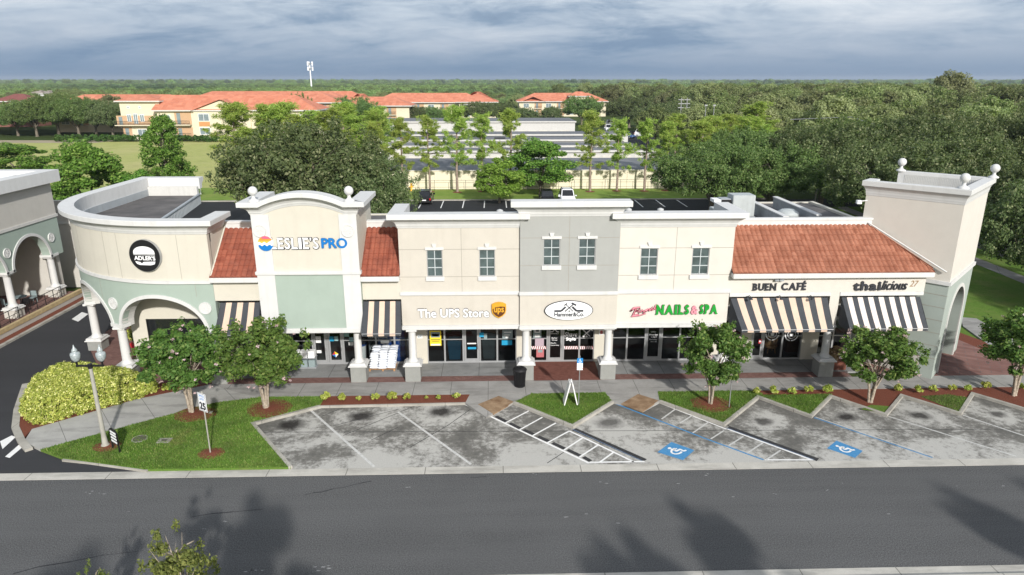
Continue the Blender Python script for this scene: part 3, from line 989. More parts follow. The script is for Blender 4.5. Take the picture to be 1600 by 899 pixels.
for a, b_ in seg:
    ln(lk, (702 + a[0] / 4, 599.6 + a[1] / 4), (702 + b_[0] / 4, 599.6 + b_[1] / 4), .11, blackpaint)
ln(lk, (897, 671), (1008, 720), .15, blackpaint, .0085)
ln(lk, (1138, 668), (1278, 719), .15, blackpaint, .0085)
ln(lb, (895, 671.5), (1003, 720.5), .03, blueold, .013)
ln(lb, (959, 630), (1100, 685), .05, bluepaint); ln(lb, (1100, 685), (1193, 719), .05, bluepaint)
ln(lb, (1135, 669), (1272, 719), .03, blueold, .013)
ln(lb, (1272, 653), (1457, 715.6), .04, bluepaint)
ln(lines, (1274, 652), (1459, 714), .03, whitepaint, .013)
ln(lines, (1030, 630), (1135, 671), .04, whitepaint2)
ln(lines, (1137, 671), (1268, 719), .05, whitepaint2, .012)
ln(lines, (1195, 719), (1270, 719), .045, whitepaint2, .0105)
for a, b_ in [((15, 240), (160, 160)), ((180, 295), (290, 215)), ((330, 330), (435, 265)), ((440, 410), (570, 320)), ((590, 460), (700, 390)), ((740, 515), (860, 440)), ((890, 580), (1020, 495)), ((1050, 635), (1170, 555))]:
    ln(lines, (1000 + a[0] / 5.33, 600 + a[1] / 5.33), (1000 + b_[0] / 5.33, 600 + b_[1] / 5.33), .04, whitepaint, .0115)
ln(lines, (1388, 651), (1588, 713.5), .045, whitepaint)
ln(lines, (1504, 649), (1620, 688), .045, whitepaint)
struct(lines, 'white_bay_lines'); struct(lb, 'blue_bay_lines'); struct(lk, 'black_bay_lines')
mb = MB()
for a, b_ in [((502, 651), (540, 636)), ((520, 666), (622, 640)), ((536, 681), (650, 634)), ((580, 688), (622, 668)), ((380, 676), (1600, 671)), ((855, 724), (881, 707)), ((735, 640), (700, 665)), ((700, 665), (640, 700)), ((1137, 664), (1143, 671))]:
    ln(mb, a, b_, .02, blackpaint, .0082)
struct(mb, 'slab_joints')
mb = MB()
for q_ in ([(476, 774), (490, 770), (503, 769), (521, 764), (536, 762), (560, 756), (580, 752)], [(20, 897), (60, 886), (110, 878), (160, 868), (215, 862)], [(300, 808), (330, 803), (365, 800), (410, 796)], [(735, 747), (760, 745)]):
    for a, b_ in zip(q_[:-1], q_[1:]):
        ln(mb, a, b_, rr.uniform(.012, .035), blackpaint, .003)
struct(mb, 'road_cracks')
# blue accessibility squares with the white symbol
def isa(q, flip=False):
    P = [Vector(p) for p in G_(*q)]
    mb = MB()
    mb.add([(*p, .0095) for p in P], [(0, 1, 2, 3)], bluepaint)
    c = sum(P, Vector((0, 0))) / 4
    # symbol axes: heads towards the building side of the square
    ex = (P[1] - P[0]) / 2           # along the long side
    ey = (P[0] - P[3]) / 2
    def W(a, b_):
        return c + ex * a + ey * b_
    def stroke(pts, w):
        for i in range(len(pts) - 1):
            p, r_ = W(*pts[i]), W(*pts[i + 1])
            d = (r_ - p).normalized(); n = Vector((-d.y, d.x)) * w
            p = p - d * w * .5; r_ = r_ + d * w * .5
            mb.add([(*(p + n), .0125 + i * 2e-4), (*(p - n), .0125 + i * 2e-4), (*(r_ - n), .0125 + i * 2e-4), (*(r_ + n), .0125 + i * 2e-4)], [(0, 1, 2, 3)], whitepaint2)
    hd = [W(-.62 + .12 * math.cos(t * PI / 5), .02 + .16 * math.sin(t * PI / 5)) for t in range(10)]
    mb.add([(*p, .0125) for p in hd], [tuple(range(10))], whitepaint2)
    stroke([(-.45, .0), (.0, -.02), (.08, .38), (.42, .34), (.50, .52)], .05)
    stroke([(-.22, 0), (-.2, .32)], .04)
    stroke([(.02 + .0 + .36 * math.cos(R(a)), -.0 + .48 * math.sin(R(a)) * 1.0) for a in range(150, 385, 15)], .045)
    return struct(mb, 'accessible_bay_marking')
isa([(1049, 691), (1085, 704), (1067, 719.5), (1027, 707)])
isa([(1307, 689), (1348, 705), (1336, 716), (1292, 701)])

# manhole and utility covers in the lawn
def disc(name, c, r, m, z, n=20, label=None):
    mb = MB().lathe([(r, 0), (r, .02)], c[0], c[1], m, n, z)
    return mb
t = thing('manhole_cover', 'round rusty manhole cover set in the lawn', 'manhole cover', (*g(218, 686, .11), .11))
part(t, 'rim', MB().lathe([(.36, 0), (.36, .015)], 0, 0, kerbm, 24))
part(t, 'lid', MB().lathe([(.29, 0.015), (.29, .03)], 0, 0, ironm, 24))
t = thing('utility_cover', 'white square utility box cover with a dark centre on the lawn', 'cover', (*g(257, 689, .11), .11))
part(t, 'frame', MB().box(-.3, .3, -.22, .22, 0, .03, kerbm))
part(t, 'lid', MB().box(-.12, .12, -.1, .1, .031, .04, ironm))
t = thing('utility_cover', 'small pale utility cover in the mulch beside the tree trunk left of the speed sign', 'cover', (*g(326, 645, .12), .12))
part(t, 'frame', MB().box(-.2, .2, -.14, .14, 0, .03, kerbm))
part(t, 'lid', MB().box(-.07, .07, -.06, .06, .031, .036, ironm))

# rear car park and rear lawn
sheet('rear_car_park', [(-24.5, 49), (60, 49), (60, 96.4), (-70, 96.4), (-70, 75), (-31.7, 75), (-31.7, 60), (-24.5, 60)], 0.0, asphr)
mb = MB().prism([(-70, 96.4), (42, 96.4), (42, 96.8), (-70, 96.8)], -.05, .13, kerbm, bottom=False)
struct(mb, 'kerb')
sheet('rear_lawn', [(-70, 96.8), (42, 96.8), (42, 106.4), (-24, 106.4), (-70, 112)], .08, lawnfar, skirt=.1)
mb = MB()
for x, lean in [(-17.6, -.6), (-12.6, -.45), (-9.95, -.3), (-7.0, -.25), (-4.1, -.2), (-1.2, -.1), (1.8, 0), (8.5, 0), (14.1, .1), (17.2, .15), (20.2, .3), (23.2, .4), (26.2, .5)]:
    mb.add([(x + .07, 96.3, .006), (x - .07, 96.3, .006), (x - .07, 90.6, .006), (x + .07, 90.6, .006)], [(0, 1, 2, 3)], whitepaint2)
struct(mb, 'rear_bay_lines')
sheet('dry_field', [(-260, 112), (-26, 107), (-26, 140), (-52, 196), (-260, 196)], -.02, fieldm)
sheet('dirt_track', [(-200, 196), (-108, 192), (-106, 200), (-200, 205)], -.015, mat('sandy_soil', (0.34, 0.29, 0.20), .9, .1, .3))
sheet('yard', [(-17, 107.5), (36, 107), (52, 235), (-40, 235)], -.01, asphr)
sheet('sand_patch', [(49, 122), (62, 118), (66, 150), (52, 152)], 0.0, mat('pale_sand', (0.52, 0.49, 0.42), .9, .1, .3))

# grass blades on the lawns nearest the camera
def blades(poly, n, z, h=.055, rs=1):
    r = np.random.default_rng(rs)
    P = np.array(poly); lo, hi = P.min(0), P.max(0)
    pts = r.uniform(lo, hi, (n * 3, 2))
    ins = np.zeros(len(pts), bool)
    j = len(P) - 1
    for i in range(len(P)):
        xi, yi, xj, yj = *P[i], *P[j]
        c = ((yi > pts[:, 1]) != (yj > pts[:, 1])) & (pts[:, 0] < (xj - xi) * (pts[:, 1] - yi) / (yj - yi + 1e-12) + xi)
        ins ^= c
        j = i
    pts = pts[ins][:n]
    n = len(pts)
    a = r.uniform(0, 2 * PI, n); hh = h * r.uniform(.5, 1.3, n); w = .012
    u = np.stack([np.cos(a), np.sin(a)], 1)
    V = np.zeros((n, 4, 3))
    V[:, 0, :2] = pts - u * w; V[:, 1, :2] = pts + u * w
    le = np.stack([-u[:, 1], u[:, 0]], 1) * (hh * r.uniform(-.6, .6, n))[:, None]
    V[:, 2, :2] = pts + u * w * .5 + le; V[:, 3, :2] = pts - u * w * .5 + le
    V[:, 0, 2] = z; V[:, 1, 2] = z; V[:, 2, 2] = z + hh; V[:, 3, 2] = z + hh
    return V.reshape(-1, 3)
def quads_mesh(name, V, mats_, mi=None):
    nq = len(V) // 4
    me = bpy.data.meshes.new(name)
    me.vertices.add(len(V)); me.vertices.foreach_set('co', V.astype(np.float32).ravel())
    me.loops.add(len(V)); me.loops.foreach_set('vertex_index', np.arange(len(V), dtype=np.int32))
    me.polygons.add(nq)
    me.polygons.foreach_set('loop_start', np.arange(0, len(V), 4, dtype=np.int32))
    if mi is not None:
        me.polygons.foreach_set('material_index', mi.astype(np.int32))
    for m_ in mats_: me.materials.append(m_)
    me.update(calc_edges=True)
    return me
VB = np.concatenate([blades(lawnL, 42000, H - .01, rs=1),
    blades([(2.0, 33.74), zig[3], zig[4], zig[5], (6.0, 33.78)], 9000, H - .01, rs=2),
    blades([(8.9, 33.8), zig[6], zig[7], zig[8], (14.0, 33.5), (14.0, 33.8)], 10000, H - .01, rs=3),
    blades([(14.1, 33.22), zig[8], zig[9], zig[10], (18.3, 33.22)], 7000, H - .01, rs=4),
    blades([(22.9, 32.8), zig[13], (25.3, 32.6), (24.6, 33.0)], 1200, H - .01, rs=5)])
o = bpy.data.objects.new('grass', quads_mesh('grass', VB, [lf_grass])); COL.objects.link(o)
tag(o, 'short green grass on the lawns round the parking bays', 'grass', kind='stuff')

# ================================================================== SHOP BUILDING
YF = 35.6                       # plane of the street facade
YG = 38.1                       # plane of the shop windows
shop = thing('shop_building', 'long low shopping parade with cream, grey and sage facades and clay tile roofs', 'building', (3, 42, 0))
shop.location = (0, 0, 0)
def sp_(name, mb, label=None):
    return part(shop, name, mb, label)
def sub(parent, name, mb):
    return mb.build(name, parent)

def cornice_prof(h, d):
    """(outset, height) classical cornice, bottom to top, 0..h"""
    return [(0, 0), (.06 * d, .02 * h), (.12 * d, .14 * h), (.16 * d, .18 * h), (.20 * d, .30 * h), (.34 * d, .44 * h), (.55 * d, .54 * h), (.72 * d, .60 * h), (.74 * d, .66 * h), (1.0 * d, .67 * h), (1.0 * d, .97 * h), (.97 * d, h)]
def sweep(path, prof, m, inner=.35, z0=0.0, closed=False, roofback=True, mb=None):
    """profile swept along a plan path; outward is to the right of the direction of travel"""
    mb = mb or MB()
    P = [Vector(p) for p in path]
    n = len(P)
    nor = []
    for i in range(n):
        if closed:
            d1 = (P[i] - P[i - 1]).normalized(); d2 = (P[(i + 1) % n] - P[i]).normalized()
        else:
            d1 = (P[i] - P[i - 1]).normalized() if i else (P[1] - P[0]).normalized()
            d2 = (P[i + 1] - P[i]).normalized() if i < n - 1 else d1
        a = Vector((d1.y, -d1.x)); b_ = Vector((d2.y, -d2.x))
        q = (a + b_).normalized()
        nor.append(q / max(.3, q.dot(a)))
    pr = list(prof) + [(-inner, prof[-1][1]), (-inner, prof[0][1])]
    K = len(pr)
    vs = []
    for i in range(n):
        for (o_, z) in pr:
            p = P[i] + nor[i] * o_
            vs.append((p.x, p.y, z0 + z))
    fs = []
    for i in range(n if closed else n - 1):
        j = (i + 1) % n
        for k in range(K):
            k2 = (k + 1) % K
            fs.append((i * K + k, j * K + k, j * K + k2, i * K + k2))
    if not closed:
        fs += [tuple(range(K)), tuple((n - 1) * K + k for k in range(K - 1, -1, -1))]
    mb.add(vs, fs, m)
    return mb
def flip_check(o):
    bm = bmesh.new(); bm.from_mesh(o.data)
    bmesh.ops.recalc_face_normals(bm, faces=bm.faces[:])
    bm.to_mesh(o.data); bm.free()
    return o

# --- facade walls built as a frame of boxes round the window openings
def wall_with_holes(mb, x0, x1, z0, z1, y0, y1, holes, m):
    xs = sorted({x0, x1} | {h[0] for h in holes} | {h[1] for h in holes})
    for a, b_ in zip(xs[:-1], xs[1:]):
        hs = sorted([(h[2], h[3]) for h in holes if h[0] <= a + 1e-6 and h[1] >= b_ - 1e-6])
        z = z0
        for c, d in hs:
            if c > z: mb.box(a, b_, y0, y1, z, c, m)
            z = d
        if z < z1: mb.box(a, b_, y0, y1, z, z1, m)
def window(x0, x1, z0, z1, y, key=True):
    f = MB()
    w = .045
    f.box(x0, x0 + w, y + .03, y + .12, z0, z1, alum).box(x1 - w, x1, y + .03, y + .12, z0, z1, alum)
    f.box(x0 + w, x1 - w, y + .03, y + .12, z0, z0 + w, alum).box(x0 + w, x1 - w, y + .03, y + .12, z1 - w, z1, alum)
    xm = (x0 + x1) / 2
    f.box(xm - .02, xm + .02, y + .035, y + .115, z0 + w, z1 - w, muntin)
    for k in (1, 2):
        zz = z0 + (z1 - z0) * k / 3
        f.box(x0 + w, xm - .02, y + .036, y + .114, zz - .02, zz + .02, muntin)
        f.box(xm + .02, x1 - w, y + .036, y + .114, zz - .02, zz + .02, muntin)
    wo = sp_('window', f)
    sub(wo, 'pane', MB().box(x0 + w, x1 - w, y + .075, y + .085, z0 + w, z1 - w, uppane))
    sub(wo, 'sill', MB().bevbox(x0 - .08, x1 + .08, y - .09, y + .03, z0 - .24, z0 - .001, white, .015))
    sub(wo, 'lintel', MB().bevbox(x0 - .08, x1 + .08, y - .06, y + .03, z1 + .001, z1 + .15, white, .012).extr([(xm - .07, z1 + .13), (xm + .07, z1 + .13), (xm + .13, z1 + .34), (xm - .13, z1 + .34)], y - .085, y + .02, white))
win = {'ups': [(-3.58, -2.74, 6.22, 7.70), (-.77, .08, 6.22, 7.70)], 'grey': [(2.66, 3.56, 6.84, 8.30), (4.56, 5.47, 6.84, 8.30)], 'nails': [(7.95, 8.89, 6.22, 7.72), (10.76, 11.70, 6.22, 7.72)]}

def block(x0, x1, zt, cz, m_up, m_low, wins, yf, grooves_x, grooves_z, side_m, depth=2.9, corn_d=.50, ld=2.9, rd=2.9):
    """two-storey parapet block: lower fascia, belt, upper wall with windows, cornice"""
    mb = MB()
    wall_with_holes(mb, x0, x1, 5.36, cz + .1, yf, yf + .3, wins, m_up)
    mb.box(x0, x0 + .3, yf + .301, yf + depth, 5.2, cz + .1, side_m).box(x1 - .3, x1, yf + .301, yf + depth, 5.2, cz + .1, side_m)
    wallmb = mb
    mb = MB().box(x0, x1, yf - .002, yf + .3, 3.42, 5.17, m_low)
    sp_('fascia', mb)
    mb = wallmb
    for gx in grooves_x:
        mb.box(gx - .012, gx + .012, yf - .004, yf + .02, 5.36, cz, groove)
    for gz in grooves_z:
        mb.box(x0, x1, yf - .006, yf + .02, gz - .012, gz + .012, groove) if not wins else None
        if wins:
            xs = [x0] + [q for wv in wins for q in (wv[0] - .085, wv[1] + .085)] + [x1]
            for a, b_ in zip(xs[::2], xs[1::2]):
                mb.box(a, b_, yf - .006, yf + .02, gz - .012, gz + .012, groove)
    w_ = sp_('wall', mb)
    bd = sp_('belt_course', MB().bevbox(x0 - .05, x1 + .05, yf - .10, yf + .2, 5.165, 5.365, white, .03))
    sp_('lintel_trim', MB().bevbox(x0 - .04, x1 + .04, yf - .09, yf + .34, 3.18, 3.43, white, .03).box(x0, x1, yf - .12, yf + .3, 3.38, 3.44, white))
    for wv in wins: window(*wv, yf)
    path = [(x0, yf + ld), (x0, yf), (x1, yf), (x1, yf + rd)]
    o = sp_('cornice', sweep(path, cornice_prof(zt - cz, corn_d), white, .32, cz))
    flip_check(o)
    return w_
block(-5.05, 1.42, 9.70, 8.88, beige, beige, win['ups'], YF, [-1.72], [7.73, 6.21], cream, rd=.34)
block(6.76, 12.98, 9.70, 8.86, warm, warm, win['nails'], YF, [9.85], [7.73, 6.21], warm, ld=.34)
block(1.421, 6.759, 10.38, 9.50, greyst, beige, win['grey'], YF - .16, [4.05], [8.36, 6.84], greyst, ld=.34, rd=.34, depth=.6)

# --- pool-shop block with the arched parapet
LX0, LX1 = -12.55, -7.12
yl = YF - .30
def arch_z(x, z0, h):
    c = (LX0 + LX1) / 2; hw = 2.15
    t = (x - c) / hw
    Rc = (hw * hw + h * h) / (2 * h)
    return z0 + (math.sqrt(Rc * Rc - (x - c) ** 2) - (Rc - h) if abs(t) < 1 else 0)
mb = MB()
xs = [LX0 + (LX1 - LX0) * i / 40 for i in range(41)]
poly = [(LX0, 6.66), (LX1, 6.66)] + [(x, arch_z(x, 9.75, .50)) for x in xs[::-1]]
mb.extr(poly, yl, yl + .3, cream)
mb.box(LX0, LX0 + .3, yl + .301, yl + 4.2, 5.2, 10.0, cream).box(LX1 - .3, LX1, yl + .301, yl + 4.2, 5.2, 10.0, cream)
lw = sp_('wall', mb)
sp_('fascia', MB().box(LX0, LX1, yl, yl + .3, 3.44, 6.50, greenst))
for a, b_ in ((LX0, LX0 + .92), (LX1 - .92, LX1)):
    sp_('pilaster', MB().box(a, b_, yl - .07, yl - .001, 3.44, 6.48, white))
    sp_('pilaster', MB().box(a, b_, yl - .07, yl - .001, 6.68, 9.72, white))
sp_('belt_course', MB().bevbox(LX0 - .08, LX1 + .08, yl - .14, yl + .2, 6.48, 6.68, white, .03))
sp_('lintel_trim', MB().bevbox(LX0 - .06, LX1 + .06, yl - .13, yl + .34, 3.18, 3.44, white, .03))
# arched cornice: front run follows the arch, side runs straight back
def arch_cornice():
    prof = cornice_prof(.74, .52) + [(-.32, .74), (-.32, 0)]
    K = len(prof)
    stations = [((LX0, yl + 3.2), (-1, 0), 0)]
    stations.append(((LX0, yl), (-1, -1), 0))
    for x in [LX0 + (LX1 - LX0) * i / 48 for i in range(1, 48)]:
        stations.append(((x, yl), (0, -1), arch_z(x, 0, .50)))
    stations.append(((LX1, yl), (1, -1), 0))
    stations.append(((LX1, yl + 3.2), (1, 0), 0))
    vs = []
    for (p, n_, dz) in stations:
        for (o_, z) in prof:
            vs.append((p[0] + n_[0] * o_, p[1] + n_[1] * o_, 9.68 + z + dz))
    fs = []
    for i in range(len(stations) - 1):
        for k in range(K):
            k2 = (k + 1) % K
            fs.append((i * K + k, (i + 1) * K + k, (i + 1) * K + k2, i * K + k2))
    fs += [tuple(range(K)), tuple((len(stations) - 1) * K + k for k in range(K - 1, -1, -1))]
    return MB().add(vs, fs, white)
flip_check(sp_('cornice', arch_cornice()))
def ball(x, y, z, r=.24):
    mb = MB().lathe([(.27, 0), (.27, .07), (.2, .10), (.11, .16), (.08, .26), (.10, .32)], x, y, white, 16, z)
    mb.sphere((x, y, z + .32 + r * .92), r, white, 16, 12)
    return sp_('ball_finial', mb)
ball(-12.28, yl - .12, 10.42); ball(-7.40, yl - .12, 10.42)
def medallion(x, z, y, r, parent=None, m=white):
    mb = MB()
    c = [(r * math.cos(2 * PI * i / 24), r * math.sin(2 * PI * i / 24)) for i in range(24)]
    mb.extr([(x + a, z + b_) for a, b_ in c], y - .05, y, m)
    for rr_ in (.86,):
        for i in range(24):
            a, b_ = 2 * PI * i / 24, 2 * PI * (i + 1) / 24
            mb.extr([(x + r * rr_ * math.cos(a), z + r * rr_ * math.sin(a)), (x + r * math.cos(a), z + r * math.sin(a)), (x + r * math.cos(b_), z + r * math.sin(b_)), (x + r * rr_ * math.cos(b_), z + r * rr_ * math.sin(b_))], y - .075, y - .049, m)
    for i in range(8):
        a = 2 * PI * i / 8
        mb.extr([(x + .1 * r * math.cos(a - .6), z + .1 * r * math.sin(a - .6)), (x + .55 * r * math.cos(a - .2), z + .55 * r * math.sin(a - .2)), (x + .7 * r * math.cos(a), z + .7 * r * math.sin(a)), (x + .55 * r * math.cos(a + .2), z + .55 * r * math.sin(a + .2))], y - .068, y - .05, m)
    return mb
for px_m in (406, 543.5):
    q_ = v(px_m, 361, yl - .07)
    sp_('medallion', medallion(q_[0], q_[1], yl - .07, .33))

# --- tiled roofs (real barrel tiles: wavy courses stepping down the slope)
def tile_roof(x0, x1, y0, z0, y1, z1, m, pitch=.27, course=.36, right_edge=None):
    mb = MB()
    L = math.hypot(y1 - y0, z1 - z0)
    nc = max(2, int(L / course))
    ny, nz = -(z1 - z0) / L, (y1 - y0) / L
    sub_ = 6
    nx = int((x1 - x0) / pitch * sub_)
    prof = [0, .55, .95, 1.0, .95, .55]
    for c in range(nc):
        ta, tb = c / nc, (c + 1) / nc
        rows = []
        for t, lift in ((ta - .012, .055), (tb, .02)):
            yy = y0 + (y1 - y0) * t; zz = z0 + (z1 - z0) * t
            row = []
            for i in range(nx + 1):
                x = x0 + (x1 - x0) * i / nx
                if right_edge:
                    x = min(x, right_edge(yy))
                h = lift + .055 * prof[i % sub_]
                row.append((x, yy + ny * h, zz + nz * h))
            rows.append(row)
        low = [(p[0], y0 + (y1 - y0) * (ta - .012) + ny * .0, z0 + (z1 - z0) * (ta - .012) + nz * 0.0) for p in rows[0]]
        vs = rows[0] + rows[1] + low
        k = nx + 1
        fs = [(i, i + 1, k + i + 1, k + i) for i in range(nx)] + [(2 * k + i, 2 * k + i + 1, i + 1, i) for i in range(nx)]
        mb.add(vs, fs, m)
    return mb
ez, rz_, ey, ry = 6.36, 8.42, YF - .28, 38.05
def slope_block(x0, x1, m, name='tiled_roof', right_edge=None, xr=None):
    r_ = sp_(name, tile_roof(x0, x1, ey, ez, ry, rz_, m, right_edge=right_edge))
    xr = xr if xr else x1
    mb = MB().add([(x0, ey, ez - .02), (xr, ey, ez - .02), (x1, ry, rz_ - .02), (x0, ry, rz_ - .02)], [(0, 1, 2, 3)], m)
    sub(r_, 'underlay', mb)
    sub(r_, 'ridge_parapet', MB().box(x0, x1, ry - .04, ry + .26, rz_ - .3, rz_ + .34, white).bevbox(x0, x1, ry - .08, ry + .30, rz_ + .28, rz_ + .42, white, .02))
    sub(r_, 'eave_trim', MB().bevbox(x0, xr, ey - .12, YF + .25, ez - .30, ez - .03, white, .03))
    sub(r_, 'parapet_wall', MB().box(x0, x1, ry + .0, ry + .22, 6, rz_ - .3, cream))
slope_block(-15.1, LX0, tiled)
slope_block(LX1, -5.05, tiled)
slope_block(12.98, 24.4, tilem, right_edge=lambda y: 24.35 - (y - 35.0) * .93, xr=24.1)
sp_('wall', MB().box(-15.09, LX0 - .001, YF, YF + .3, 4.95, ez - .31, cream))
sp_('wall', MB().box(LX1 + .001, -5.051, YF, YF + .3, 4.95, ez - .31, cream))
sp_('wall', MB().box(12.981, 23.9, YF, YF + .3, 5.16, ez - .31, warm).box(18.66, 19.18, YF, YF + .3, 3.2, 5.16, warm))
sp_('flashing', MB().tube([(24.55, 34.98, ez + .06), (21.5, 37.95, rz_ + .14)], .05, white, 6))
sp_('flashing', MB().tube([(-15.02, 35.3, ez + .06), (-15.02, 38.0, rz_ + .14)], .05, cream, 6))

# --- awning recess frames
for x0, x1 in ((13.0, 18.66), (19.18, 23.9)):
    sp_('head_trim', MB().bevbox(x0, x1, YF - .04, YF + .3, 4.93, 5.155, white, .02))

# --- columns
def column(x, y, z0=H, top=3.19, r=.215, name='column', parent=None, ph=.95, pw=.43, shaft_m=white, plm=plinthg):
    pb = MB().bevbox(x - pw, x + pw, y - pw, y + pw, z0, z0 + ph, plm, .015)
    o = part(parent or shop, name, MB().lathe([(r * 1.55, ph + .12), (r * 1.6, ph + .16), (r * 1.25, ph + .25), (r * 1.18, ph + .30), (r * 1.03, ph + .34), (r, ph + .42), (r * .99, ph + 1.0), (r * .93, top - z0 - .22), (r * .95, top - z0 - .20), (r * 1.12, top - z0 - .17), (r * 1.12, top - z0 - .13), (r * .96, top - z0 - .12)], x, y, shaft_m, 20, z0))
    cap = MB()
    cap = MB()
    cap.lathe([(pw + .09, 0), (pw + .09, .05), (pw + .02, .08), (r * 1.9, .17), (r * 1.6, .19)], x, y, shaft_m, 4, z0 + ph + .001, square=True)
    sub(o, 'base', cap)
    sub(o, 'capital', MB().box(x - r * 1.35, x + r * 1.35, y - r * 1.35, y + r * 1.35, top - .115, top, shaft_m))
    sub(o, 'plinth', pb)
    return o
CY_ = 35.82
for x in (-15.35, -12.35, -7.62, -4.58, 1.78, 6.42, 12.98):
    column(x, CY_)
column(18.92, CY_)

# --- shop fronts: glazed bays with aluminium frames
room = MB()
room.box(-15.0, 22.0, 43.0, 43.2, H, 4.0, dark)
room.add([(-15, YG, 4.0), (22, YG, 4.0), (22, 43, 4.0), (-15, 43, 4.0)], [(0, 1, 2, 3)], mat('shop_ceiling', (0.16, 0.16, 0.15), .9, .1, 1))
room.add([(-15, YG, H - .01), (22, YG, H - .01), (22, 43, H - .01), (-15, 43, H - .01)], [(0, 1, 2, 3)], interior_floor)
for x in (-5.25, 1.35, 6.45, 12.9, 19.1):
    room.box(x - .1, x + .1, YG + .3, 42.9, H, 4.0, dark)
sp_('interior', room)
sp_('porch_ceiling', MB().box(-15.9, 24, YF + .302, YG - .001, 3.44, 3.6, white))
sp_('wall', MB().box(-15.9, 23.9, YG, YG + .25, 3.3, 8.0, cream))
def front(bays, z1=3.3, piers=(), zt=1.62, y=YG, gm=glass):
    """bays: list of (x0, x1, kind)"""
    for x0, x1, kind in bays:
        f = MB(); w = .05
        f.box(x0, x0 + w, y - .05, y + .06, H, z1, alum).box(x1 - w, x1, y - .05, y + .06, H, z1, alum)
        f.box(x0 + w, x1 - w, y - .05, y + .06, H, H + .1, alum).box(x0 + w, x1 - w, y - .05, y + .06, z1 - .06, z1, alum)
        if kind == 'w':
            f.box(x0 + w, x1 - w, y - .045, y + .055, zt - .025, zt + .025, alum)
            o = sp_('shop_window', f)
            sub(o, 'pane', MB().add([(x0 + w, y, H + .1), (x1 - w, y, H + .1), (x1 - w, y, z1 - .06), (x0 + w, y, z1 - .06)], [(0, 1, 2, 3)], gm))
        else:
            o = sp_('shop_door', f)
            d = MB(); a, b_ = x0 + .06, x1 - .06
            d.box(a, a + .11, y - .03, y + .03, H + .02, 2.5, alum).box(b_ - .11, b_, y - .03, y + .03, H + .02, 2.5, alum)
            d.box(a + .11, b_ - .11, y - .03, y + .03, H + .02, H + .26, alum).box(a + .11, b_ - .11, y - .03, y + .03, 2.38, 2.5, alum)
            d.box(a, b_, y - .04, y + .04, 2.501, 2.58, alum)
            sub(o, 'leaf', d)
            sub(o, 'pane', MB().add([(x0 + w, y + .002, H + .1), (x1 - w, y + .002, H + .1), (x1 - w, y + .002, z1 - .06), (x0 + w, y + .002, z1 - .06)], [(0, 1, 2, 3)], gm))
            sub(o, 'handle', MB().tube([(b_ - .06, y - .03, 1.0), (b_ - .06, y - .09, 1.0), (b_ - .06, y - .09, 1.35), (b_ - .06, y - .03, 1.35)], .014, alum, 6))
wx = lambda px, py=540: v(px, py, YG)[0]
front([(wx(668), wx(695), 'w'), (wx(695), wx(724), 'w'), (wx(724), wx(750), 'd'), (wx(750), wx(777), 'w'), (wx(777), wx(807), 'w')])
front([(wx(829), wx(855), 'w'), (wx(855), wx(880), 'd'), (wx(880), wx(905), 'w'), (wx(905), wx(928), 'w')])
front([(wx(956), wx(979), 'w'), (wx(979), wx(1007.5), 'w'), (wx(1007.5), wx(1033), 'd'), (wx(1033), wx(1061), 'w'), (wx(1061), wx(1089), 'w')])
front([(-14.95, -13.3, 'w'), (-13.3, -11.9, 'w'), (wx(455), wx(489), 'w'), (wx(489), wx(512), 'd'), (wx(512), wx(537), 'd'), (wx(537), wx(561), 'w'), (wx(561), wx(588), 'w'), (wx(588), wx(617), 'w'), (wx(617), wx(643), 'w')], gm=glassc)
front([(13.5, 14.9, 'w'), (wx(1172), wx(1192), 'd'), (wx(1192), wx(1221), 'w'), (wx(1221), wx(1251), 'w'), (wx(1276), wx(1299), 'w'), (wx(1299), wx(1323), 'w'), (wx(1323), wx(1352), 'd')], gm=glassc)
for a, b_ in ((wx(643), wx(668)), (wx(807), wx(829)), (wx(928), wx(956)), (wx(1089), 13.5), (14.9, wx(1172)), (wx(1251), wx(1276)), (wx(1352), 23.6)):
    sp_('wall_pier', MB().box(a, b_, YG - .1, YG + .25, H, 3.3, cream))

# --- roof, rear walls, side returns
sp_('flat_roof', MB().box(-14.9, 17.0, 38.2, 46.3, 7.35, 7.55, darkroof))
sp_('flat_roof', MB().box(17.0, 24.0, 38.2, 50.2, 7.352, 7.552, darkroof))
sp_('rear_wall', MB().box(-14.9, 17.0, 46.3, 46.6, 0, 7.62, cream))
sp_('rear_wall', MB().box(17.0, 24.0, 50.2, 50.5, 0, 7.62, cream))
sp_('rear_wall', MB().box(23.7, 24, 41, 50.2, 0, 7.7, cream))
sp_('roof_parapet', MB().box(17.9, 18.15, 41.0, 48.4, 7.5, 8.3, metald).box(17.85, 18.2, 41.0, 48.45, 8.301, 8.37, white))
sp_('roof_parapet', MB().box(20.2, 20.45, 41.5, 48.4, 7.5, 8.3, metald).box(20.15, 20.5, 41.5, 48.45, 8.301, 8.37, white))
for yy_ in (40.2, 42.4, 44.6):
    sp_('roof_pipe', MB().tube([(-7.3, yy_, 7.6), (-5.4, yy_ + .1, 7.6)], .03, galv, 6))

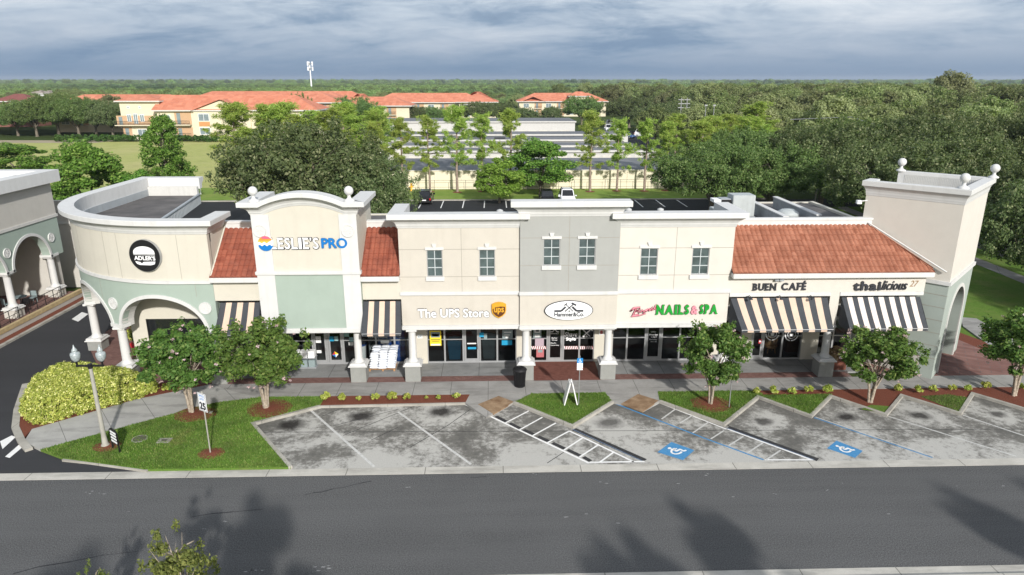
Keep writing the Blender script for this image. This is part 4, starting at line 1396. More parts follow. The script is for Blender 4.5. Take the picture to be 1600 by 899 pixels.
# --- curved corner at the left
AC = (-17.0, 44.6); AR = 9.0
def apath(off=0.0, n=28):
    P = [(-15.08, YF - off)]
    P += [(AC[0] + (AR + off) * math.cos(R(270 - a)), AC[1] + (AR + off) * math.sin(R(270 - a))) for a in [90 * i / n for i in range(n + 1)]]
    P += [(AC[0] - AR - off, 52.0 + off)]
    return P
def seg_lengths(P):
    L = [0]
    for i in range(1, len(P)):
        L.append(L[-1] + math.dist(P[i], P[i - 1]))
    return L
base_path = apath(0.0, 90)
SL = seg_lengths(base_path)
def at_s(s):
    s = max(0, min(SL[-1], s))
    for i in range(1, len(SL)):
        if s <= SL[i] + 1e-9:
            t = (s - SL[i - 1]) / (SL[i] - SL[i - 1]); a, b_ = Vector(base_path[i - 1]), Vector(base_path[i])
            d = (b_ - a).normalized()
            return a.lerp(b_, t), Vector((-d.y, d.x)) * -1    # outward normal to the left-hand side
    return Vector(base_path[-1]), Vector((-1, 0))
def s_of(pt):
    best = min(range(len(base_path)), key=lambda i: math.dist(base_path[i], pt))
    return SL[best]
sc1, sc2 = s_of((-21.0, 36.7)), s_of((-25.0, 41.0))
sc3 = sc2 + (sc2 - sc1) * 1.0
cols = [0.25, sc1, sc2, sc3]
def outn(s):
    p, n_ = at_s(s)
    c = Vector(AC) - p
    if n_.dot(c) > 0: n_ = -n_
    return p, n_
def arch_bottom(s):
    for a, b_ in zip(cols[:-1], cols[1:]):
        a2, b2 = a + .42, b_ - .42
        if a2 < s < b2:
            t = (s - (a2 + b2) / 2) / ((b2 - a2) / 2)
            return 3.15 + 1.95 * math.sqrt(max(0, 1 - t * t))
    return 3.15
def curved_band(zb, zt, o0, o1, m, s0=0.0, s1=None, ds=.12, flatb=None, smooth=False):
    """solid curved wall; zb may be a function of s"""
    s1 = s1 or SL[-1]
    k_ = max(1, round((s1 - s0) / ds))
    ss = [s0 + (s1 - s0) * i / k_ for i in range(k_ + 1)]
    extra = []
    for a, b_ in zip(cols[:-1], cols[1:]):
        for q in (a + .42, b_ - .42):
            extra += [q + e for e in (-.001, .004, .02, .05, -.004, -.02, -.05)]
    ss = sorted(set(ss) | {q for q in extra if s0 < q < s1}) if callable(zb) or callable(zt) else ss
    vs = []; fs = []
    for s in ss:
        p, n_ = outn(s)
        b_ = zb(s) if callable(zb) else zb
        t_ = zt(s) if callable(zt) else zt
        for (o_, z) in ((o1, b_), (o1, t_), (o0, t_), (o0, b_)):
            vs.append((p.x + n_.x * o_, p.y + n_.y * o_, z))
    for i in range(len(ss) - 1):
        a, c = i * 4, i * 4 + 4
        for k in range(4):
            k2 = (k + 1) % 4
            fs.append((a + k, c + k, c + k2, a + k2))
    fs += [(0, 1, 2, 3), tuple(range(len(vs) - 1, len(vs) - 5, -1))]
    return MB().add(vs, fs, m)
flip_check(sp_('curved_wall', curved_band(6.10, 8.75, -.35, 0, cream)))
flip_check(sp_('curved_fascia', curved_band(arch_bottom, 5.95, -.35, 0, greenst)))
flip_check(sp_('belt_course', curved_band(5.93, 6.10, -.2, .10, white)))
ab2 = lambda s: arch_bottom(s) + .001
# arch trim: thin raised moulding hugging the arch edge
def arch_trim(a, b_):
    a2, b2 = a + .42, b_ - .42
    c_, hw = (a2 + b2) / 2, (b2 - a2) / 2
    vs = []; fs = []; n = 40
    for i in range(n + 1):
        th = PI * i / n
        for (rx, rzv) in ((0, 0), (.20, .20)):
            s = c_ - (hw + rx) * math.cos(th); z = 3.15 + (1.95 + rzv) * math.sin(th)
            p, n_ = outn(s)
            vs.append((p.x + n_.x * .06, p.y + n_.y * .06, z)); vs.append((p.x - n_.x * .02, p.y - n_.y * .02, z))
    for i in range(n):
        k = i * 4; q = k + 4
        fs += [(k, q, q + 2, k + 2), (k + 2, q + 2, q + 3, k + 3), (k + 1, k, q, q + 1)]
    return MB().add(vs, fs, white)
for a, b_ in zip(cols[:-1], cols[1:]):
    sp_('arch_trim', arch_trim(a, b_))
    # deep intrados back to the inner wall
    mb = MB(); a2, b2 = a + .42, b_ - .42; vs = []
    n = 30
    for i in range(n + 1):
        th = PI * i / n
        s = (a2 + b2) / 2 - (b2 - a2) / 2 * math.cos(th); z = 3.15 + 1.95 * math.sin(th)
        p, n_ = outn(s)
        vs += [(p.x - n_.x * .02, p.y - n_.y * .02, z + .002), (p.x - n_.x * .75, p.y - n_.y * .75, z + .002)]
    mb.add(vs, [(2 * i, 2 * i + 1, 2 * i + 3, 2 * i + 2) for i in range(n)], whitew)
    sp_('arch_soffit', mb)
for s in cols:
    a, b_ = max(.0, s - .46), min(SL[-1], s + .46)
    flip_check(sp_('impost', curved_band(3.14, 3.34, -.5, .09, white, a, b_, .1)))
for s in (cols[1], cols[2], cols[3]):
    p, n_ = outn(s)
    p = p - n_ * .2
    column(p.x, p.y, top=3.15, ph=.62, r=.24)
# outer cornice and coping following the curve, then the rear parapet and right return
co = [(-15.08, 38.0)] + apath(0, 40)
co = co[::-1]
cor = sweep([(-22.5, 52.0)][:0] + [(-21.9, 52.0)] + [(-26.0, 52.0)] + apath(0, 40)[1:-1][::-1] + [(-15.08, YF), (-15.08, 38.0)], cornice_prof(.80, .46), white, .36, 8.62)
flip_check(sp_('cornice', cor))
sp_('wall', MB().box(-15.38, -15.08, YF + .3, 38.0, 6.0, 8.70, cream).box(-15.38, -15.08, YF + .3, YG, 3.15, 6.0, greenst))
# sage trimmed roof strip inside the curve
def arc_in(r_, a0=0, a1=90, n=20):
    return [(AC[0] + r_ * math.cos(R(270 - (a0 + (a1 - a0) * i / n))), AC[1] + r_ * math.sin(R(270 - (a0 + (a1 - a0) * i / n)))) for i in range(n + 1)]
strip = [(-19.6, 36.2)] + arc_in(8.62, 18, 90) + [(-25.62, 51.6), (-22.1, 51.6)]
sp_('flat_roof', MB().prism(strip, 7.95, 8.15, darkroof))
ip = MB()
q = curved_band(8.15, 8.62, -.43, -.34, metalw); ip.add(q.v, q.f, metalw)
sp_('parapet_lining', ip)
sp_('flashing', MB().tube([(-19.4, 36.3, 8.2), (-22.0, 51.6, 8.2)], .09, metalw, 6).box(-25.6, -22.0, 51.3, 51.6, 8.15, 8.8, whitew))
rp_ = MB()
rp_.obox((-19.45, 36.4), (-22.05, 51.6), .06, 7.5, 8.15, metalw)
for k in range(46):
    t_ = k / 45
    x, y = -19.39 + (-2.6) * t_, 36.45 + 15.1 * t_
    rp_.box(x + .0, x + .06, y - .04, y + .04, 7.5, 8.1, metalw)
sp_('corrugated_wall', rp_)
# inner arcade walls
iw = MB()
iw.box(-16.6, -15.2, 38.3, 38.6, H, 5.9, cream).box(-20.4, -16.6, 38.3, 38.6, 3.0, 5.9, cream).box(-20.4, -16.6, 38.3, 38.6, H, .8, cream).box(-21.3, -20.4, 38.3, 38.6, H, 5.9, cream)
iw.obox((-21.15, 38.31), (-23.2, 52), .15, H, 5.9, cream)
iw.prism([(-15.1, 38.3), (-15.1, 36)] + arc_in(8.6, 0, 90) + [(-25.6, 52), (-21.3, 52)], 5.91, 5.95, whitew)
sp_('arcade_wall', iw)
o = sp_('arcade_window', MB().box(-20.4, -20.34, 38.32, 38.4, .8, 3.0, black).box(-16.66, -16.6, 38.32, 38.4, .8, 3.0, black).box(-18.5, -18.44, 38.32, 38.4, .8, 3.0, black).box(-20.34, -16.66, 38.32, 38.4, .8, .86, black))
sub(o, 'pane', MB().box(-20.34, -16.66, 38.38, 38.42, .86, 3.0, carglass))
sp_('medallion', medallion(-15.65, 4.55, YF - .001, .34))
def medal_s(s, z):
    p, n_ = outn(s)
    mb = medallion(0, 0, 0, .34)
    ang = math.atan2(n_.y, n_.x) + PI / 2
    return mb.xf(Matrix.Translation((p.x, p.y, z)) @ Matrix.Rotation(ang, 4, 'Z'))
sp_('medallion', medal_s(cols[1], 4.55)); sp_('medallion', medal_s(cols[2], 4.55))
jt = MB()
for s in (1.6, 5.1, 6.1, 9, 9.9, 12.5):
    q = curved_band(3.4 if False else 6.12, 8.6, 0, .004, groove, s, s + .02, .02); jt.add(q.v, q.f, groove)
for s in (.95, cols[1] - .35 if False else cols[1] + .9):
    q = curved_band(5.2 if s < 2 else 4.6, 5.92, 0, .004, groove, s, s + .02, .02); jt.add(q.v, q.f, groove)
sp_('joints', jt)

# --- corner tower, turned 45 degrees
TW = MB()
A = Vector((24.8, 34.95)); eL = Vector((-1, 1)).normalized(); eR = Vector((1, 1)).normalized()
WL, WR = 4.85, 6.15
def T(a, b_):      # a along the left face, b along the right face
    p = A + eL * a + eR * b_
    return (p.x, p.y)
def tbox(mb, a0, a1, b0, b1, z0, z1, m):
    mb.prism([T(a0, b0), T(a1, b0), T(a1, b1), T(a0, b1)], z0, z1, m)
    return mb
tbox(TW, 0, .3, 0, WR, 5.80, 10.1, warm); tbox(TW, .3, WL, 0, .3, 5.80, 10.1, warm)
tbox(TW, WL - .3, WL, .3, WR, 5.80, 10.1, warm); tbox(TW, .3, WL - .3, WR - .3, WR, 5.80, 10.1, warm)
sp_('tower_wall', TW)
# lower storey with an arch through the right face and the rear
def arched_face(b0, b1, aa0, aa1, m, z1=5.66):
    """wall along b with an arched opening"""
    c_, hw = (b0 + b1) / 2 + .1, 1.75
    mb = MB(); vs = []; n = 32
    bs = [b0] + [c_ - hw * math.cos(PI * i / n) for i in range(n + 1)] + [b1]
    prof = [(b0, 0)]
    pts = [(b0, z1), (b0, H), (c_ - hw, H)] + [(c_ - hw * math.cos(PI * i / n), 3.15 + 1.75 * math.sin(PI * i / n)) for i in range(n + 1)] + [(c_ + hw, H), (b1, H), (b1, z1)]
    # build as quads between arch and top
    def P3(a, b_, z):
        p = T(a, b_)
        return (p[0], p[1], z)
    tb = []
    def col_(ba, bb, za, zb):
        mb.add([P3(aa0, ba, za), P3(aa0, bb, zb), P3(aa0, bb, z1), P3(aa0, ba, z1)], [(0, 1, 2, 3)], m)
        mb.add([P3(aa1, ba, za), P3(aa1, bb, zb), P3(aa1, bb, z1), P3(aa1, ba, z1)], [(3, 2, 1, 0)], m)
        mb.add([P3(aa0, ba, za), P3(aa0, bb, zb), P3(aa1, bb, zb), P3(aa1, ba, za)], [(3, 2, 1, 0)], m)
    col_(b0, c_ - hw, H, H); col_(c_ + hw, b1, H, H)
    for i in range(n):
        ba, bb = c_ - hw * math.cos(PI * i / n), c_ - hw * math.cos(PI * (i + 1) / n)
        col_(ba, bb, 3.15 + 1.75 * math.sin(PI * i / n), 3.15 + 1.75 * math.sin(PI * (i + 1) / n))
    for b_ in (b0, b1):
        mb.add([P3(aa0, b_, H), P3(aa1, b_, H), P3(aa1, b_, z1), P3(aa0, b_, z1)], [(0, 1, 2, 3)], m)
    for b_ in (c_ - hw, c_ + hw):
        mb.add([P3(aa0, b_, H), P3(aa1, b_, H), P3(aa1, b_, 3.16), P3(aa0, b_, 3.16)], [(0, 1, 2, 3)], m)
    return mb, c_, hw
mb, c_, hw = arched_face(0, WR, 0, .75, greenst2)
flip_check(sp_('tower_arch_wall', mb))
TL = MB(); tbox(TL, .75, WL, 0, .75, H, 5.66, greenst2); tbox(TL, WL - .4, WL, .75, WR, H, 5.66, greenst2); tbox(TL, .75, WL - .4, WR - .4, WR, 1.0, 5.66, greenst2)
sp_('tower_base', TL)
TG = MB(); tbox(TG, .752, WL + .004, -.004, .4, H, 1.35, greige)
sp_('tower_plinth', TG)
tr = MB(); vs = []; n = 36
for i in range(n + 1):
    th = PI * i / n
    for rr_ in (0, .22):
        p = T(-.05, c_ - (hw + rr_) * math.cos(th)); q = T(.02, c_ - (hw + rr_) * math.cos(th)); z = 3.15 + (1.75 + rr_) * math.sin(th)
        vs += [(*p, z), (*q, z)]
tr.add(vs, [f for i in range(n) for f in ((4 * i, 4 * i + 4, 4 * i + 6, 4 * i + 2), (4 * i + 2, 4 * i + 6, 4 * i + 7, 4 * i + 3), (4 * i, 4 * i + 1, 4 * i + 5, 4 * i + 4))], whitew)
for s_, b_ in ((-1, c_ - hw - .22), (1, c_ + hw)):
    tbox(tr, -.05, .02, b_, b_ + .22, H, 3.15, whitew)
sp_('arch_trim', tr)
bl = MB()
tbox(bl, -.10, WL + .05, -.10, .2, 5.66, 5.86, white); tbox(bl, -.10, .2, .2, WR + .05, 5.66, 5.86, white)
tbox(bl, .2, WL, .2, WR - .3, 5.50, 5.60, whitew)
sp_('belt_course', bl)
jt = MB()
for z in (1.35, 2.1, 2.85, 3.6, 4.35, 5.05):
    tbox(jt, .0, WL, -.008, .1, z - .015, z + .015, groove)
sp_('joints', jt)
tp = [T(WL, WR * .18), T(WL, 0), T(0, 0), T(0, WR), T(WL, WR)]
o = sp_('cornice', sweep(tp, cornice_prof(.84, .24), white, .30, 10.08)); flip_check(o)
tf = MB(); tbox(tf, .3, WL - .3, .3, WR - .3, 9.7, 9.9, whitew)
for k in range(44):
    a = .45 + k * (WL - .9) / 43
    tbox(tf, a, a + .05, WR - .322, WR - .29, 9.9, 10.75, whitew)
sp_('tower_roof', tf)
for a, b_ in ((-.1, WR + .05), (.25, .25), (WL - .1, WR - .2)):
    p = T(a, b_)
    ball(p[0], p[1], 10.92, .25)
sp_('security_camera', MB().box(21.0, 21.25, 38.5, 38.7, 9.55, 9.75, signwhite).tube([(21.1, 38.5, 9.7), (21.5, 38.3, 9.8)], .03, signwhite, 6))

# --- rooftop kit (loose things)
t = thing('air_conditioner', 'tall grey steel air conditioning unit on the flat roof behind the tiled slope', 'air conditioner', (16.6, 45.0, 7.55))
part(t, 'casing', MB().bevbox(-.75, .75, -.6, .6, .15, 1.55, hvac, .03).box(-.8, .8, -.65, .65, 0, .15, metald))
part(t, 'duct', MB().bevbox(-1.5, -.76, -.4, .4, .7, 1.3, metalw, .03).box(-1.95, -1.5, -.45, .45, 1.05, 1.25, signwhite))
part(t, 'vent_grille', MB().box(-1.45, -.8, -.42, -.401, .75, 1.25, black))
t = thing('air_conditioner', 'low wide grey roof unit in front of the tall air conditioner', 'air conditioner', (15.0, 43.2, 7.55))
part(t, 'casing', MB().bevbox(-.9, .9, -.6, .6, .1, .95, hvac, .03).box(-.95, .95, -.65, .65, 0, .1, metald))
part(t, 'fan_grille', MB().lathe([(.4, 0), (.4, .03)], -.3, 0, black, 20, .952))
t = thing('roof_fan', 'squat round roof fan between the low parapets near the corner tower', 'roof fan', (19.2, 43.5, 7.55))
part(t, 'cowl', MB().lathe([(.55, 0), (.55, .35), (.75, .4), (.7, .6), (.4, .78), (.05, .82)], 0, 0, hvac, 20))
vx = []
for lab, px, py in (('small pale vent pipe above the cornice right of the grey facade', 982, 328), ('small pale vent pipe above the cornice, the second along behind the nail shop', 1032, 328), ('small pale vent pipe above the cornice left of the grey facade', 781, 330)):
    X, Z = v(px, py, 41.0)
    t = thing('vent_pipe', lab, 'vent pipe', (X, 41.0, 7.55), group='vent pipes on the shop roof')
    part(t, 'pipe', MB().lathe([(.09, 0), (.09, Z - 7.55 - .15)], 0, 0, pvc, 12))
    part(t, 'cap', MB().lathe([(.12, Z - 7.7), (.2, Z - 7.64), (.2, Z - 7.5), (.06, Z - 7.44)], 0, 0, pvc, 12))
# ================================================================== AWNINGS
def awning(x0, x1, xb0, xb1, n, c1, c2, label, side=True, zt=4.86, zb=3.40, yb=34.45):
    t = thing('awning', label, 'awning', group='striped awnings over the shop fronts')
    yt = YF - .06
    val = .0
    A_ = MB(); B_ = MB()
    for i in range(n):
        a, b_ = i / n, (i + 1) / n
        mb = A_ if i % 2 == 0 else B_
        m = c1 if i % 2 == 0 else c2
        vs = []
        seg = 6
        for k in range(seg + 1):
            s = k / seg
            y = yt + (yb - yt) * s; z = zt + (zb - zt) * s - .05 * math.sin(PI * s)
            X0 = x0 + (xb0 - x0) * s; X1 = x1 + (xb1 - x1) * s
            for q in (a, (a + b_) / 2, b_):
                vs.append((X0 + (X1 - X0) * q, y, z))
            if k == seg:
                pass
        for q in (a, (a + b_) / 2, b_):
            vs.append((xb0 + (xb1 - xb0) * q, yb + .01, zb - .16))
        mb.add(vs, [(3 * k + j, 3 * k + j + 1, 3 * k + j + 4, 3 * k + j + 3) for k in range(seg + 1) for j in range(2)], m)
    part(t, 'dark_stripes', A_); part(t, 'pale_stripes', B_)
    for x, xb in ((x0, xb0), (x1, xb1)):
        part(t, 'end_panel', MB().add([(x, yt, zt), (xb, yb, zb), (xb, yb, zb - .16), (x, yt, zb - .16)], [(0, 1, 2, 3)], c1))
    f = MB()
    f.tube([(xb0, yb, zb - .02), (xb1, yb, zb - .02)], .02, alum, 6).tube([(xb0 + .05, yb, zb - .1), (x0 + .05, yt, zb - .1)], .02, alum, 6).tube([(xb1 - .05, yb, zb - .1), (x1 - .05, yt, zb - .1)], .02, alum, 6)
    part(t, 'frame', f)
    return t
awning(-14.78, -12.66, -14.9, -12.6, 7, navy, tan, 'short charcoal and tan striped awning beside the curved corner, half behind the flowering tree')
awning(-7.08, -5.08, -7.1, -5.0, 7, navy, tan, 'short charcoal and tan striped awning above the pallet of white bags')
awning(13.06, 18.48, 13.45, 18.50, 15, navy, tan, 'wide charcoal and tan striped awning under the black serif cafe sign')
awning(19.28, 23.7, 19.4, 23.75, 15, navy, pink, 'wide charcoal and pale striped awning next to the corner tower')
def gooseneck(x, z, label, y=YF):
    t = thing('wall_lamp', label, 'lamp', (x, y, z), group='small lamps above the cafe awning')
    part(t, 'arm', MB().tube([(0, -.04, 0), (0, -.25, .16), (.02, -.45, .12)], .018, signdark, 6).box(-.06, .06, -.08, -.041, -.06, .06, signdark))
    part(t, 'shade', MB().lathe([(.11, 0), (.07, .08), (.02, .12)], .02, -.48, signdark, 12, .0))
for px, lab in ((1168, 'small dark lamp above the left end of the wide tan awning'), (1215, 'small dark lamp above the middle of the wide tan awning'), (1263, 'small dark lamp above the right end of the wide tan awning')):
    X, Z = v(px, 463, YF)
    gooseneck(X, Z - .04, lab)
t = thing('flood_light', 'small grey twin floodlight under the eave above the serif cafe sign', 'floodlight', (*(lambda q: (q[0], YF, q[1]))(v(1216, 437, YF)),))
part(t, 'head', MB().box(-.24, -.02, -.2, -.05, -.05, .05, metald).box(.02, .24, -.2, -.05, -.05, .05, metald))
part(t, 'bracket', MB().box(-.05, .05, -.049, 0, -.04, .04, metald))

# ================================================================== SIGNS
def vv(px, py, y=YF):
    return v(px, py, y)
# round burger sign
sc_, sz_ = vv(233.5, 396, 36.05)
p_, n__ = outn(s_of((-18.4, 35.72)))
SGN = thing('shop_sign', 'round black sign with a white burger on the curved cream wall', 'sign', (p_.x, p_.y, 7.50), math.atan2(n__.y, n__.x) + PI / 2)
def circ(r, n=36, cx=0, cz=0):
    return [(cx + r * math.cos(2 * PI * i / n), cz + r * math.sin(2 * PI * i / n)) for i in range(n)]
part(SGN, 'disc', MB().extr(circ(.88), -.16, -.002, alum).extr(circ(.86), -.18, -.161, black))
bun = MB()
bun.extr([(-.60, .10)] + [(.60 * math.cos(PI - PI * i / 16), .18 + .34 * math.sin(PI * i / 16)) for i in range(17)] + [(.60, .10)], -.20, -.181, signwhite)
bun.extr([(-.60, .045), (.60, .045), (.60, .065), (-.60, .065)], -.20, -.181, signwhite)
bun.extr([(-.56, -.30), (-.30, -.34), (-.20, -.42), (-.1, -.33), (.58, -.29), (.52, -.44), (.3, -.50), (-.3, -.50), (-.48, -.44)], -.20, -.181, signwhite)
part(SGN, 'burger', bun)
sd_ = MB()
for a, b_ in ((-.3, .3), (-.1, .4), (.15, .36), (.35, .27), (-.4, .22), (0, .26), (.2, .2)):
    sd_.extr([(a - .015, b_), (a, b_ - .012), (a + .015, b_), (a, b_ + .012)], -.203, -.2005, signdark)
part(SGN, 'seeds', sd_)
text(SGN, 'lettering', "ADLER'S", -.60, .60, -.24, .0, -.18, signwhite, ext=.012, offset=.035)

def bar(mb, x0, x1, z0, z1, y0, y1, m):
    return mb.box(x0, x1, y0, y1, z0, z1, m)
# pool shop sign
yy = yl
S = thing('shop_sign', 'white and blue capital letter sign with a sunset wave disc on the arched parapet', 'sign')
wc = vv(416, 380, yy)
rw = .40
seg_ = lambda a0, a1, z=0, n=12: [(wc[0] + rw * math.cos(R(a0 + (a1 - a0) * i / n)), wc[1] + rw * math.sin(R(a0 + (a1 - a0) * i / n))) for i in range(n + 1)]
wave = lambda off, a=1: [(wc[0] - .38 + .76 * i / 12, wc[1] + off + .045 * math.sin(i * PI / 2)) for i in range(13)][::a]
w = MB()
w.extr(circ(rw - .01, 32, *wc), yy - .10, yy - .002, signwhite)
part(S, 'disc', w)
w = MB()
w.extr(seg_(205, 335) + [(wc[0] + .36, wc[1] - .10)] + wave(-.10, -1) + [], yy - .13, yy - .101, leslieblue)
part(S, 'blue_wave', w)
w = MB()
w.extr(seg_(55, 158) + wave(.06)[:10] + [(wc[0] + .24, wc[1] + .12)], yy - .125, yy - .101, yellowo)
part(S, 'yellow_sun', w)
w = MB()
w.extr([(wc[0] - .28, wc[1] + .16), (wc[0] + .28, wc[1] + .16)] + seg_(30, 140, n=10), yy - .135, yy - .126, orange)
w.extr([(wc[0] - .16, wc[1] + .26), (wc[0] + .24, wc[1] + .26)] + seg_(40, 115, n=8), yy - .145, yy - .136, magenta)
part(S, 'rose_sky', w)
a = vv(424.5, 389, yy); b_ = vv(497.5, 371, yy)
# lettering: big L then small capitals with slab serifs
def serif_text(par, txt, x0, x1, zb, zt, y, face, ret, shear=0.0, bold=.03, ext=.05, serif=.06, t_=.10, skip='', edge=False):
    """letters one by one, each with slab serifs at the foot and head of its stems"""
    me_w = []
    for ch in txt:
        if ch == ' ':
            me_w.append(.35); continue
        me = text_mesh(ch, 1, 0.01)
        xs_ = [q.co.x for q in me.vertices]
        me_w.append(.12 if ch == "'" else max(.22, max(xs_) - min(xs_)))
        bpy.data.meshes.remove(me)
    gap = .10
    tot = sum(me_w) + gap * (len(txt) - 1)
    k = (x1 - x0) / tot
    x = x0
    h = zt - zb
    stems = {'L': ([0], [0, .98]), 'E': ([0], [.0]), 'N': ([0, 1], [0, 1]), 'A': ([], [0, 1]), 'I': ([.5], [.5]), 'P': ([0], [0]), 'B': ([0], [0]), 'F': ([0], [0]), 'U': ([0, 1], []), 'É': ([0], [0]), 'S': ([], []), 'C': ([], []), '&': ([], []), "'": ([], [])}
    for ch, w_ in zip(txt, me_w):
        if ch != ' ':
            zt2 = zt + (h * .28 if ch == 'É' else 0)
            zb2 = zb if ch != "'" else zb + h * .72
            text(par, 'letter', ch, x + shear * 0, x + w_ * k, zb2, zt2, y, face, ret, ext=ext, offset=bold)
            if edge: text(par, 'letter_shadow_edge', ch, x - .05, x + w_ * k + .03, zb2 - .06, zt2 + .01, y + .015, signdark, signdark, ext=.012, offset=bold)  # dark offset copy: painted shadow outline, low and left of each letter
            s_ = MB()
            tops, bots = stems.get(ch, ([], []))
            for q in tops:
                c = x + w_ * k * (q * .84 + .08)
                s_.box(c - serif * k * 1.6, c + serif * k * 1.6, y - ext * .98, y, zt - h * .09, zt, face)
            for q in bots:
                c = x + w_ * k * (q * .84 + .08)
                s_.box(c - serif * k * 1.6, c + serif * k * 1.6, y - ext * .98, y, zb, zb + h * .09, face)
            if s_.v:
                s_.build('serif', par.children[-1] if False else par)
        x += (w_ + gap) * k
serif_text(S, "LESLIE'S", a[0], b_[0], a[1], b_[1], yy - .02, signwhite, signdark, bold=.018, ext=.08, edge=True, serif=.035)
a = vv(503, 388, yy); b_ = vv(542.5, 371.5, yy)
text(S, 'lettering', "PRO", a[0], b_[0], a[1], b_[1], yy - .02, leslieblue, signdark, ext=.06, offset=.035)

# parcel shop sign
S = thing('shop_sign', 'white rounded lettering with a brown and gold shield above the yellow poster window', 'sign')
a = vv(653, 496.5); b_ = vv(764, 481.5)
full = (a[0], b_[0])
text(S, 'lettering', 'The UPS Store', a[0], b_[0], a[1], b_[1], YF - .02, signwhite, signdark, ext=.05, offset=.025)
text(S, 'lettering_shadow_edge', 'The UPS Store', a[0] - .03, b_[0] + .03, a[1] - .035, b_[1] + .02, YF - .005, signdark, signdark, ext=.022, offset=.045)  # larger dark copy behind: dark letter returns and a painted shadow outline
c = vv(779.5, 484); hw_, hh_ = .385, .44
shp = lambda k: [(c[0] + x * hw_ * k, c[1] + z * hh_ * k) for x, z in ((-.98, .72), (-.55, .92), (0, 1.0), (.55, .92), (.98, .72), (1.0, .0), (.88, -.42), (.5, -.78), (0, -1.02), (-.5, -.78), (-.88, -.42), (-1.0, .0))]
part(S, 'shield', MB().extr(shp(1.05), YF - .10, YF - .003, gold))
part(S, 'shield_field', MB().extr(shp(.90), YF - .115, YF - .101, brownsh))
part(S, 'gold_band', MB().extr([(c[0] - .36, c[1] + .29), (c[0] - .2, c[1] + .38), (c[0], c[1] + .41), (c[0] + .2, c[1] + .38), (c[0] + .36, c[1] + .29), (c[0] + .36, c[1] + .20), (c[0] + .1, c[1] + .22), (c[0] - .2, c[1] + .17), (c[0] - .36, c[1] + .06)], YF - .125, YF - .116, gold))
text(S, 'lettering', 'ups', c[0] - .28, c[0] + .28, c[1] - .24, c[1] + .15, YF - .116, gold, ext=.012, offset=.03)

# oval sign with crossed hammers
yo = YF - .162
S = thing('shop_sign', 'white oval sign with crossed hammers above the brown paved doorway', 'sign')
c = vv(888.5, 484.5, yo)
ov = lambda k, n=40: [(c[0] + 1.34 * k * math.cos(2 * PI * i / n), c[1] + .56 * k * math.sin(2 * PI * i / n)) for i in range(n)]
part(S, 'board', MB().extr(ov(1.0), yo - .10, yo - .003, signdark).extr(ov(.965), yo - .112, yo - .101, signwhite))
def stroke2(mb, pts, w, y0, y1, m):
    for (a, b_), (p, q) in zip(pts[:-1], pts[1:]):
        d = Vector((p - a, q - b_)).normalized(); n = Vector((-d.y, d.x)) * w
        mb.extr([(a + n.x, b_ + n.y), (a - n.x, b_ - n.y), (p - n.x, q - n.y), (p + n.x, q + n.y)], y0, y1, m)
    return mb
hm = MB()
cx_, cz_ = c
stroke2(hm, [(cx_ - .22, cz_ - .05), (cx_ + .28, cz_ + .40)], .03, yo - .13, yo - .113, signdark)
stroke2(hm, [(cx_ + .24, cz_ - .05), (cx_ - .18, cz_ + .36)], .022, yo - .128, yo - .113, signdark)
stroke2(hm, [(cx_ + .14, cz_ + .44), (cx_ + .40, cz_ + .30)], .045, yo - .132, yo - .113, signdark)
stroke2(hm, [(cx_ - .26, cz_ + .30), (cx_ - .10, cz_ + .42)], .03, yo - .132, yo - .113, signdark)
stroke2(hm, [(cx_ - .02, cz_ - .03), (cx_ + .06, cz_ - .03)], .035, yo - .132, yo - .113, signdark)
part(S, 'hammers', hm)
rl = MB()
stroke2(rl, [(cx_ - .80, cz_ - .02), (cx_ - .42, cz_ - .02), (cx_ - .18, cz_ + .22)], .055, yo - .127, yo - .113, signdark)
stroke2(rl, [(cx_ + .80, cz_ - .02), (cx_ + .42, cz_ - .02), (cx_ + .18, cz_ + .22)], .055, yo - .127, yo - .113, signdark)
part(S, 'roof_shape', rl)
text(S, 'lettering', 'Hammer&Co.', cx_ - .80, cx_ + .85, cz_ - .34, cz_ - .09, yo - .112, signdark, ext=.008, offset=.035)
part(S, 'small_print', MB().box(cx_ - .72, cx_ + .75, yo - .117, yo - .1125, cz_ - .375, cz_ - .36, signdark))

# nail salon sign
S = thing('shop_sign', 'pink script and green capital letter sign on the warm white fascia', 'sign')
a = vv(984, 493); b_ = vv(1025, 476)
# slanted script drawn as tubes
sc = MB(); sh = MB()
def script(pts, r_=.028):
    P = [(a[0] + x * (b_[0] - a[0]), YF - .09, a[1] + z * (b_[1] - a[1])) for x, z in pts]
    sc.tube(P, r_, signpink, 6)
    sh.tube([(x + .02, YF - .035, z - .025) for x, _, z in P], r_ * 1.9, signred, 6)
script([(.10, .05), (.22, .70), (.08, .62), (.0, .45), (.12, .75), (.36, .80), (.38, .60), (.18, .45), (.36, .38), (.32, .12), (.08, .0)], .03)
script([(.40, .35), (.46, .55), (.52, .35), (.50, .25), (.58, .50), (.62, .60), (.60, .40), (.68, .62), (.74, .70), (.72, .45), (.80, .58)])
script([(.78, .52), (.86, .82), (.84, .50), (.92, .62), (.98, 1.05), (.94, .6), (1.0, .62)])
script([(.05, -.06), (.35, .02), (.60, .22)], .02)
part(S, 'script_lettering', sc); part(S, 'script_edge', sh)
a = vv(1024.5, 491.5); b_ = vv(1077, 475.5)
serif_text(S, 'NAILS', a[0], b_[0], a[1], b_[1], YF - .02, signgreen, signred, bold=.05, ext=.07)
a = vv(1078.5, 491); b_ = vv(1090.5, 477.5)
text(S, 'lettering', '&', a[0], b_[0], a[1], b_[1], YF - .02, signpink, signred, ext=.06, offset=.04)
a = vv(1092, 490.5); b_ = vv(1121, 475)
serif_text(S, 'SPA', a[0], b_[0], a[1], b_[1], YF - .02, signgreen, signred, bold=.05, ext=.07)

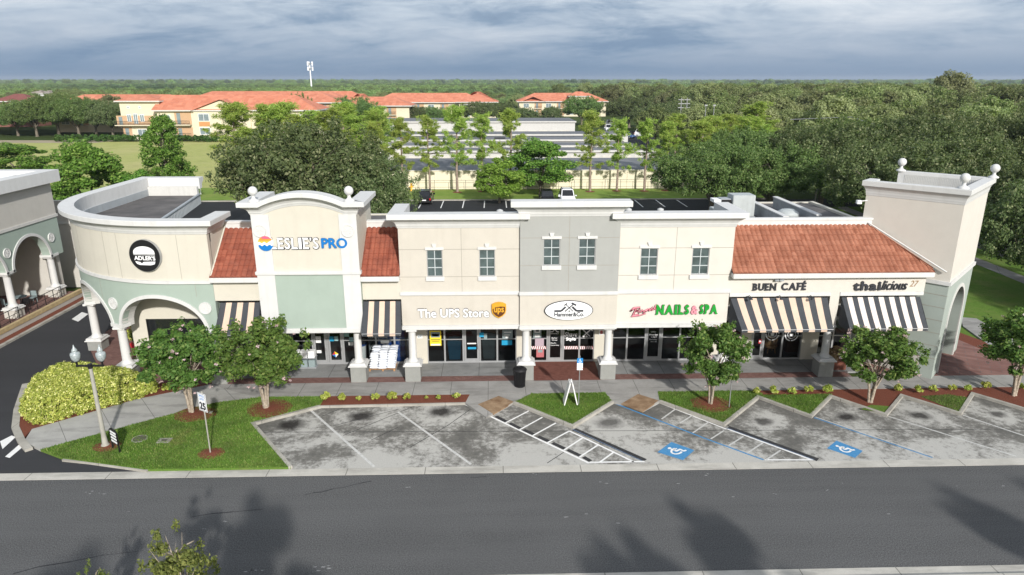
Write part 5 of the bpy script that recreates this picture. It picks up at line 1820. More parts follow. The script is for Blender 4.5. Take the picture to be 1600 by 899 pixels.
# cafe sign
S = thing('shop_sign', 'black serif capital letter sign above the wide tan striped awning', 'sign')
a = vv(1175.5, 454); b_ = vv(1213, 442.5)
serif_text(S, 'BUEN', a[0], b_[0], a[1], b_[1], YF - .02, signdark, signdark, bold=.035, ext=.05)
a = vv(1220, 453.5); b_ = vv(1260, 441.5)
serif_text(S, 'CAFÉ', a[0], b_[0], a[1], b_[1], YF - .02, signdark, signdark, bold=.035, ext=.05)
# thai restaurant sign
S = thing('shop_sign', 'dark bold and script lettering above the pale striped awning by the tower', 'sign')
a = vv(1331.5, 454); b_ = vv(1377, 439)
text(S, 'lettering', 'thai', a[0], b_[0], a[1], b_[1], YF - .02, signdark, signdark, ext=.07, offset=.045, spacing=1.12)
a = vv(1376, 453); b_ = vv(1418.5, 438)
text(S, 'script_lettering', 'licious', a[0], b_[0], a[1], b_[1], YF - .02, signdark, signdark, ext=.06, offset=.012, shear=.35, spacing=1.08)
S = thing('building_number', 'thin brown house number at the end of the fascia by the tower', 'number')
a = vv(1421, 448); b_ = vv(1436, 438.5)
text(S, 'lettering', '27', a[0], b_[0], a[1], b_[1], YF - .003, bronze, ext=.02, offset=0.0, shear=.3)

# window posters, notices and lettering (flat things on the glass)
def poster(px0, py0, px1, py1, m, label, y=YG - .07, cat='poster', bars=(), cols_=None, name='poster'):
    a = v(px0, py1, y); b_ = v(px1, py0, y)
    t = thing(name, label, cat)
    part(t, 'sheet', MB().box(a[0], b_[0], y, y + .008, a[1], b_[1], m))
    if bars:
        q = MB()
        for (u0, v0, u1, v1, mm) in bars:
            q.box(a[0] + (b_[0] - a[0]) * u0, a[0] + (b_[0] - a[0]) * u1, y - .004, y - .001, a[1] + (b_[1] - a[1]) * v0, a[1] + (b_[1] - a[1]) * v1, mm)
        part(t, 'print', q)
    return t
poster(672, 517, 689, 540.5, yellowp, 'tall yellow poster in the window left of the parcel shop door', bars=((.1, .55, .9, .92, greyp), (.2, .62, .8, .8, paper), (.08, .02, .92, .12, paper), (.1, .38, .9, .42, signdark), (.2, .28, .8, .31, signdark)))
poster(749, 520, 756, 527, cyanp, 'blue card notice low in the window right of the parcel shop door')
poster(756, 521, 761, 531, greyp, 'grey card notice in the window right of the parcel shop door')
poster(784, 532, 800, 539.5, cyanp, 'wide turquoise notice in the far right parcel shop window')
poster(785, 516, 801, 530, greyp, 'pale grey graphic in the far right parcel shop window', bars=((.15, .7, .85, .8, paper), (.15, .4, .7, .5, paper), (.3, .1, .6, .3, paper)))
poster(652, 523, 660, 529, paper, 'small white notice on the cream pier left of the parcel shop', y=YG - .115, bars=((.2, .2, .45, .6, greyp), (.55, .4, .8, .7, greyp)))
poster(731, 542.5, 744, 546, cyanp, 'blue sticker on the parcel shop door')
poster(730, 536, 744, 538, paper, 'thin white sticker across the parcel shop door')
poster(936, 515.5, 943.5, 523.5, paper, 'small white notice with a red round symbol on the cream pier', y=YG - .115, bars=((.25, .2, .75, .8, redp), (.4, .4, .6, .6, paper)))
poster(833, 512, 846, 528, greyp, 'leaning grey paper banner in the barber window, top half', bars=((.15, .5, .85, .95, paper), (.3, .6, .7, .85, signdark), (.2, .05, .8, .3, paper)))
poster(836, 529, 850, 541, mat('pale_red_paper', (.42, .33, .38), .7, .15, 30), 'pink and blue paper in the barber window above the striped band')
poster(838, 546, 850, 558.5, mat('faded_red_paper', (.45, .14, .15), .7, .15, 20), 'faded red paper in the barber window below the striped band', bars=((.2, .6, .8, .95, greyp),))
def barber_band(px0, px1, label):
    y = YG - .07
    a = v(px0, 546, y); b_ = v(px1, 541, y)
    t = thing('window_decal', label, 'decal', group='red and white striped window bands')
    n = max(4, int((b_[0] - a[0]) / .105)); W_ = MB(); D_ = MB()
    dx = (b_[0] - a[0]) / n
    for i in range(n):
        x = a[0] + i * dx
        W_.extr([(x + .05, a[1]), (x + .05 + dx * .5, a[1]), (x + dx * .5, b_[1]), (x, b_[1])], y, y + .006, signwhite)
        D_.extr([(x + .05 + dx * .5, a[1]), (x + .05 + dx * .75, a[1]), (x + dx * .75, b_[1]), (x + dx * .5, b_[1])], y, y + .006, redp)
    part(t, 'white_stripes', W_); part(t, 'red_stripes', D_)
barber_band(830, 853, 'red and white striped band on the window left of the barber door')
barber_band(881, 903, 'red and white striped band on the window right of the barber door')
barber_band(905.5, 926.5, 'red and white striped band on the far right barber window')
def wtext(label, items, cat='lettering', y=YG - .07, extra=None):
    t = thing('window_lettering', label, cat)
    for s_, px0, py0, px1, py1, off, she in items:
        a = v(px0, py1, y); b_ = v(px1, py0, y)
        text(t, 'line', s_, a[0], b_[0], a[1], b_[1], y, signwhite, ext=.006, offset=off, shear=she)
    return t
wtext('three white words one above the other on the window right of the barber door', [('Cut', 886, 512, 898, 517, .02, .1), ('Shave', 882, 519, 902, 526, .01, .25), ('Style', 884, 527, 900, 534, .045, 0)])
t = wtext('white crest and hours on the barber door glass', [('Hammer&Co.', 859.5, 520, 873.5, 522.5, .01, 0), ('Barber', 862, 527, 871, 529.5, .02, 0), ('Shop', 862, 530.5, 871, 533, .02, 0), ('Mon-Fri', 860, 535, 869, 537.5, .02, 0), ('Saturday', 860, 538.5, 874, 541, .02, 0)])
q = MB(); y = YG - .07
P_ = [v(859.5, 519, y), (v(864, 518.5, y)), v(867, 514.5, y), v(870, 518.5, y), v(873.5, 519, y)]
stroke2(q, P_, .02, y - .006, y, signwhite)
part(t, 'crest', q)
t = thing('window_decal', 'white crossed hammer and comb decal on the far right barber window', 'decal')
q = MB()
stroke2(q, [v(911, 526, y), v(924, 514, y)], .03, y - .006, y, signwhite)
stroke2(q, [v(922, 526, y), v(910, 514.5, y)], .022, y - .007, y, signwhite)
stroke2(q, [v(920.5, 512.5, y), v(926, 517, y)], .035, y - .008, y, signwhite)
c = v(916.5, 526, y); q.extr(circ(.05, 12, *c), y - .007, y, signwhite)
stroke2(q, [v(911, 526.5, y), v(913, 524.5, y)], .055, y - .008, y, signwhite)
part(t, 'drawing', q)
wtext('white opening times on the nail shop door glass', [('OPEN', 1017, 517.5, 1025, 520, .02, 0), ('Mon-Sat', 1014.5, 522, 1028, 524.5, .02, 0), ('9:30-7', 1017, 526, 1026, 528, .02, 0), ('Sunday', 1014.5, 529.5, 1027, 532, .02, 0), ('11-5', 1017, 533, 1026, 535, .02, 0)])
def ring(label, px, py, r_):
    t = thing('window_decal', label, 'decal', group='round white coffee decals')
    y = YG - .07; c = v(px, py, y); q = MB(); n = 32
    for k in (1.0, .62):
        for i in range(n):
            if k == 1.0 and i % 8 == 7: continue
            a, b_ = 2 * PI * i / n, 2 * PI * (i + 1) / n; w_ = .14 if k == 1 else .06
            q.extr([(c[0] + r_ * (k - w_) * math.cos(a), c[1] + r_ * (k - w_) * math.sin(a)), (c[0] + r_ * k * math.cos(a), c[1] + r_ * k * math.sin(a)), (c[0] + r_ * k * math.cos(b_), c[1] + r_ * k * math.sin(b_)), (c[0] + r_ * (k - w_) * math.cos(b_), c[1] + r_ * (k - w_) * math.sin(b_))], y - .006, y, signwhite)
    q.extr([(c[0] - r_ * .3, c[1] + r_ * .12), (c[0] - r_ * .18, c[1] - r_ * .25), (c[0] + r_ * .18, c[1] - r_ * .25), (c[0] + r_ * .3, c[1] + r_ * .12)], y - .006, y, signwhite)
    part(t, 'drawing', q)
ring('round white cup decal on the window beside the cafe door', 1207, 522, .42)
ring('round white cup decal on the cafe window next to the cream pier', 1237, 523, .42)
poster(1185, 530, 1190, 537, redp, 'small red notice on the cafe door frame', bars=((.2, .3, .8, .7, paper),))
# pool shop notices
for (px0, py0, px1, py1, m_, lab) in [(493, 526, 501, 531, paper, 'upper white notice on the left pool shop door'), (493.5, 532, 501.5, 536, paper, 'lower white notice on the left pool shop door'), (495, 547.5, 502, 552, paper, 'single white notice low on the left pool shop door'), (515, 526, 521, 533.5, cyanp, 'blue notice on the right pool shop door'), (522.5, 526, 528, 533, mat('pale_blue_paper', (.3, .48, .5), .7, .1, 9), 'pale blue notice on the right pool shop door'), (537.5, 521, 545, 526.5, mat('green_paper', (.22, .38, .36), .7, .1, 9), 'green notice at the top of the pool shop window by the column'), (546, 527.5, 552, 534, mat('pale_blue_paper', (.3, .48, .5)), 'pale blue notice in the pool shop window by the column'), (545, 535, 552, 540, paper, 'white notice in the pool shop window by the column'), (595, 532, 608, 537, paper, 'wide white notice in the window behind the white bags')]:
    poster(px0, py0, px1, py1, m_, lab)
t = thing('hazard_sign', 'diamond hazard sign in four colours low on the right pool shop door', 'sign')
y = YG - .08; c = v(524, 554, y); q = MB(); r_ = .19
for (a_, b2, mm, nm) in ((0, 1, yellowp, 'yellow_panel'), (1, 2, redp, 'red_panel'), (2, 3, leslieblue, 'blue_panel'), (3, 4, paper, 'white_panel')):
    cs_ = [(c[0] + r_ * math.cos(PI / 2 * k + .15), c[1] + r_ * math.sin(PI / 2 * k + .15)) for k in range(5)]
    part(t, nm, MB().extr([c, cs_[a_], cs_[b2]], y - .006, y, mm))

# stock behind and before the glass
def drum(x, y, label, m=bluep, r_=.42, h=2.1):
    t = thing('plastic_drum', label, 'drum', (x, y, H), group='tall blue drums in the pool shop window')
    pr_ = [(r_ * .94, 0), (r_, .05)]
    for k in range(1, 6):
        z = h * k / 6
        pr_ += [(r_, z - .05), (r_ * 1.04, z - .02), (r_ * 1.04, z + .02), (r_, z + .05)]
    pr_ += [(r_, h - .06), (r_ * .9, h)]
    part(t, 'body', MB().lathe(pr_, 0, 0, m, 20))
    part(t, 'lid', MB().lathe([(r_ * .4, 0), (r_ * .4, .05)], 0, 0, signwhite, 14, h))
drum(-5.75, 38.75, 'tall blue drum behind the glass next to the cream pier')
drum(-6.62, 38.9, 'tall blue drum behind the glass above the white bags', h=1.9)
def bucket(x, y, z, label, h=.8, r_=.26):
    t = thing('bucket', label, 'bucket', (x, y, z), group='white buckets with blue lids')
    part(t, 'body', MB().lathe([(r_ * .82, 0), (r_, h)], 0, 0, signwhite, 16))
    part(t, 'lid', MB().lathe([(r_ * 1.1, 0), (r_ * 1.1, .1), (r_ * .9, .13)], 0, 0, bluep, 16, h))
    part(t, 'print', MB().box(-.12, .12, -r_ * 1.01, -r_ * .9, h * .35, h * .7, greyp))
bucket(-8.02, 38.5, H, 'white bucket with a blue lid on the floor behind the column glass', 1.05, .32)
bucket(-7.15, 38.45, 1.75, 'white bucket with a blue lid high in the window right of the column', .85, .3)
t = thing('shelf_unit', 'white shelf unit under the bucket in the window right of the column', 'shelf', (-7.0, 38.8, H))
part(t, 'shelf', MB().box(-.5, .6, -.5, .3, 1.55, 1.62, signwhite).box(-.5, .6, -.5, .3, .8, .86, signwhite))
part(t, 'support', MB().box(-.5, -.45, -.5, .3, 0, 1.55, metald).box(.55, .6, -.5, .3, 0, 1.55, metald))
def wheelie(x, y, m, label, h=1.1, w=.4):
    t = thing('wheeled_bin', label, 'bin', (x, y, H), group='wheeled bins behind the parcel shop glass')
    bm_ = MB()
    bm_.add([(-w * .8, -w * .8, .08), (w * .8, -w * .8, .08), (w * .8, w * .8, .08), (-w * .8, w * .8, .08), (-w, -w, h), (w, -w, h), (w, w, h), (-w, w, h)], [(3, 2, 1, 0), (4, 5, 6, 7), (0, 1, 5, 4), (1, 2, 6, 5), (2, 3, 7, 6), (3, 0, 4, 7)], m)
    bm_.box(-w * 1.06, w * 1.06, -w * 1.06, w * 1.06, h + .001, h + .06, m)
    part(t, 'body', bm_)
    part(t, 'lid', MB().extr([(-w, h + .061), (w, h + .061), (w * .9, h + .2), (0, h + .26), (-w * .9, h + .2)], -w, w, m))
    part(t, 'wheel', MB().tube([(-w * .9, w * .7, .1), (-w * .7, w * .7, .1)], .1, tyre, 12)); part(t, 'wheel', MB().tube([(w * .7, w * .7, .1), (w * .9, w * .7, .1)], .1, tyre, 12))
wheelie(v(711, 556, 38.7)[0], 38.7, cyanp, 'cyan wheeled bin behind the glass left of the parcel shop door')
wheelie(v(765, 555, 38.8)[0], 38.8, greyp, 'grey wheeled bin behind the glass right of the parcel shop door', 1.55, .46)
for k, (px, lab) in enumerate(((1203, 'round orange chair inside the cafe window beside the door'), (1243, 'brown wooden counter inside the cafe window near the pier'))):
    X = v(px, 545, 39.2)[0]
    if k == 0:
        t = thing('armchair', lab, 'chair', (X, 39.2, H))
        part(t, 'seat', MB().lathe([(.35, .35), (.42, .45), (.40, .55)], 0, 0, wood, 16))
        part(t, 'backrest', MB().lathe([(.38, 0), (.44, .35), (.42, .38)], 0, .08, wood, 16, .55))
        part(t, 'leg', MB().tube([(-.25, -.25, 0), (-.2, -.2, .36)], .03, wood)); part(t, 'leg', MB().tube([(.25, -.25, 0), (.2, -.2, .36)], .03, wood)); part(t, 'leg', MB().tube([(.25, .25, 0), (.2, .2, .36)], .03, wood)); part(t, 'leg', MB().tube([(-.25, .25, 0), (-.2, .2, .36)], .03, wood))
    else:
        t = thing('counter', lab, 'counter', (X, 39.3, H))
        part(t, 'front', MB().box(-.6, .7, -.2, .5, 0, .95, mat('dark_wood', (.11, .045, .02), .6, .2, 5)))
        part(t, 'top', MB().box(-.65, .75, -.25, .55, .951, 1.0, wood))

# pallet with white bags
px_, py_ = g(599, 575, H)
t = thing('wooden_pallet', 'wooden pallet under the heap of white bags', 'pallet', (px_, py_, H))
q = MB()
for k in range(7):
    q.box(-.78, .78, -.5 + k * .15, -.5 + k * .15 + .11, .11, .13, wood)
part(t, 'deck_boards', q)
q = MB()
for x in (-.76, 0, .66):
    q.box(x, x + .1, -.5, .5, .0, .109, wood)
part(t, 'bearer', q)
rb = random.Random(5)
def bag_mesh():
    bm = bmesh.new()
    bmesh.ops.create_cube(bm, size=1)
    bmesh.ops.subdivide_edges(bm, edges=bm.edges[:], cuts=5, use_grid_fill=True)
    for q in bm.verts:
        x, y, z = q.co
        e = 1 - .75 * max(abs(x) * 2, abs(y) * 2) ** 5
        q.co = Vector((x * .50, y * .33, z * (.16 * e + .0) + .010 * math.sin(x * 17) * math.cos(y * 21)))
    me = bpy.data.meshes.new('bag')
    for f in bm.faces: f.smooth = True
    bm.to_mesh(me); bm.free(); me.materials.append(bagm)
    return me
bme = bag_mesh()
for L_ in range(8):
    for a in range(3):
        for c in range(3):
            if L_ == 7 and (a == 0 and c == 0): continue
            o = bpy.data.objects.new('salt_bag', bme); COL.objects.link(o)
            o.location = (px_ + (a - 1) * .49 + rb.uniform(-.03, .03) + (.02 * L_), py_ + (c - 1) * .32 + rb.uniform(-.03, .03), H + .21 + L_ * .142)
            o.rotation_euler = (rb.uniform(-.05, .05), rb.uniform(-.05, .05), rb.uniform(-.14, .14) + (PI if a % 2 else 0))
            tag(o, 'shiny white plastic bag in the heap on the wooden pallet', 'bag', 'white bags heaped on the pallet')
# white bag rack left of the pool shop doors
t = thing('display_rack', 'grey rack of pale boxes left of the pool shop doors, behind the tree', 'rack', (-11.2, 37.7, H))
part(t, 'frame', MB().box(-.7, .7, -.25, .25, 0, .06, metald).box(-.7, .7, -.25, .25, .6, .64, metald))
for a in (-.45, 0, .45):
    part(t, 'box', MB().bevbox(a - .19, a + .19, -.22, .2, .061, .5, greyp, .02)); part(t, 'box', MB().bevbox(a - .19, a + .19, -.22, .2, .641, 1.05, signwhite, .02))

# litter bin on the pavement
X, Y = g(812, 603, H)
t = thing('litter_bin', 'black slatted litter bin on the pavement beside the column', 'litter bin', (X, Y, H))
part(t, 'liner', MB().lathe([(.26, .06), (.26, .92)], 0, 0, black, 20))
q = MB()
for k in range(28):
    a = 2 * PI * k / 28
    c_, s_ = math.cos(a), math.sin(a)
    q.tube([(c_ * .29, s_ * .29, .04), (c_ * .31, s_ * .31, .5), (c_ * .35, s_ * .35, .95)], .016, blackp, 4)
part(t, 'slats', q)
part(t, 'rim', MB().lathe([(.34, .93), (.39, .95), (.40, 1.0), (.37, 1.03), (.26, 1.03)], 0, 0, blackp, 24))
part(t, 'lid', MB().lathe([(.36, 1.031), (.33, 1.08), (.20, 1.12), (.19, 1.08)], 0, 0, black, 24))
part(t, 'base', MB().lathe([(.30, 0), (.31, .05)], 0, 0, blackp, 20))

# folding board sign on the small lawn
X0, Y0 = g(881, 630, H); X1, Y1 = g(901, 629, H)
t = thing('sandwich_board', 'white folding sandwich board seen edge on, on the small triangular lawn', 'sign board', ((X0 + X1) / 2, (Y0 + Y1) / 2, H))
hw = (X1 - X0) / 2; hh = 1.22
for s_ in (-1, 1):
    q = MB()
    a = (s_ * hw, 0); b2 = (s_ * .06, hh)
    q.add([(a[0] - .03, -.32, 0), (a[0] + .03, -.32, 0), (a[0] + .03, .32, 0), (a[0] - .03, .32, 0), (b2[0] - .03, -.32, hh), (b2[0] + .03, -.32, hh), (b2[0] + .03, .32, hh), (b2[0] - .03, .32, hh)], [(3, 2, 1, 0), (4, 5, 6, 7), (0, 1, 5, 4), (1, 2, 6, 5), (2, 3, 7, 6), (3, 0, 4, 7)], whitepaint2)
    part(t, 'panel', q)
part(t, 'handle', MB().tube([(0, -.1, hh), (0, -.08, hh + .07), (0, .08, hh + .07), (0, .1, hh)], .02, signwhite, 6))

# road signs
def post(name, label, cat, X, Y, h, m=galv, r_=.03, group=None):
    t = thing(name, label, cat, (X, Y, H - .01), group=group)
    part(t, 'post', MB().tube([(0, 0, 0), (0, 0, h)], r_, m, 8))
    return t
X, Y = g(329, 709, .11)
t = post('speed_sign', 'white rectangular speed sign on a thin pole in the left lawn', 'road sign', X, Y, 3.1, polem, .032)
w_ = 16.5 * .0
pl = MB(); SW, SH = .28, .88
pl.bevbox(-SW, SW, -.05, -.035, 2.15, 2.15 + SH, signwhite, .006)
t.rotation_euler = (0, 0, R(-32))
part(t, 'plate', pl)
bd = MB()
for (a, b_, c, d) in ((-SW + .03, SW - .03, 2.18, 2.195), (-SW + .03, SW - .03, 2.12 + SH, 2.135 + SH), (-SW + .03, -SW + .045, 2.195, 2.12 + SH), (SW - .045, SW - .03, 2.195, 2.12 + SH)):
    bd.box(a, b_, -.054, -.0505, c, d, signdark)
part(t, 'border', bd)
text(t, 'lettering', 'SPEED', -.19, .19, 2.84, 2.95, -.05, leslieblue, ext=.003, offset=.01)
text(t, 'lettering', 'LIMIT', -.16, .16, 2.69, 2.80, -.05, leslieblue, ext=.003, offset=.01)
text(t, 'number', '25', -.21, .21, 2.23, 2.6, -.05, signdark, ext=.003, offset=.05)
X, Y = g(904, 632, .11)
t = post('parking_sign', 'blue and white disabled parking sign on a thin pole in the small triangular lawn', 'road sign', X, Y, 2.75, galv, .026)
z0 = v(905, 578, Y)[1] - .11; z1 = v(905, 559.5, Y)[1] - .11; zm = z0 + (z1 - z0) * .58
part(t, 'white_plate', MB().bevbox(-.15, .15, -.045, -.03, z0, zm, signwhite, .004).box(-.15, .15, -.047, -.046, z0 + .08, z0 + .1, redp))
part(t, 'blue_plate', MB().bevbox(-.15, .15, -.045, -.03, zm + .004, z1, bluesign, .004))
q = MB(); zc_ = (zm + z1) / 2
q.extr(circ(.022, 10, 0, zc_ + .085), -.05, -.046, signwhite)
stroke2(q, [(0, zc_ + .06), (0, zc_ - .01), (.055, zc_ - .01), (.08, zc_ - .08)], .012, -.05, -.046, signwhite)
stroke2(q, [(.055 * math.cos(R(a_)) - .005, zc_ - .045 + .055 * math.sin(R(a_))) for a_ in range(120, 370, 25)], .010, -.051, -.046, signwhite)
part(t, 'symbol', q)
X, Y = g(1139, 637, .11)
t = post('parking_sign', 'bare thin grey sign pole beside the middle tree, its plate hidden by leaves', 'road sign', X, Y, 2.6, galv, .026)
part(t, 'plate', MB().bevbox(-.11, .11, -.045, -.03, 2.25, 2.5, greyp, .004))
# small notice by the lamp post
X, Y = g(182, 704, .11)
t = thing('notice_board', 'small black framed notice with white panels beside the lamp post foot', 'notice board', (X, Y, .11), R(-38))
part(t, 'post', MB().box(-.36, -.30, -.03, .03, 0, 1.0, black)); part(t, 'post', MB().box(.30, .36, -.03, .03, 0, 1.0, black))
part(t, 'board', MB().box(-.299, .299, -.015, .015, .35, 1.0, black).extr([(-.36, 1.001), (.36, 1.001), (.2, 1.10), (-.2, 1.10)], -.02, .02, black))
q = MB()
for z in (.42, .58, .74, .88):
    q.box(-.26, .26, -.03, -.016, z, z + .09, signwhite)
part(t, 'white_panel', q)
# street lamp with twin lanterns
X, Y = g(165, 697, .11)
t = thing('street_lamp', 'grey lamp post with a black cross arm and two acorn lanterns at the hedge', 'street lamp', (X, Y, .11))
hL = v(147, 571, Y)[1] - .11
part(t, 'pole', MB().lathe([(.16, 0), (.16, .12), (.13, .16), (.105, .6), (.075, hL - .1), (.06, hL)], 0, 0, polem, 16))
part(t, 'base_collar', MB().lathe([(.19, 0), (.19, .06), (.165, .09)], 0, 0, polem, 16))
part(t, 'cross_arm', MB().box(-.62, .62, -.035, .035, hL - .06, hL + .02, black).lathe([(.1, 0), (.1, .2)], 0, 0, black, 12, hL - .14))
for s_ in (-1, 1):
    q = MB().lathe([(.04, 0), (.04, .12), (.09, .16), (.10, .19)], s_ * .56, 0, black, 12, hL + .02)
    o = part(t, 'lantern_base', q)
    part(t, 'lantern', MB().lathe([(.09, 0), (.18, .12), (.21, .3), (.19, .40), (.12, .43), (.11, .48), (.13, .50), (.09, .58), (.04, .66), (.015, .78)], s_ * .56, 0, lampglass, 18, hL + .21))

# ================================================================== NEIGHBOUR BUILDING (left)
nb = thing('arcade_building', 'neighbouring grey and sage building with arches and white columns at the left edge', 'building')
XN = -33.0
NC = [50.75, 45.9, 41.05, 36.2]
def n_arch(y):
    for a, b_ in zip(NC[:-1], NC[1:]):
        hi, lo = a - .42, b_ + .42
        if lo < y < hi:
            t = (y - (hi + lo) / 2) / ((hi - lo) / 2)
            return 3.75 + 2.0 * math.sqrt(max(0, 1 - t * t))
    return 3.75
ys = sorted(set([30 + i * .12 for i in range(int(21.9 / .12) + 1)] + [51.9] + [c_ + e for c_ in NC for e in (-.421, -.415, -.44, .421, .415, .44)]))
ys = [y for y in ys if 30 <= y <= 51.9]
def n_wall(zb, zt, xo, xi, m):
    vs = []; fs = []
    for y in ys:
        b_ = zb(y) if callable(zb) else zb
        vs += [(xo, y, b_), (xo, y, zt), (xi, y, zt), (xi, y, b_)]
    for i in range(len(ys) - 1):
        a, c = i * 4, i * 4 + 4
        for k in range(4):
            fs.append((a + k, c + k, c + (k + 1) % 4, a + (k + 1) % 4))
    fs += [(0, 1, 2, 3), tuple(range(len(vs) - 1, len(vs) - 5, -1))]
    return MB().add(vs, fs, m)
flip_check(part(nb, 'fascia', n_wall(n_arch, 6.55, XN, XN - .6, greenst)))
part(nb, 'upper_wall', MB().box(XN - .4, XN, 30, 51.9, 6.75, 9.2, greige).box(-50, XN - .401, 51.5, 51.9, 0, 9.2, greige))
part(nb, 'belt_course', MB().box(XN - .3, XN + .08, 30, 51.95, 6.551, 6.749, whitew))
flip_check(part(nb, 'cornice', sweep([(-50, 51.9), (XN, 51.9), (XN, 30)][::1], cornice_prof(.85, .5), white, .5, 9.15)))
part(nb, 'flat_roof', MB().box(-50, XN - .5, 30, 51.4, 9.5, 9.7, signwhite))
for a, b_ in zip(NC[:-1], NC[1:]):
    hi, lo = a - .42, b_ + .42; vs = []; n = 32
    for i in range(n + 1):
        th = PI * i / n
        for rr_ in (0, .2):
            y = (hi + lo) / 2 + ((hi - lo) / 2 + rr_) * math.cos(th); z = 3.75 + (2.0 + rr_) * math.sin(th)
            vs += [(XN + .06, y, z), (XN - .02, y, z)]
    part(nb, 'arch_trim', MB().add(vs, [f for i in range(n) for f in ((4 * i, 4 * i + 4, 4 * i + 6, 4 * i + 2), (4 * i + 2, 4 * i + 6, 4 * i + 7, 4 * i + 3), (4 * i, 4 * i + 1, 4 * i + 5, 4 * i + 4))], white))
for y in NC:
    column(XN - .35, y, z0=.6, top=3.72, parent=nb, ph=.6, r=.24, plm=greige)
    part(nb, 'impost', MB().box(XN - .8, XN + .06, y - .46, y + .46, 3.72, 3.9, white))
    part(nb, 'medallion', medallion(0, 0, 0, .34).xf(Matrix.Translation((XN, y, 5.15)) @ Matrix.Rotation(PI / 2, 4, 'Z')))
part(nb, 'rear_wall', MB().box(-38.2, -37.9, 30, 51.4, .6, 6.5, greige).box(-37.9, -33.8, 50.9, 51.4, .6, 6.5, greige))
part(nb, 'arcade_ceiling', MB().box(-38, XN - .61, 30, 51.4, 6.3, 6.5, greige))
part(nb, 'wing_wall', MB().box(-44, -30.2, 55.0, 55.3, 0, 7.2, greige).box(-30.5, -30.2, 55.3, 66, 0, 7.2, greige))
part(nb, 'wing_belt', MB().box(-44, -30.15, 54.93, 54.999, 5.3, 5.5, whitew))
sheet('patio_floor', [(-38, 30), (-32.55, 30), (-32.55, 51.9), (-38, 51.9)], .6, brickp, skirt=.7)
t = thing('retaining_edge', 'low yellowish timber edge along the raised cafe patio', 'edging')
part(t, 'beam', MB().box(-32.548, -32.3, 30, 52.2, .42, .70, woodrail))
part(t, 'base', MB().box(-32.546, -32.34, 30, 52.2, 0, .419, greige))
sheet('mulch_bed', [(-32.3, 26.7), (-31.75, 26.7), (-31.75, 54), (-32.3, 54)], .12, mulch, skirt=.12)
kerb_run([(-31.62, 26.7), (-31.62, 54.0)], .12, .14)
rl = thing('patio_railing', 'thin black metal railing between the white columns of the raised patio', 'railing')
for a, b_ in zip(NC[:-1], NC[1:]):
    hi, lo = a - .5, b_ + .5
    q = MB().tube([(-32.7, lo, 1.5), (-32.7, hi, 1.5)], .025, black, 6).tube([(-32.7, lo, 1.1), (-32.7, hi, 1.1)], .018, black, 6).tube([(-32.7, lo, .78), (-32.7, hi, .78)], .018, black, 6)
    part(rl, 'rails', q)
    n = 4
    for k in range(n + 1):
        y = lo + (hi - lo) * k / n
        part(rl, 'post', MB().tube([(-32.7, y, .6), (-32.7, y, 1.5)], .025, black, 6))
def ptable(x, y, lab):
    t = thing('patio_table', lab, 'table', (x, y, .6), .2, group='tables on the raised patio')
    part(t, 'table_top', MB().lathe([(.45, .72), (.45, .76)], 0, 0, greyp, 18))
    part(t, 'pedestal', MB().lathe([(.22, 0), (.2, .03), (.04, .06), (.04, .719)], 0, 0, black, 12))
def pchair(x, y, rz, lab, m=black):
    t = thing('patio_chair', lab, 'chair', (x, y, .6), rz, group='chairs on the raised patio')
    part(t, 'seat', MB().box(-.24, .24, -.24, .24, .42, .46, m))
    part(t, 'backrest', MB().box(-.24, .24, .21, .25, .5, .88, m))
    for a in (-.21, .21):
        for b_ in (-.21, .21):
            part(t, 'leg', MB().tube([(a, b_, 0), (a, b_, .42 if b_ < 0 else .88)], .018, m, 6))
ptable(-34.4, 48.2, 'round grey patio table in the arch nearest the driveway end')
pchair(-34.9, 47.5, 2.6, 'pale chair left of the round patio table', greyp); pchair(-34.1, 49.0, 0.0, 'pale chair behind the round patio table', greyp)
pchair(-33.7, 47.6, -2.2, 'black chair at the railing in front of the patio table')
pchair(-35.2, 44.2, 1.0, 'black chair deeper under the second arch'); ptable(-34.5, 43.4, 'round patio table under the second arch')
pchair(-33.8, 42.7, -2.5, 'black chair at the railing under the second arch')

# planter by the arcade and benches
t = thing('planter', 'red planter with dark leafy plants between the arcade columns', 'planter', (-21.9, 40.0, H))
part(t, 'pot', MB().lathe([(.28, 0), (.4, .8), (.43, .82), (.36, .84)], 0, 0, redp, 4, square=True))
# ================================================================== VEGETATION
NR = np.random.default_rng(11)
def leaf_cards(cent, rad, per, size, rng, flat=.75, shell=.55, up=.25, aspect=.55):
    """cent (k,3) clump centres, rad (k,) radii; per leaves in each; returns (4n,3) quads facing outward-ish"""
    k = len(cent)
    idx = np.repeat(np.arange(k), per)
    n = len(idx)
    d = rng.normal(size=(n, 3)); d /= np.linalg.norm(d, axis=1)[:, None]
    rr_ = (shell + (1 - shell) * rng.random(n) ** .8)[:, None]
    p = cent[idx] + d * rr_ * rad[idx][:, None] * np.array([1, 1, flat])
    nrm = d * .75 + rng.normal(size=(n, 3)) * .55 + np.array([0, 0, up])
    nrm /= np.linalg.norm(nrm, axis=1)[:, None]
    t = np.cross(nrm, rng.normal(size=(n, 3))); t /= np.linalg.norm(t, axis=1)[:, None]
    b_ = np.cross(nrm, t)
    s = size * rng.uniform(.6, 1.35, n)[:, None]
    V = np.zeros((n, 4, 3))
    V[:, 0] = p - t * s - b_ * s * aspect * .5
    V[:, 1] = p - t * s * .1 - b_ * s * aspect
    V[:, 2] = p + t * s - b_ * s * aspect * .0
    V[:, 3] = p - t * s * .1 + b_ * s * aspect
    return V.reshape(-1, 3)
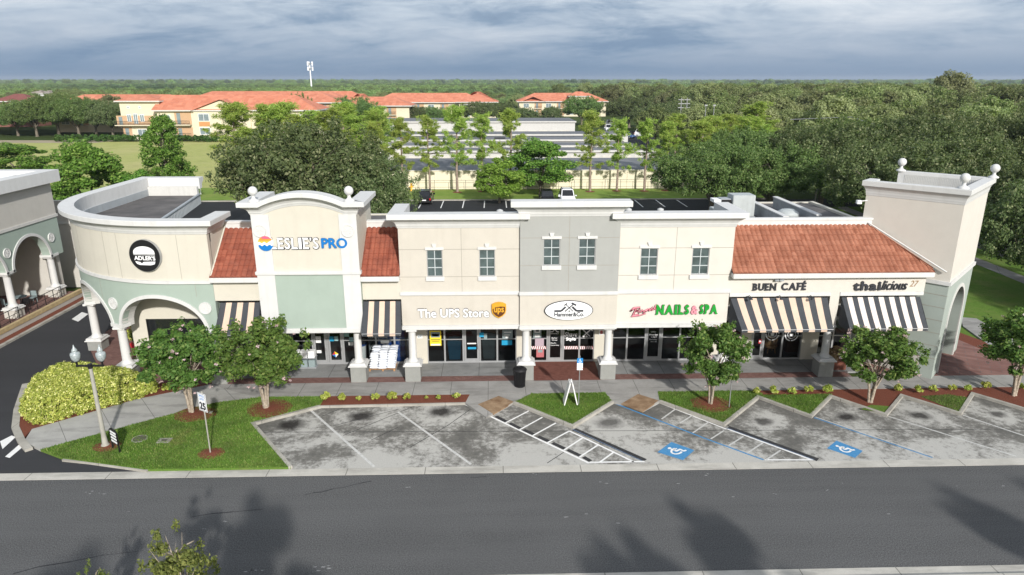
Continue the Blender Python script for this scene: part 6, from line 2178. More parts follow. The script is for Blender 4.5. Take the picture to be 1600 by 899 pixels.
def lobes(n, rx, ry, rz, lr, rng, z0=0.0, lo=-.5, fill=.45, taper=0.0):
    out_ = []
    while len(out_) < n:
        d = rng.normal(size=3); d /= np.linalg.norm(d)
        if d[2] < lo: continue
        q = fill + (1 - fill) * rng.random() ** .6
        kx = 1 - taper * max(0, d[2])
        out_.append((d[0] * rx * q * kx, d[1] * ry * q * kx, z0 + d[2] * rz * q))
    c = np.array(out_)
    r = lr * rng.uniform(.6, 1.25, n)
    return c, r
def trunk_mesh(name, h, r0, m, seed, limbs, spread, ztop, stems=1, fork=.35, thin=.25, lean=.0):
    rd = random.Random(seed); mb = MB()
    for s in range(stems):
        a0 = rd.uniform(0, 6.28); off = r0 * .8 if stems > 1 else 0
        bx, by = off * math.cos(a0), off * math.sin(a0)
        ax = rd.uniform(-1, 1) * lean; ay = rd.uniform(-1, 1) * lean
        if stems > 1:
            ax += math.cos(a0) * .10 * h; ay += math.sin(a0) * .10 * h
        pts = [(bx, by, -.05), (bx * 1.1, by * 1.1, h * .05), (bx + ax * .4, by + ay * .4, h * .5), (bx + ax, by + ay, h)]
        mb.tube(pts, [r0 * 1.35, r0, r0 * .8, r0 * .62], m, 8)
        for k in range(limbs):
            a = a0 + 2 * PI * k / limbs + rd.uniform(-.5, .5)
            z = h * (fork + (1 - fork) * rd.random())
            t_ = z / h
            sx, sy = bx + ax * t_, by + ay * t_
            R__ = spread * rd.uniform(.5, 1.0)
            ex, ey, ez = sx + R__ * math.cos(a), sy + R__ * math.sin(a), z + (ztop - z) * rd.uniform(.35, .85)
            mx_, my_, mz_ = sx + (ex - sx) * .45, sy + (ey - sy) * .45, z + (ez - z) * .6
            mb.tube([(sx, sy, z - .1), (mx_, my_, mz_), (ex, ey, ez)], [r0 * .5, r0 * thin * 1.2, r0 * .07], m, 6)
            for j in range(2):
                a2 = a + rd.uniform(-.9, .9); L = spread * .4
                mb.tube([(mx_, my_, mz_), (mx_ + L * math.cos(a2), my_ + L * math.sin(a2), mz_ + L * rd.uniform(.3, 1.0))], [r0 * .22, r0 * .04], m, 5)
    return mb.mesh(name)
PROTO = {}
def proto(key, crown, trunk):
    PROTO[key] = (crown, trunk)
def mk(name, V, mats_, mi=None):
    return quads_mesh(name, V, mats_, mi)

# crape myrtle with pink blossom, small near trees
for s_ in range(3):
    rng = np.random.default_rng(20 + s_)
    c, r = lobes(62, 1.55, 1.5, 1.45, .36, rng, 2.75, lo=-.8, fill=.35)
    # let a few shoots stick out
    sh = rng.normal(size=(22, 3)); sh /= np.linalg.norm(sh, axis=1)[:, None]; sh[:, 2] = np.abs(sh[:, 2]) * .9 - .15
    c2 = sh * np.array([1.75, 1.7, 1.75]) * rng.uniform(.9, 1.15, (22, 1)) + np.array([0, 0, 2.8])
    V1 = leaf_cards(c, r, 190, .082, rng, flat=.85, shell=.3)
    V2 = leaf_cards(c2, np.full(22, .22), 60, .075, rng, flat=1.3, shell=.1)
    fc = rng.normal(size=(34, 3)); fc /= np.linalg.norm(fc, axis=1)[:, None]
    fc = fc * np.array([1.75, 1.7, 1.6]) * rng.uniform(.8, 1.02, (34, 1)) + np.array([0, 0, 2.7])
    V3 = leaf_cards(fc, rng.uniform(.05, .13, 34), 22, .036, rng, shell=.1)
    V = np.concatenate([V1, V2, V3])
    mi = np.concatenate([np.zeros((len(V1) + len(V2)) // 4), np.ones(len(V3) // 4)])
    proto('myrtle%d' % s_, mk('crape_myrtle_crown', V, [lf_myrtle, lf_flower], mi), trunk_mesh('crape_myrtle_trunk', 1.5, .065, bark, 40 + s_, 3, .9, 3.6, stems=4, fork=.6, thin=.45))
# live oaks: broad, feathery, grey-green
for s_ in range(4):
    rng = np.random.default_rng(60 + s_)
    c, r = lobes(105, 5.6, 5.3, 3.0, 1.05, rng, 4.9, lo=-.55, fill=.55)
    # feathery sprays radiating up and out
    d = rng.normal(size=(230, 3)); d /= np.linalg.norm(d, axis=1)[:, None]; d = d[d[:, 2] > -.35]
    c2 = d * np.array([6.5, 6.2, 3.7]) * rng.uniform(.84, 1.06, (len(d), 1)) + np.array([0, 0, 5.0])
    V = np.concatenate([leaf_cards(c, r, 330, .125, rng, flat=.75, shell=.35), leaf_cards(c2, np.full(len(d), .45), 60, .11, rng, flat=1.25, shell=.1)])
    proto('oak%d' % s_, mk('live_oak_crown', V, [lf_oak]), trunk_mesh('live_oak_trunk', 3.0, .34, barkd, 80 + s_, 11, 5.2, 8.0, fork=.6, thin=.30))
    proto('oakg%d' % s_, mk('green_oak_crown', V, [lf_oakg]), PROTO['oak%d' % s_][1])
# bright green round trees
for s_ in range(3):
    rng = np.random.default_rng(90 + s_)
    c, r = lobes(60, 2.9, 2.8, 3.4, .85, rng, 4.0, lo=-.85, fill=.5, taper=.35)
    V = leaf_cards(c, r, 330, .13, rng, flat=.7, shell=.5, up=.45)
    proto('bright%d' % s_, mk('round_tree_crown', V, [lf_bright]), trunk_mesh('round_tree_trunk', 2.0, .16, barkd, 100 + s_, 6, 2.0, 6.0, fork=.5, thin=.4))
    proto('light%d' % s_, mk('light_tree_crown', V, [lf_light]), PROTO['bright%d' % s_][1])
# bald-cypress-like open pyramid
rng = np.random.default_rng(120)
c = []; r = []
for k in range(13):
    z = 1.6 + k * .72; R0 = 3.5 * (1 - k / 13.5) ** .8 + .35
    for j in range(int(6 + R0 * 4.2)):
        a = rng.uniform(0, 6.28); q = R0 * rng.uniform(.35, 1.05)
        c.append((q * math.cos(a), q * math.sin(a), z + rng.uniform(-.25, .25) + .1 * q)); r.append(.42 + .34 * rng.random())
V = leaf_cards(np.array(c), np.array(r), 120, .13, rng, flat=.85, shell=.2, up=.3)
proto('pyramid', mk('conical_tree_crown', V, [lf_bright]), trunk_mesh('conical_tree_trunk', 9.5, .16, barkd, 130, 12, 2.0, 9.5, fork=.15, thin=.3))
# slender pines: tufts at the ends of short branches on a tall bare stem
for s_ in range(4):
    rd = random.Random(140 + s_); rng = np.random.default_rng(140 + s_)
    c = []; r = []; mb = MB()
    Ht = 10.5
    mb.tube([(0, 0, -.05), (.05, .02, 3), (-.06, .05, 6.5), (0, 0, Ht - .4)], [.15, .12, .085, .03], barkp, 7)
    nb_ = 34
    for k in range(nb_):
        z = 3.2 + (Ht - 3.4) * (k / nb_) ** .8
        a = rd.uniform(0, 6.28); L = (1.9 - 1.3 * abs((z - 5.5) / 6.5)) * rd.uniform(.5, 1.1)
        if k > nb_ - 8: L = rd.uniform(.3, 1.0)
        ex, ey, ez = L * math.cos(a), L * math.sin(a), z + L * .25
        mb.tube([(0, 0, z - .1), (ex * .6, ey * .6, z + .05), (ex, ey, ez)], [.04, .025, .012], barkp, 4)
        for j in range(5):
            t_ = rd.uniform(.45, 1.1)
            c.append((ex * t_ + rd.uniform(-.3, .3), ey * t_ + rd.uniform(-.3, .3), z + (ez - z) * t_ + rd.uniform(-.25, .35))); r.append(rd.uniform(.16, .34))
    for k in range(10 if s_ != 2 else 20):
        c.append((rd.uniform(-.8, .8), rd.uniform(-.8, .8), Ht - rd.uniform(.0, 1.8))); r.append(rd.uniform(.3, .5))
    V = leaf_cards(np.array(c), np.array(r) * 1.25, 75, .15, rng, flat=1.0, shell=.0, up=.1, aspect=.18)
    proto('pine%d' % s_, mk('pine_crown', V, [lf_pine]), mb.mesh('pine_trunk'))
# woodland mix: taller rounder crowns, cheaper
for s_ in range(4):
    rng = np.random.default_rng(160 + s_)
    c, r = lobes(60, 4.3 + s_ * .3, 4.3, 3.3 + (s_ % 2) * .8, 1.3, rng, 6.0, lo=-.5, fill=.55, taper=.2)
    V = leaf_cards(c, r, 270, .19, rng, flat=.75, shell=.45, up=.3)
    proto('wood%d' % s_, mk('woodland_crown', V, [lf_wood]), trunk_mesh('woodland_trunk', 4.5, .26, barkd, 180 + s_, 5, 3.2, 8.4, fork=.5))
for s_ in range(3):
    rng = np.random.default_rng(200 + s_)
    c, r = lobes(30, 3.6, 3.6, 2.6 + s_ * .6, 1.4, rng, 5.0, lo=-.3, fill=.6, taper=.3)
    V = leaf_cards(c, r, 110, .38, rng, flat=.8, shell=.55, up=.3)
    me = mk('far_crown', V, [lf_far])
    proto('far%d' % s_, me, None)

used = set()
def tree(key, name, label, cat, x, y, sc=1.0, sz=None, rz=None, group=None, z=0.0, rnd=random):
    sz = sz or sc
    t = thing(name, label, cat, (x, y, z), rz if rz is not None else rnd.uniform(0, 6.28), group, (sc, sc, sz))
    cr, tk = PROTO[key]
    for n_, me in (('crown', cr), ('trunk', tk)):
        if me is None: continue
        o = bpy.data.objects.new(n_, me); COL.objects.link(o); o.parent = t
    return t
GM = 'flowering trees along the shop pavement'
for i, (px, py, sx, szz, lab, rz) in enumerate([(300, 645, 1.30, 1.10, 'pink flowering tree in front of the curved corner arch', .3), (416, 638, 1.30, 1.14, 'flowering tree in the red mulch circle in front of the pool shop', 2.0), (1110, 632, 1.05, 1.06, 'slim flowering tree in the mulch circle in front of the nail shop', 1.0), (1359, 628, 1.22, 1.0, 'flowering tree in the mulch in front of the pale striped awning', 4.0), (1585, 618, 1.25, 1.10, 'flowering tree cut by the right edge beyond the corner tower', 5.0)]):
    X, Y = g(px, py, .12)
    tree('myrtle%d' % (i % 3), 'crape_myrtle', lab, 'tree', X, Y, sx, szz, rz, GM, .10)
def mulch_circle(px, py, r_, sq=1.0):
    X, Y = g(px, py, .12)
    rd = random.Random(int(px)); n = 26
    P = [(X + r_ * rd.uniform(.93, 1.07) * math.cos(2 * PI * i / n), Y + r_ * rd.uniform(.93, 1.07) * sq * math.sin(2 * PI * i / n)) for i in range(n)]
    mb = MB()
    mb.add([(X, Y, .19)] + [(x, y, .125) for x, y in P] + [(X + (x - X) * 1.02, Y + (y - Y) * 1.02, .10) for x, y in P], [(0, i + 1, (i + 1) % n + 1) for i in range(n)] + [(i + 1, i + 1 + n, (i + 1) % n + 1 + n, (i + 1) % n + 1) for i in range(n)], mulch)
    struct(mb, 'mulch_circle')
mulch_circle(306, 647, 1.05, .8); mulch_circle(421, 638, 1.12, .9); mulch_circle(1111, 631, 1.05, .9); mulch_circle(167, 697, .62, .8); mulch_circle(330, 708, .58, .85)

# low yellow-green shrubs
def shrub_mesh(seed, r_=.22):
    rng = np.random.default_rng(seed)
    c, rr_ = lobes(12, r_ * .7, r_ * .7, r_ * .7, r_ * .38, rng, r_ * .8, lo=-.2, fill=.3)
    V = leaf_cards(c, rr_, 34, .055, rng, flat=.9, shell=.2, up=.4, aspect=.45)
    return mk('shrub_leaves', V, [lf_shrub])
SM = [shrub_mesh(s) for s in (300, 301, 302)]
ordn = ['first', 'second', 'third', 'fourth', 'fifth', 'sixth', 'seventh', 'eighth', 'ninth', 'tenth', 'eleventh', 'twelfth', 'thirteenth']
def shrubs(lst, where, group):
    for i, (px, py, s) in enumerate(lst):
        X, Y = g(px, py, .12)
        o = bpy.data.objects.new('shrub', SM[i % 3]); COL.objects.link(o)
        o.location = (X, Y, .11); o.rotation_euler = (0, 0, i * 1.7); o.scale = (s, s, s * .95)
        tag(o, '%s small yellow-green shrub from the left %s' % (ordn[i], where), 'shrub', group)
shrubs([(509, 626, 1.45), (535, 626, 1.2), (561, 626, .8), (587, 626, 1.25), (613, 625, 1.35), (636, 625, 1.2), (666, 624, .65), (685, 624, .75), (713, 623, 1.1)], 'in the long mulch bed', 'shrubs in the long mulch bed')
shrubs([(1182, 616, 1.15), (1208, 616, 1.4), (1238, 616, 1.2), (1263, 614, 1.3), (1293, 614, 1.4)], 'behind the lawn between the two middle trees', 'shrubs behind the middle lawn')
shrubs([(1403, 612, 1.3), (1434, 614, 1.25), (1458, 612, 1.15), (1487, 611, 1.15), (1512, 611, 1.05), (1540, 608, 1.35), (1598, 610, 1.2)], 'in the mulch between the tower and the bays', 'shrubs below the corner tower')
shrubs([(232, 617, 2.0), (240, 610, 1.7), (225, 605, 2.2), (262, 612, 1.5)], 'beside the big variegated hedge', 'shrubs at the hedge end')

# big variegated hedge
hp = [(-22.5, 30.75), (-18.9, 33.75), (-18.4, 34.6), (-20.1, 35.75), (-22.4, 36.5), (-24.6, 37.0), (-25.3, 34.6), (-24.0, 31.9)]
def in_poly(pts, P):
    P = np.array(P); ins = np.zeros(len(pts), bool); j = len(P) - 1
    for i in range(len(P)):
        xi, yi, xj, yj = *P[i], *P[j]
        ins ^= ((yi > pts[:, 1]) != (yj > pts[:, 1])) & (pts[:, 0] < (xj - xi) * (pts[:, 1] - yi) / (yj - yi + 1e-12) + xi)
        j = i
    return ins
rng = np.random.default_rng(77)
hp_a = np.array(hp)
pts = rng.uniform(hp_a.min(0), hp_a.max(0), (5600, 2)); pts = pts[in_poly(pts, hp)]
def edge_d(p, P):
    d = np.full(len(p), 9.0); P = np.array(P)
    for i in range(len(P)):
        a, b_ = P[i], P[(i + 1) % len(P)]
        t_ = np.clip(((p - a) @ (b_ - a)) / ((b_ - a) @ (b_ - a)), 0, 1)
        d = np.minimum(d, np.linalg.norm(p - (a + t_[:, None] * (b_ - a)), axis=1))
    return d
ed = edge_d(pts, hp)
top = 1.08 * np.clip(ed / .55, 0, 1) ** .45 + rng.uniform(-.07, .07, len(pts)) + .06 * np.sin(pts[:, 0] * 3.1) * np.cos(pts[:, 1] * 2.7)
zz = np.where(rng.random(len(pts)) < np.clip(1.3 - ed * 1.2, 0.05, 1), rng.uniform(.05, 1, len(pts)) ** .8 * np.maximum(top, .5), top)
hd = thing('hedge', 'large mounded variegated yellow-green hedge at the driveway corner', 'hedge', (0, 0, .1))
o = bpy.data.objects.new('foliage', mk('foliage', leaf_cards(np.c_[pts, zz - .06], np.full(len(pts), .19), 34, .06, rng, flat=.8, shell=.1, up=.5), [lf_hedge])); COL.objects.link(o); o.parent = hd
inner = MB().prism([(x * .72 + (-22.2) * .28, y * .72 + 34.3 * .28) for x, y in hp], .0, .35, mat('hedge_twigs', (.05, .05, .02), .95, .3, 5))
part(hd, 'branches', inner)
# dark round hedge behind the driveway and one by the planter
def bush(x, y, r_, h, label, m, n=30, sz=.16, cat='bush', z=0, name='bush', sx=1.0):
    rng = np.random.default_rng(int(abs(x * 7 + y * 3)))
    c, rr_ = lobes(n, r_ * .75 * sx, r_ * .75, h * .55, r_ * .33, rng, h * .45, lo=-.5, fill=.4)
    t = thing(name, label, cat, (x, y, z))
    o = bpy.data.objects.new('foliage', mk('foliage', leaf_cards(c, rr_, 170, sz, rng), [m])); COL.objects.link(o); o.parent = t
    part(t, 'stem', MB().tube([(0, 0, 0), (.02, 0, h * .5)], [.05, .02], barkd, 6))
    return t
bush(-30.6, 52.6, 1.3, 2.3, 'dark green bush at the end of the arcade building', lf_ivy)
bush(-31.0, 55.9, 1.3, 2.6, 'dark green bush behind the first one at the arcade building', lf_ivy)
bush(-21.9, 40.0, .55, .8, 'dark leafy plant growing in the red planter', lf_myrtle, 14, .10, 'plant', H + .8, 'potted_plant')
bush(-22.6, 41.2, .7, 1.7, 'yellowish palm-like plant behind the red planter', lf_shrub, 14, .12, 'plant', H, 'plant')
# flower box on the cafe column corner
t = thing('planter', 'small wooden planter of reddish leaves beside the right cafe column', 'planter', (20.1, 36.6, H))
part(t, 'box', MB().bevbox(-.5, .5, -.25, .25, 0, .5, mat('red_brown_box', (.16, .06, .04), .8, .2, 4), .02))
bush(20.1, 36.6, .6, .8, 'reddish leafy plant in the planter beside the right cafe column', lf_bare, 12, .09, 'plant', H + .5, 'potted_plant')

# near-side street trees: the one whose top shows, and the ones that throw the road shadows
Lsh = 1 / math.tan(SUN_EL)
def near_tree(tipx, tipy, h, lab, key='bright0', wid=1.0):
    X, Y = g(tipx, tipy)
    bx = X + Lsh * h * math.sin(SUN_AZ); by = Y - Lsh * h * math.cos(SUN_AZ)
    tree(key, 'street_tree', lab, 'tree', bx, by, wid, h / 7.6, 0.5, 'street trees on the near verge', .1)
rng = np.random.default_rng(210)
c, r = lobes(30, .95, .95, 1.4, .34, rng, 2.75, lo=-.9, fill=.25, taper=.4)
sh = rng.normal(size=(26, 3)); sh /= np.linalg.norm(sh, axis=1)[:, None]
c2 = sh * np.array([1.25, 1.2, 1.75]) * rng.uniform(.8, 1.05, (26, 1)) + np.array([0, 0, 2.7])
V = np.concatenate([leaf_cards(c, r, 130, .07, rng, shell=.2), leaf_cards(c2, np.full(26, .18), 50, .065, rng, flat=1.5, shell=.0)])
proto('sapling', mk('sapling_crown', V, [lf_near]), trunk_mesh('sapling_trunk', 3.6, .06, bark, 215, 12, 1.0, 4.3, fork=.35, thin=.4))
tree('sapling', 'street_tree', 'small sparse olive-green tree cut by the bottom edge of the photo', 'tree', -9.1, 16.7, .78, .98, 1.2, 'street trees on the near verge', .1)
X, Z = v(140, 873, 16.9)
tree('sapling', 'street_tree', 'twiggy tip of a small tree at the bottom left corner', 'tree', X, 16.9, .35, (Z - .1) / 4.5, 2.2, 'street trees on the near verge', .1)
near_tree(1060, 782, 8.6, 'near verge tree whose shadow lies on the road under the nail shop', 'bright0', .62)
near_tree(1475, 772, 9.0, 'near verge tree whose shadow lies on the road at the right', 'bright1', .68)
near_tree(1630, 772, 9.0, 'near verge tree whose shadow leaves the road at the right edge', 'bright2', .7)
near_tree(925, 850, 8.4, 'near verge tree whose low shadow lies on the bottom centre of the road', 'bright1', .6)
near_tree(985, 846, 8.2, 'near verge tree beside the one shading the bottom centre of the road', 'bright2', .5)
near_tree(405, 772, 8.8, 'near verge tree whose shadow lies on the road at the left', 'bright0', .62)
near_tree(120, 868, 8.4, 'near verge tree whose shadow reaches the road at the far left', 'bright1', .7)

# behind the building
tree('oak0', 'live_oak', 'very large dark oak rising behind the arched parapet', 'tree', -18.8, 71.5, 1.42, 1.45, .4, 'oaks behind the shops')
tree('oak2', 'live_oak', 'lower dark oak lobe right of the very large one, over the black car', 'tree', -13.6, 69.5, .95, 1.05, 2.4, 'oaks behind the shops')
tree('oakg1', 'live_oak', 'wide green oak with two trunks standing in the rear car park', 'tree', 27.0, 83, 1.22, 1.08, 1.1, 'oaks behind the shops')
tree('oakg2', 'live_oak', 'wide green oak right of the two-trunk one in the rear car park', 'tree', 34.5, 84, 1.15, 1.05, 3.1, 'oaks behind the shops')
tree('light0', 'round_tree', 'small light green tree in front of the darker round tree, left of the white car', 'tree', .9, 94.5, 1.15, .82, .5, 'round green trees by the rear bays')
tree('bright1', 'round_tree', 'dense deep green round tree left of the white car', 'tree', 7.0, 100.5, 1.62, 1.12, 1.5, 'round green trees by the rear bays')
tree('bright2', 'round_tree', 'wide bright green tree over the roof of the curved corner', 'tree', -45.5, 78, 1.55, 1.30, 2.0, 'round green trees by the rear bays')
tree('bright0', 'round_tree', 'lower bright green tree between the wide one and the roof parapet', 'tree', -39.2, 77, 1.0, .9, 4.0, 'round green trees by the rear bays')
tree('pyramid', 'conical_tree', 'open pyramid-shaped green tree at the edge of the dry field', 'tree', -43.5, 93, 1.12, 1.12, 0, None)
tree('bright1', 'round_tree', 'dark round tree at the left edge above the arcade building roof', 'tree', -80, 118, 1.9, .86, 2, 'round green trees by the rear bays')
# row of slender pines before the cream wall
pn = [(-13.6, 104, 1.0, 0), (-9.6, 104.2, 1.02, 1), (-5.4, 103.6, 1.17, 2), (-1.6, 104.2, 1.05, 3), (2.7, 104, 1.12, 0), (14.8, 103.6, 1.10, 2), (19.0, 104.2, .98, 3), (23.2, 104, .98, 1), (-17.5, 104, .95, 3), (26.6, 104.4, .95, 2)]
pl_ = ['slender pine behind and left of the black car', 'second slender pine from the left of the black car', 'tall slender pine right behind the black car roof', 'slender pine left of the lamp post beyond the wall', 'slender pine rising over the light green round tree', 'full-headed pine standing right of the white car', 'slim pine, middle of the three right of the white car', 'slim pine, last before the two-trunk oak', 'slender pine half hidden by the very large dark oak', 'slender pine half hidden by the two-trunk oak']
for (x, y, s, k), lab in zip(pn, pl_):
    tree('pine%d' % k, 'slender_pine', lab, 'pine', x, y, s * 1.28, s * 1.03, None, 'slender pines in front of the cream wall', .08)
    mulch_c = MB().lathe([(.75, 0), (.5, .05), (.02, .08)], x, y, mulch, 14, .08); struct(mulch_c, 'mulch_circle')
# pine clumps left of the storage yard
for (x, y, s, k), lab in zip([(-39.0, 107, 1.15, 2), (-36.5, 103, .85, 0), (-35, 112, 1.1, 1), (-32, 108, 1.15, 2), (-29, 103, 1.0, 0), (-35, 112, 1.1, 2), (-26, 114, 1.05, 1), (-34, 103, .85, 3), (-23, 118, .95, 2), (-20, 122, 1.0, 0), (-31, 120, 1.0, 2), (-27, 128, 1.1, 2), (-22, 134, 1.0, 1)],
        ['yellow-green pine right in front of the cream apartment gable', 'pine touching the pyramid-shaped tree', 'tall loose pine under the apartment gable peak', 'tallest yellow-green pine left of the very large dark oak', 'low pine under the tallest yellow-green one', 'yellow-green pine nearest the cream apartment gable', 'pine just behind the crown of the very large oak', 'shortest pine at the corner of the dry field', 'pine at the left end of the storage sheds', 'pine in front of the shed roofs at their left end', 'pine behind the tallest yellow-green one', 'thick pine between the oak and the long apartment roof', 'pine beside the third storage shed']):
    tree('pine%d' % k, 'pine_tree', lab, 'pine', x, y, s * 1.9, s * 1.08, None, 'pines left of the storage yard', 0)
# pines right of the yard
for (x, y, s, k), lab in zip([(34, 112, 1.0, 2), (38, 118, 1.0, 1), (43, 116, 1.05, 2), (47, 122, .95, 0), (40, 128, 1.0, 2), (46, 134, 1.0, 2), (53, 140, 1.2, 1), (36, 136, 1.0, 0)],
        ['pine at the right end of the cream wall', 'pine behind the right end of the cream wall', 'broad yellow-green pine right of the storage sheds', 'small pine by the pale sand', 'pine beside the parked white vehicles', 'yellow-green pine behind the small one by the sand', 'tall pine beside the twin floodlight masts', 'pine at the right end of the second shed']):
    tree('pine%d' % k, 'pine_tree', lab, 'pine', x, y, s * 1.9, s * .95, None, 'pines right of the storage yard', 0)
# big trees at the right, behind and beside the tower
for (key, x, y, s, sz_, lab) in [('oak1', 41.5, 70, 1.15, 1.2, 'grey-green oak with bare twigs left of the corner tower'), ('oak3', 49.5, 73, 1.1, 1.25, 'grey-green oak directly above the corner tower roof'), ('oak2', 43, 88, 1.3, 1.30, 'wide oak behind the one left of the corner tower'), ('oak0', 55.5, 82, 1.2, 1.35, 'tall oak behind the corner tower finials'), ('oakg3', 36, 97, 1.15, 1.15, 'green oak between the two-trunk oak and the wood'), ('oak1', 66, 84, 1.3, 1.5, 'tall dark oak at the right edge beyond the side road'), ('oak3', 60, 96, 1.3, 1.4, 'oak behind the tower on the far side of the road bend'), ('oakg0', 52, 101, 1.3, 1.3, 'broad green oak in the wood above the tiled cafe roof')]:
    tree(key, 'live_oak', lab, 'tree', x, y, s, sz_, None, 'large oaks around the corner tower')
tree('oak2', 'live_oak', 'very dark drooping oak at the right edge over the side road', 'tree', 43.4, 50.5, .98, 1.25, 1.0, 'large oaks around the corner tower', -1.3)
tree('oak1', 'live_oak', 'oak beyond the right edge that shades the lawn beside the tower', 'tree', 47.5, 35.0, .95, 1.05, 1.0, 'large oaks around the corner tower')
tree('oak2', 'live_oak', 'second oak beyond the right edge, behind the side pavement', 'tree', 46.5, 42.0, .8, 1.0, 2.0, 'large oaks around the corner tower')
tree('oak0', 'live_oak', 'dark oak below the drooping one at the right edge', 'tree', 49.5, 60.0, .9, 1.2, 2.0, 'large oaks around the corner tower')

# wood at the right: the front ranks as separate trees
rd = random.Random(99)
zones = [(lambda x, y: y < 135 and x < 75, 'olive tree massed in the near wood behind the tiled cafe roof', 'trees of the near wood'),
         (lambda x, y: y < 135, 'olive tree massed in the near wood beyond the corner tower at the right edge', 'trees of the right-hand wood'),
         (lambda x, y: True, 'grey-green tree massed in the middle wood right of the apartments', 'trees of the middle wood')]
cnt = 0
for iy in range(0, 9):
    for ix in range(0, 30):
        y = 104 + iy * 9.5 + rd.uniform(-3, 3); x = 44 + ix * 8.6 + rd.uniform(-3, 3) + (iy % 2) * 4
        if x > .82 * y + 6 or (x < 58 and y < 160): continue
        if x > 44 + 0 and x < 66 and 112 < y < 152: continue
        for f, lab, gp in zones:
            if f(x, y): break
        s = rd.uniform(.85, 1.25)
        tree('wood%d' % rd.randrange(4), 'wood_tree', lab, 'tree', x, y, s * 1.15, s * rd.uniform(.9, 1.15), rd.uniform(0, 6.28), gp, 0)
        cnt += 1
# a tall one that breaks the horizon
tree('wood1', 'wood_tree', 'tallest dark tree breaking the horizon above the tower finials', 'tree', v(1490, 118, 214)[0], 214, 1.9, 1.80, .4, None, 0)
# oak row in front of the field, left
for i, (px, lab, s, key) in enumerate([(15, 'oak at the left edge behind the dry field', 1.15, 'oakg0'), (45, 'second oak from the left behind the dry field', 1.25, 'oakg1'), (80, 'large round oak left of centre in the row behind the field', 1.45, 'oakg2'), (112, 'oak with a dark shadow under it in the row behind the field', 1.35, 'oakg3'), (140, 'oak in front of the far red roofs behind the field', 1.25, 'oak0'), (166, 'pale oak with bare twigs beside the apartment balconies', 1.15, 'oak1'), (190, 'narrow oak touching the apartment balconies', .95, 'oakg1')]):
    X, Y = g(px, 214 + (i % 2))
    tree(key, 'field_oak', lab, 'tree', X, Y + 4, s, s * 1.0, None, 'oaks in the row behind the dry field')
for i, (px, Y, ptop, s, key, lab) in enumerate([(548, 245, 151, 1.5, 'oakg2', 'dark round tree in front of the gap between the apartment blocks'), (648, 262, 166, 1.05, 'oak3', 'low green tree in front of the left half of the long apartment block'), (675, 262, 167, 1.05, 'oakg0', 'low round tree below the middle balconies of the long block'), (745, 262, 158, 1.15, 'oak1', 'grey-green tree at the right end of the long apartment block'), (785, 270, 160, 1.2, 'oak2', 'grey tree in the gap between the long block and the small one'), (820, 262, 168, .9, 'oak0', 'grey bush-like tree left of the small apartment block'), (910, 262, 149, 1.25, 'oakg1', 'round green tree in front of the small right apartment block'), (862, 262, 166, .7, 'oak3', 'thin reddish tree before the small apartment block'), (985, 250, 150, 1.5, 'oak1', 'olive tree at the start of the middle wood'), (1030, 225, 160, 1.5, 'oak0', 'wide olive tree above the parked white vehicles'), (465, 226, 146, .8, 'oakg0', 'small tree behind the near apartment roof'), (590, 170, 196, 1.1, 'oakg3', 'green tree left of the storage sheds'), (1075, 205, 158, 1.3, 'oak2', 'olive tree below the utility masts')]):
    X, zt_ = v(px, ptop, Y)
    tree(key, 'yard_tree', lab, 'tree', X, Y, s, max(.35, zt_ / 8.7), None, 'trees between the sheds and the apartments')
# a clipped hedge along the apartments
for i in range(9):
    X = -118 + i * 7.8
    q = np.random.default_rng(400 + i)
    c = np.c_[q.uniform(-3.3, 3.3, 40), q.uniform(-.8, .8, 40), q.uniform(.4, 1.6, 40)]
    t = thing('hedge', '%s clipped green hedge block from the left below the near apartments' % ordn[i], 'hedge', (X, 197.2 - i * .5, 0), group='clipped hedge blocks below the apartments')
    o = bpy.data.objects.new('foliage', mk('foliage', leaf_cards(c, np.full(40, .6), 30, .3, q), [lf_ivy])); COL.objects.link(o); o.parent = t

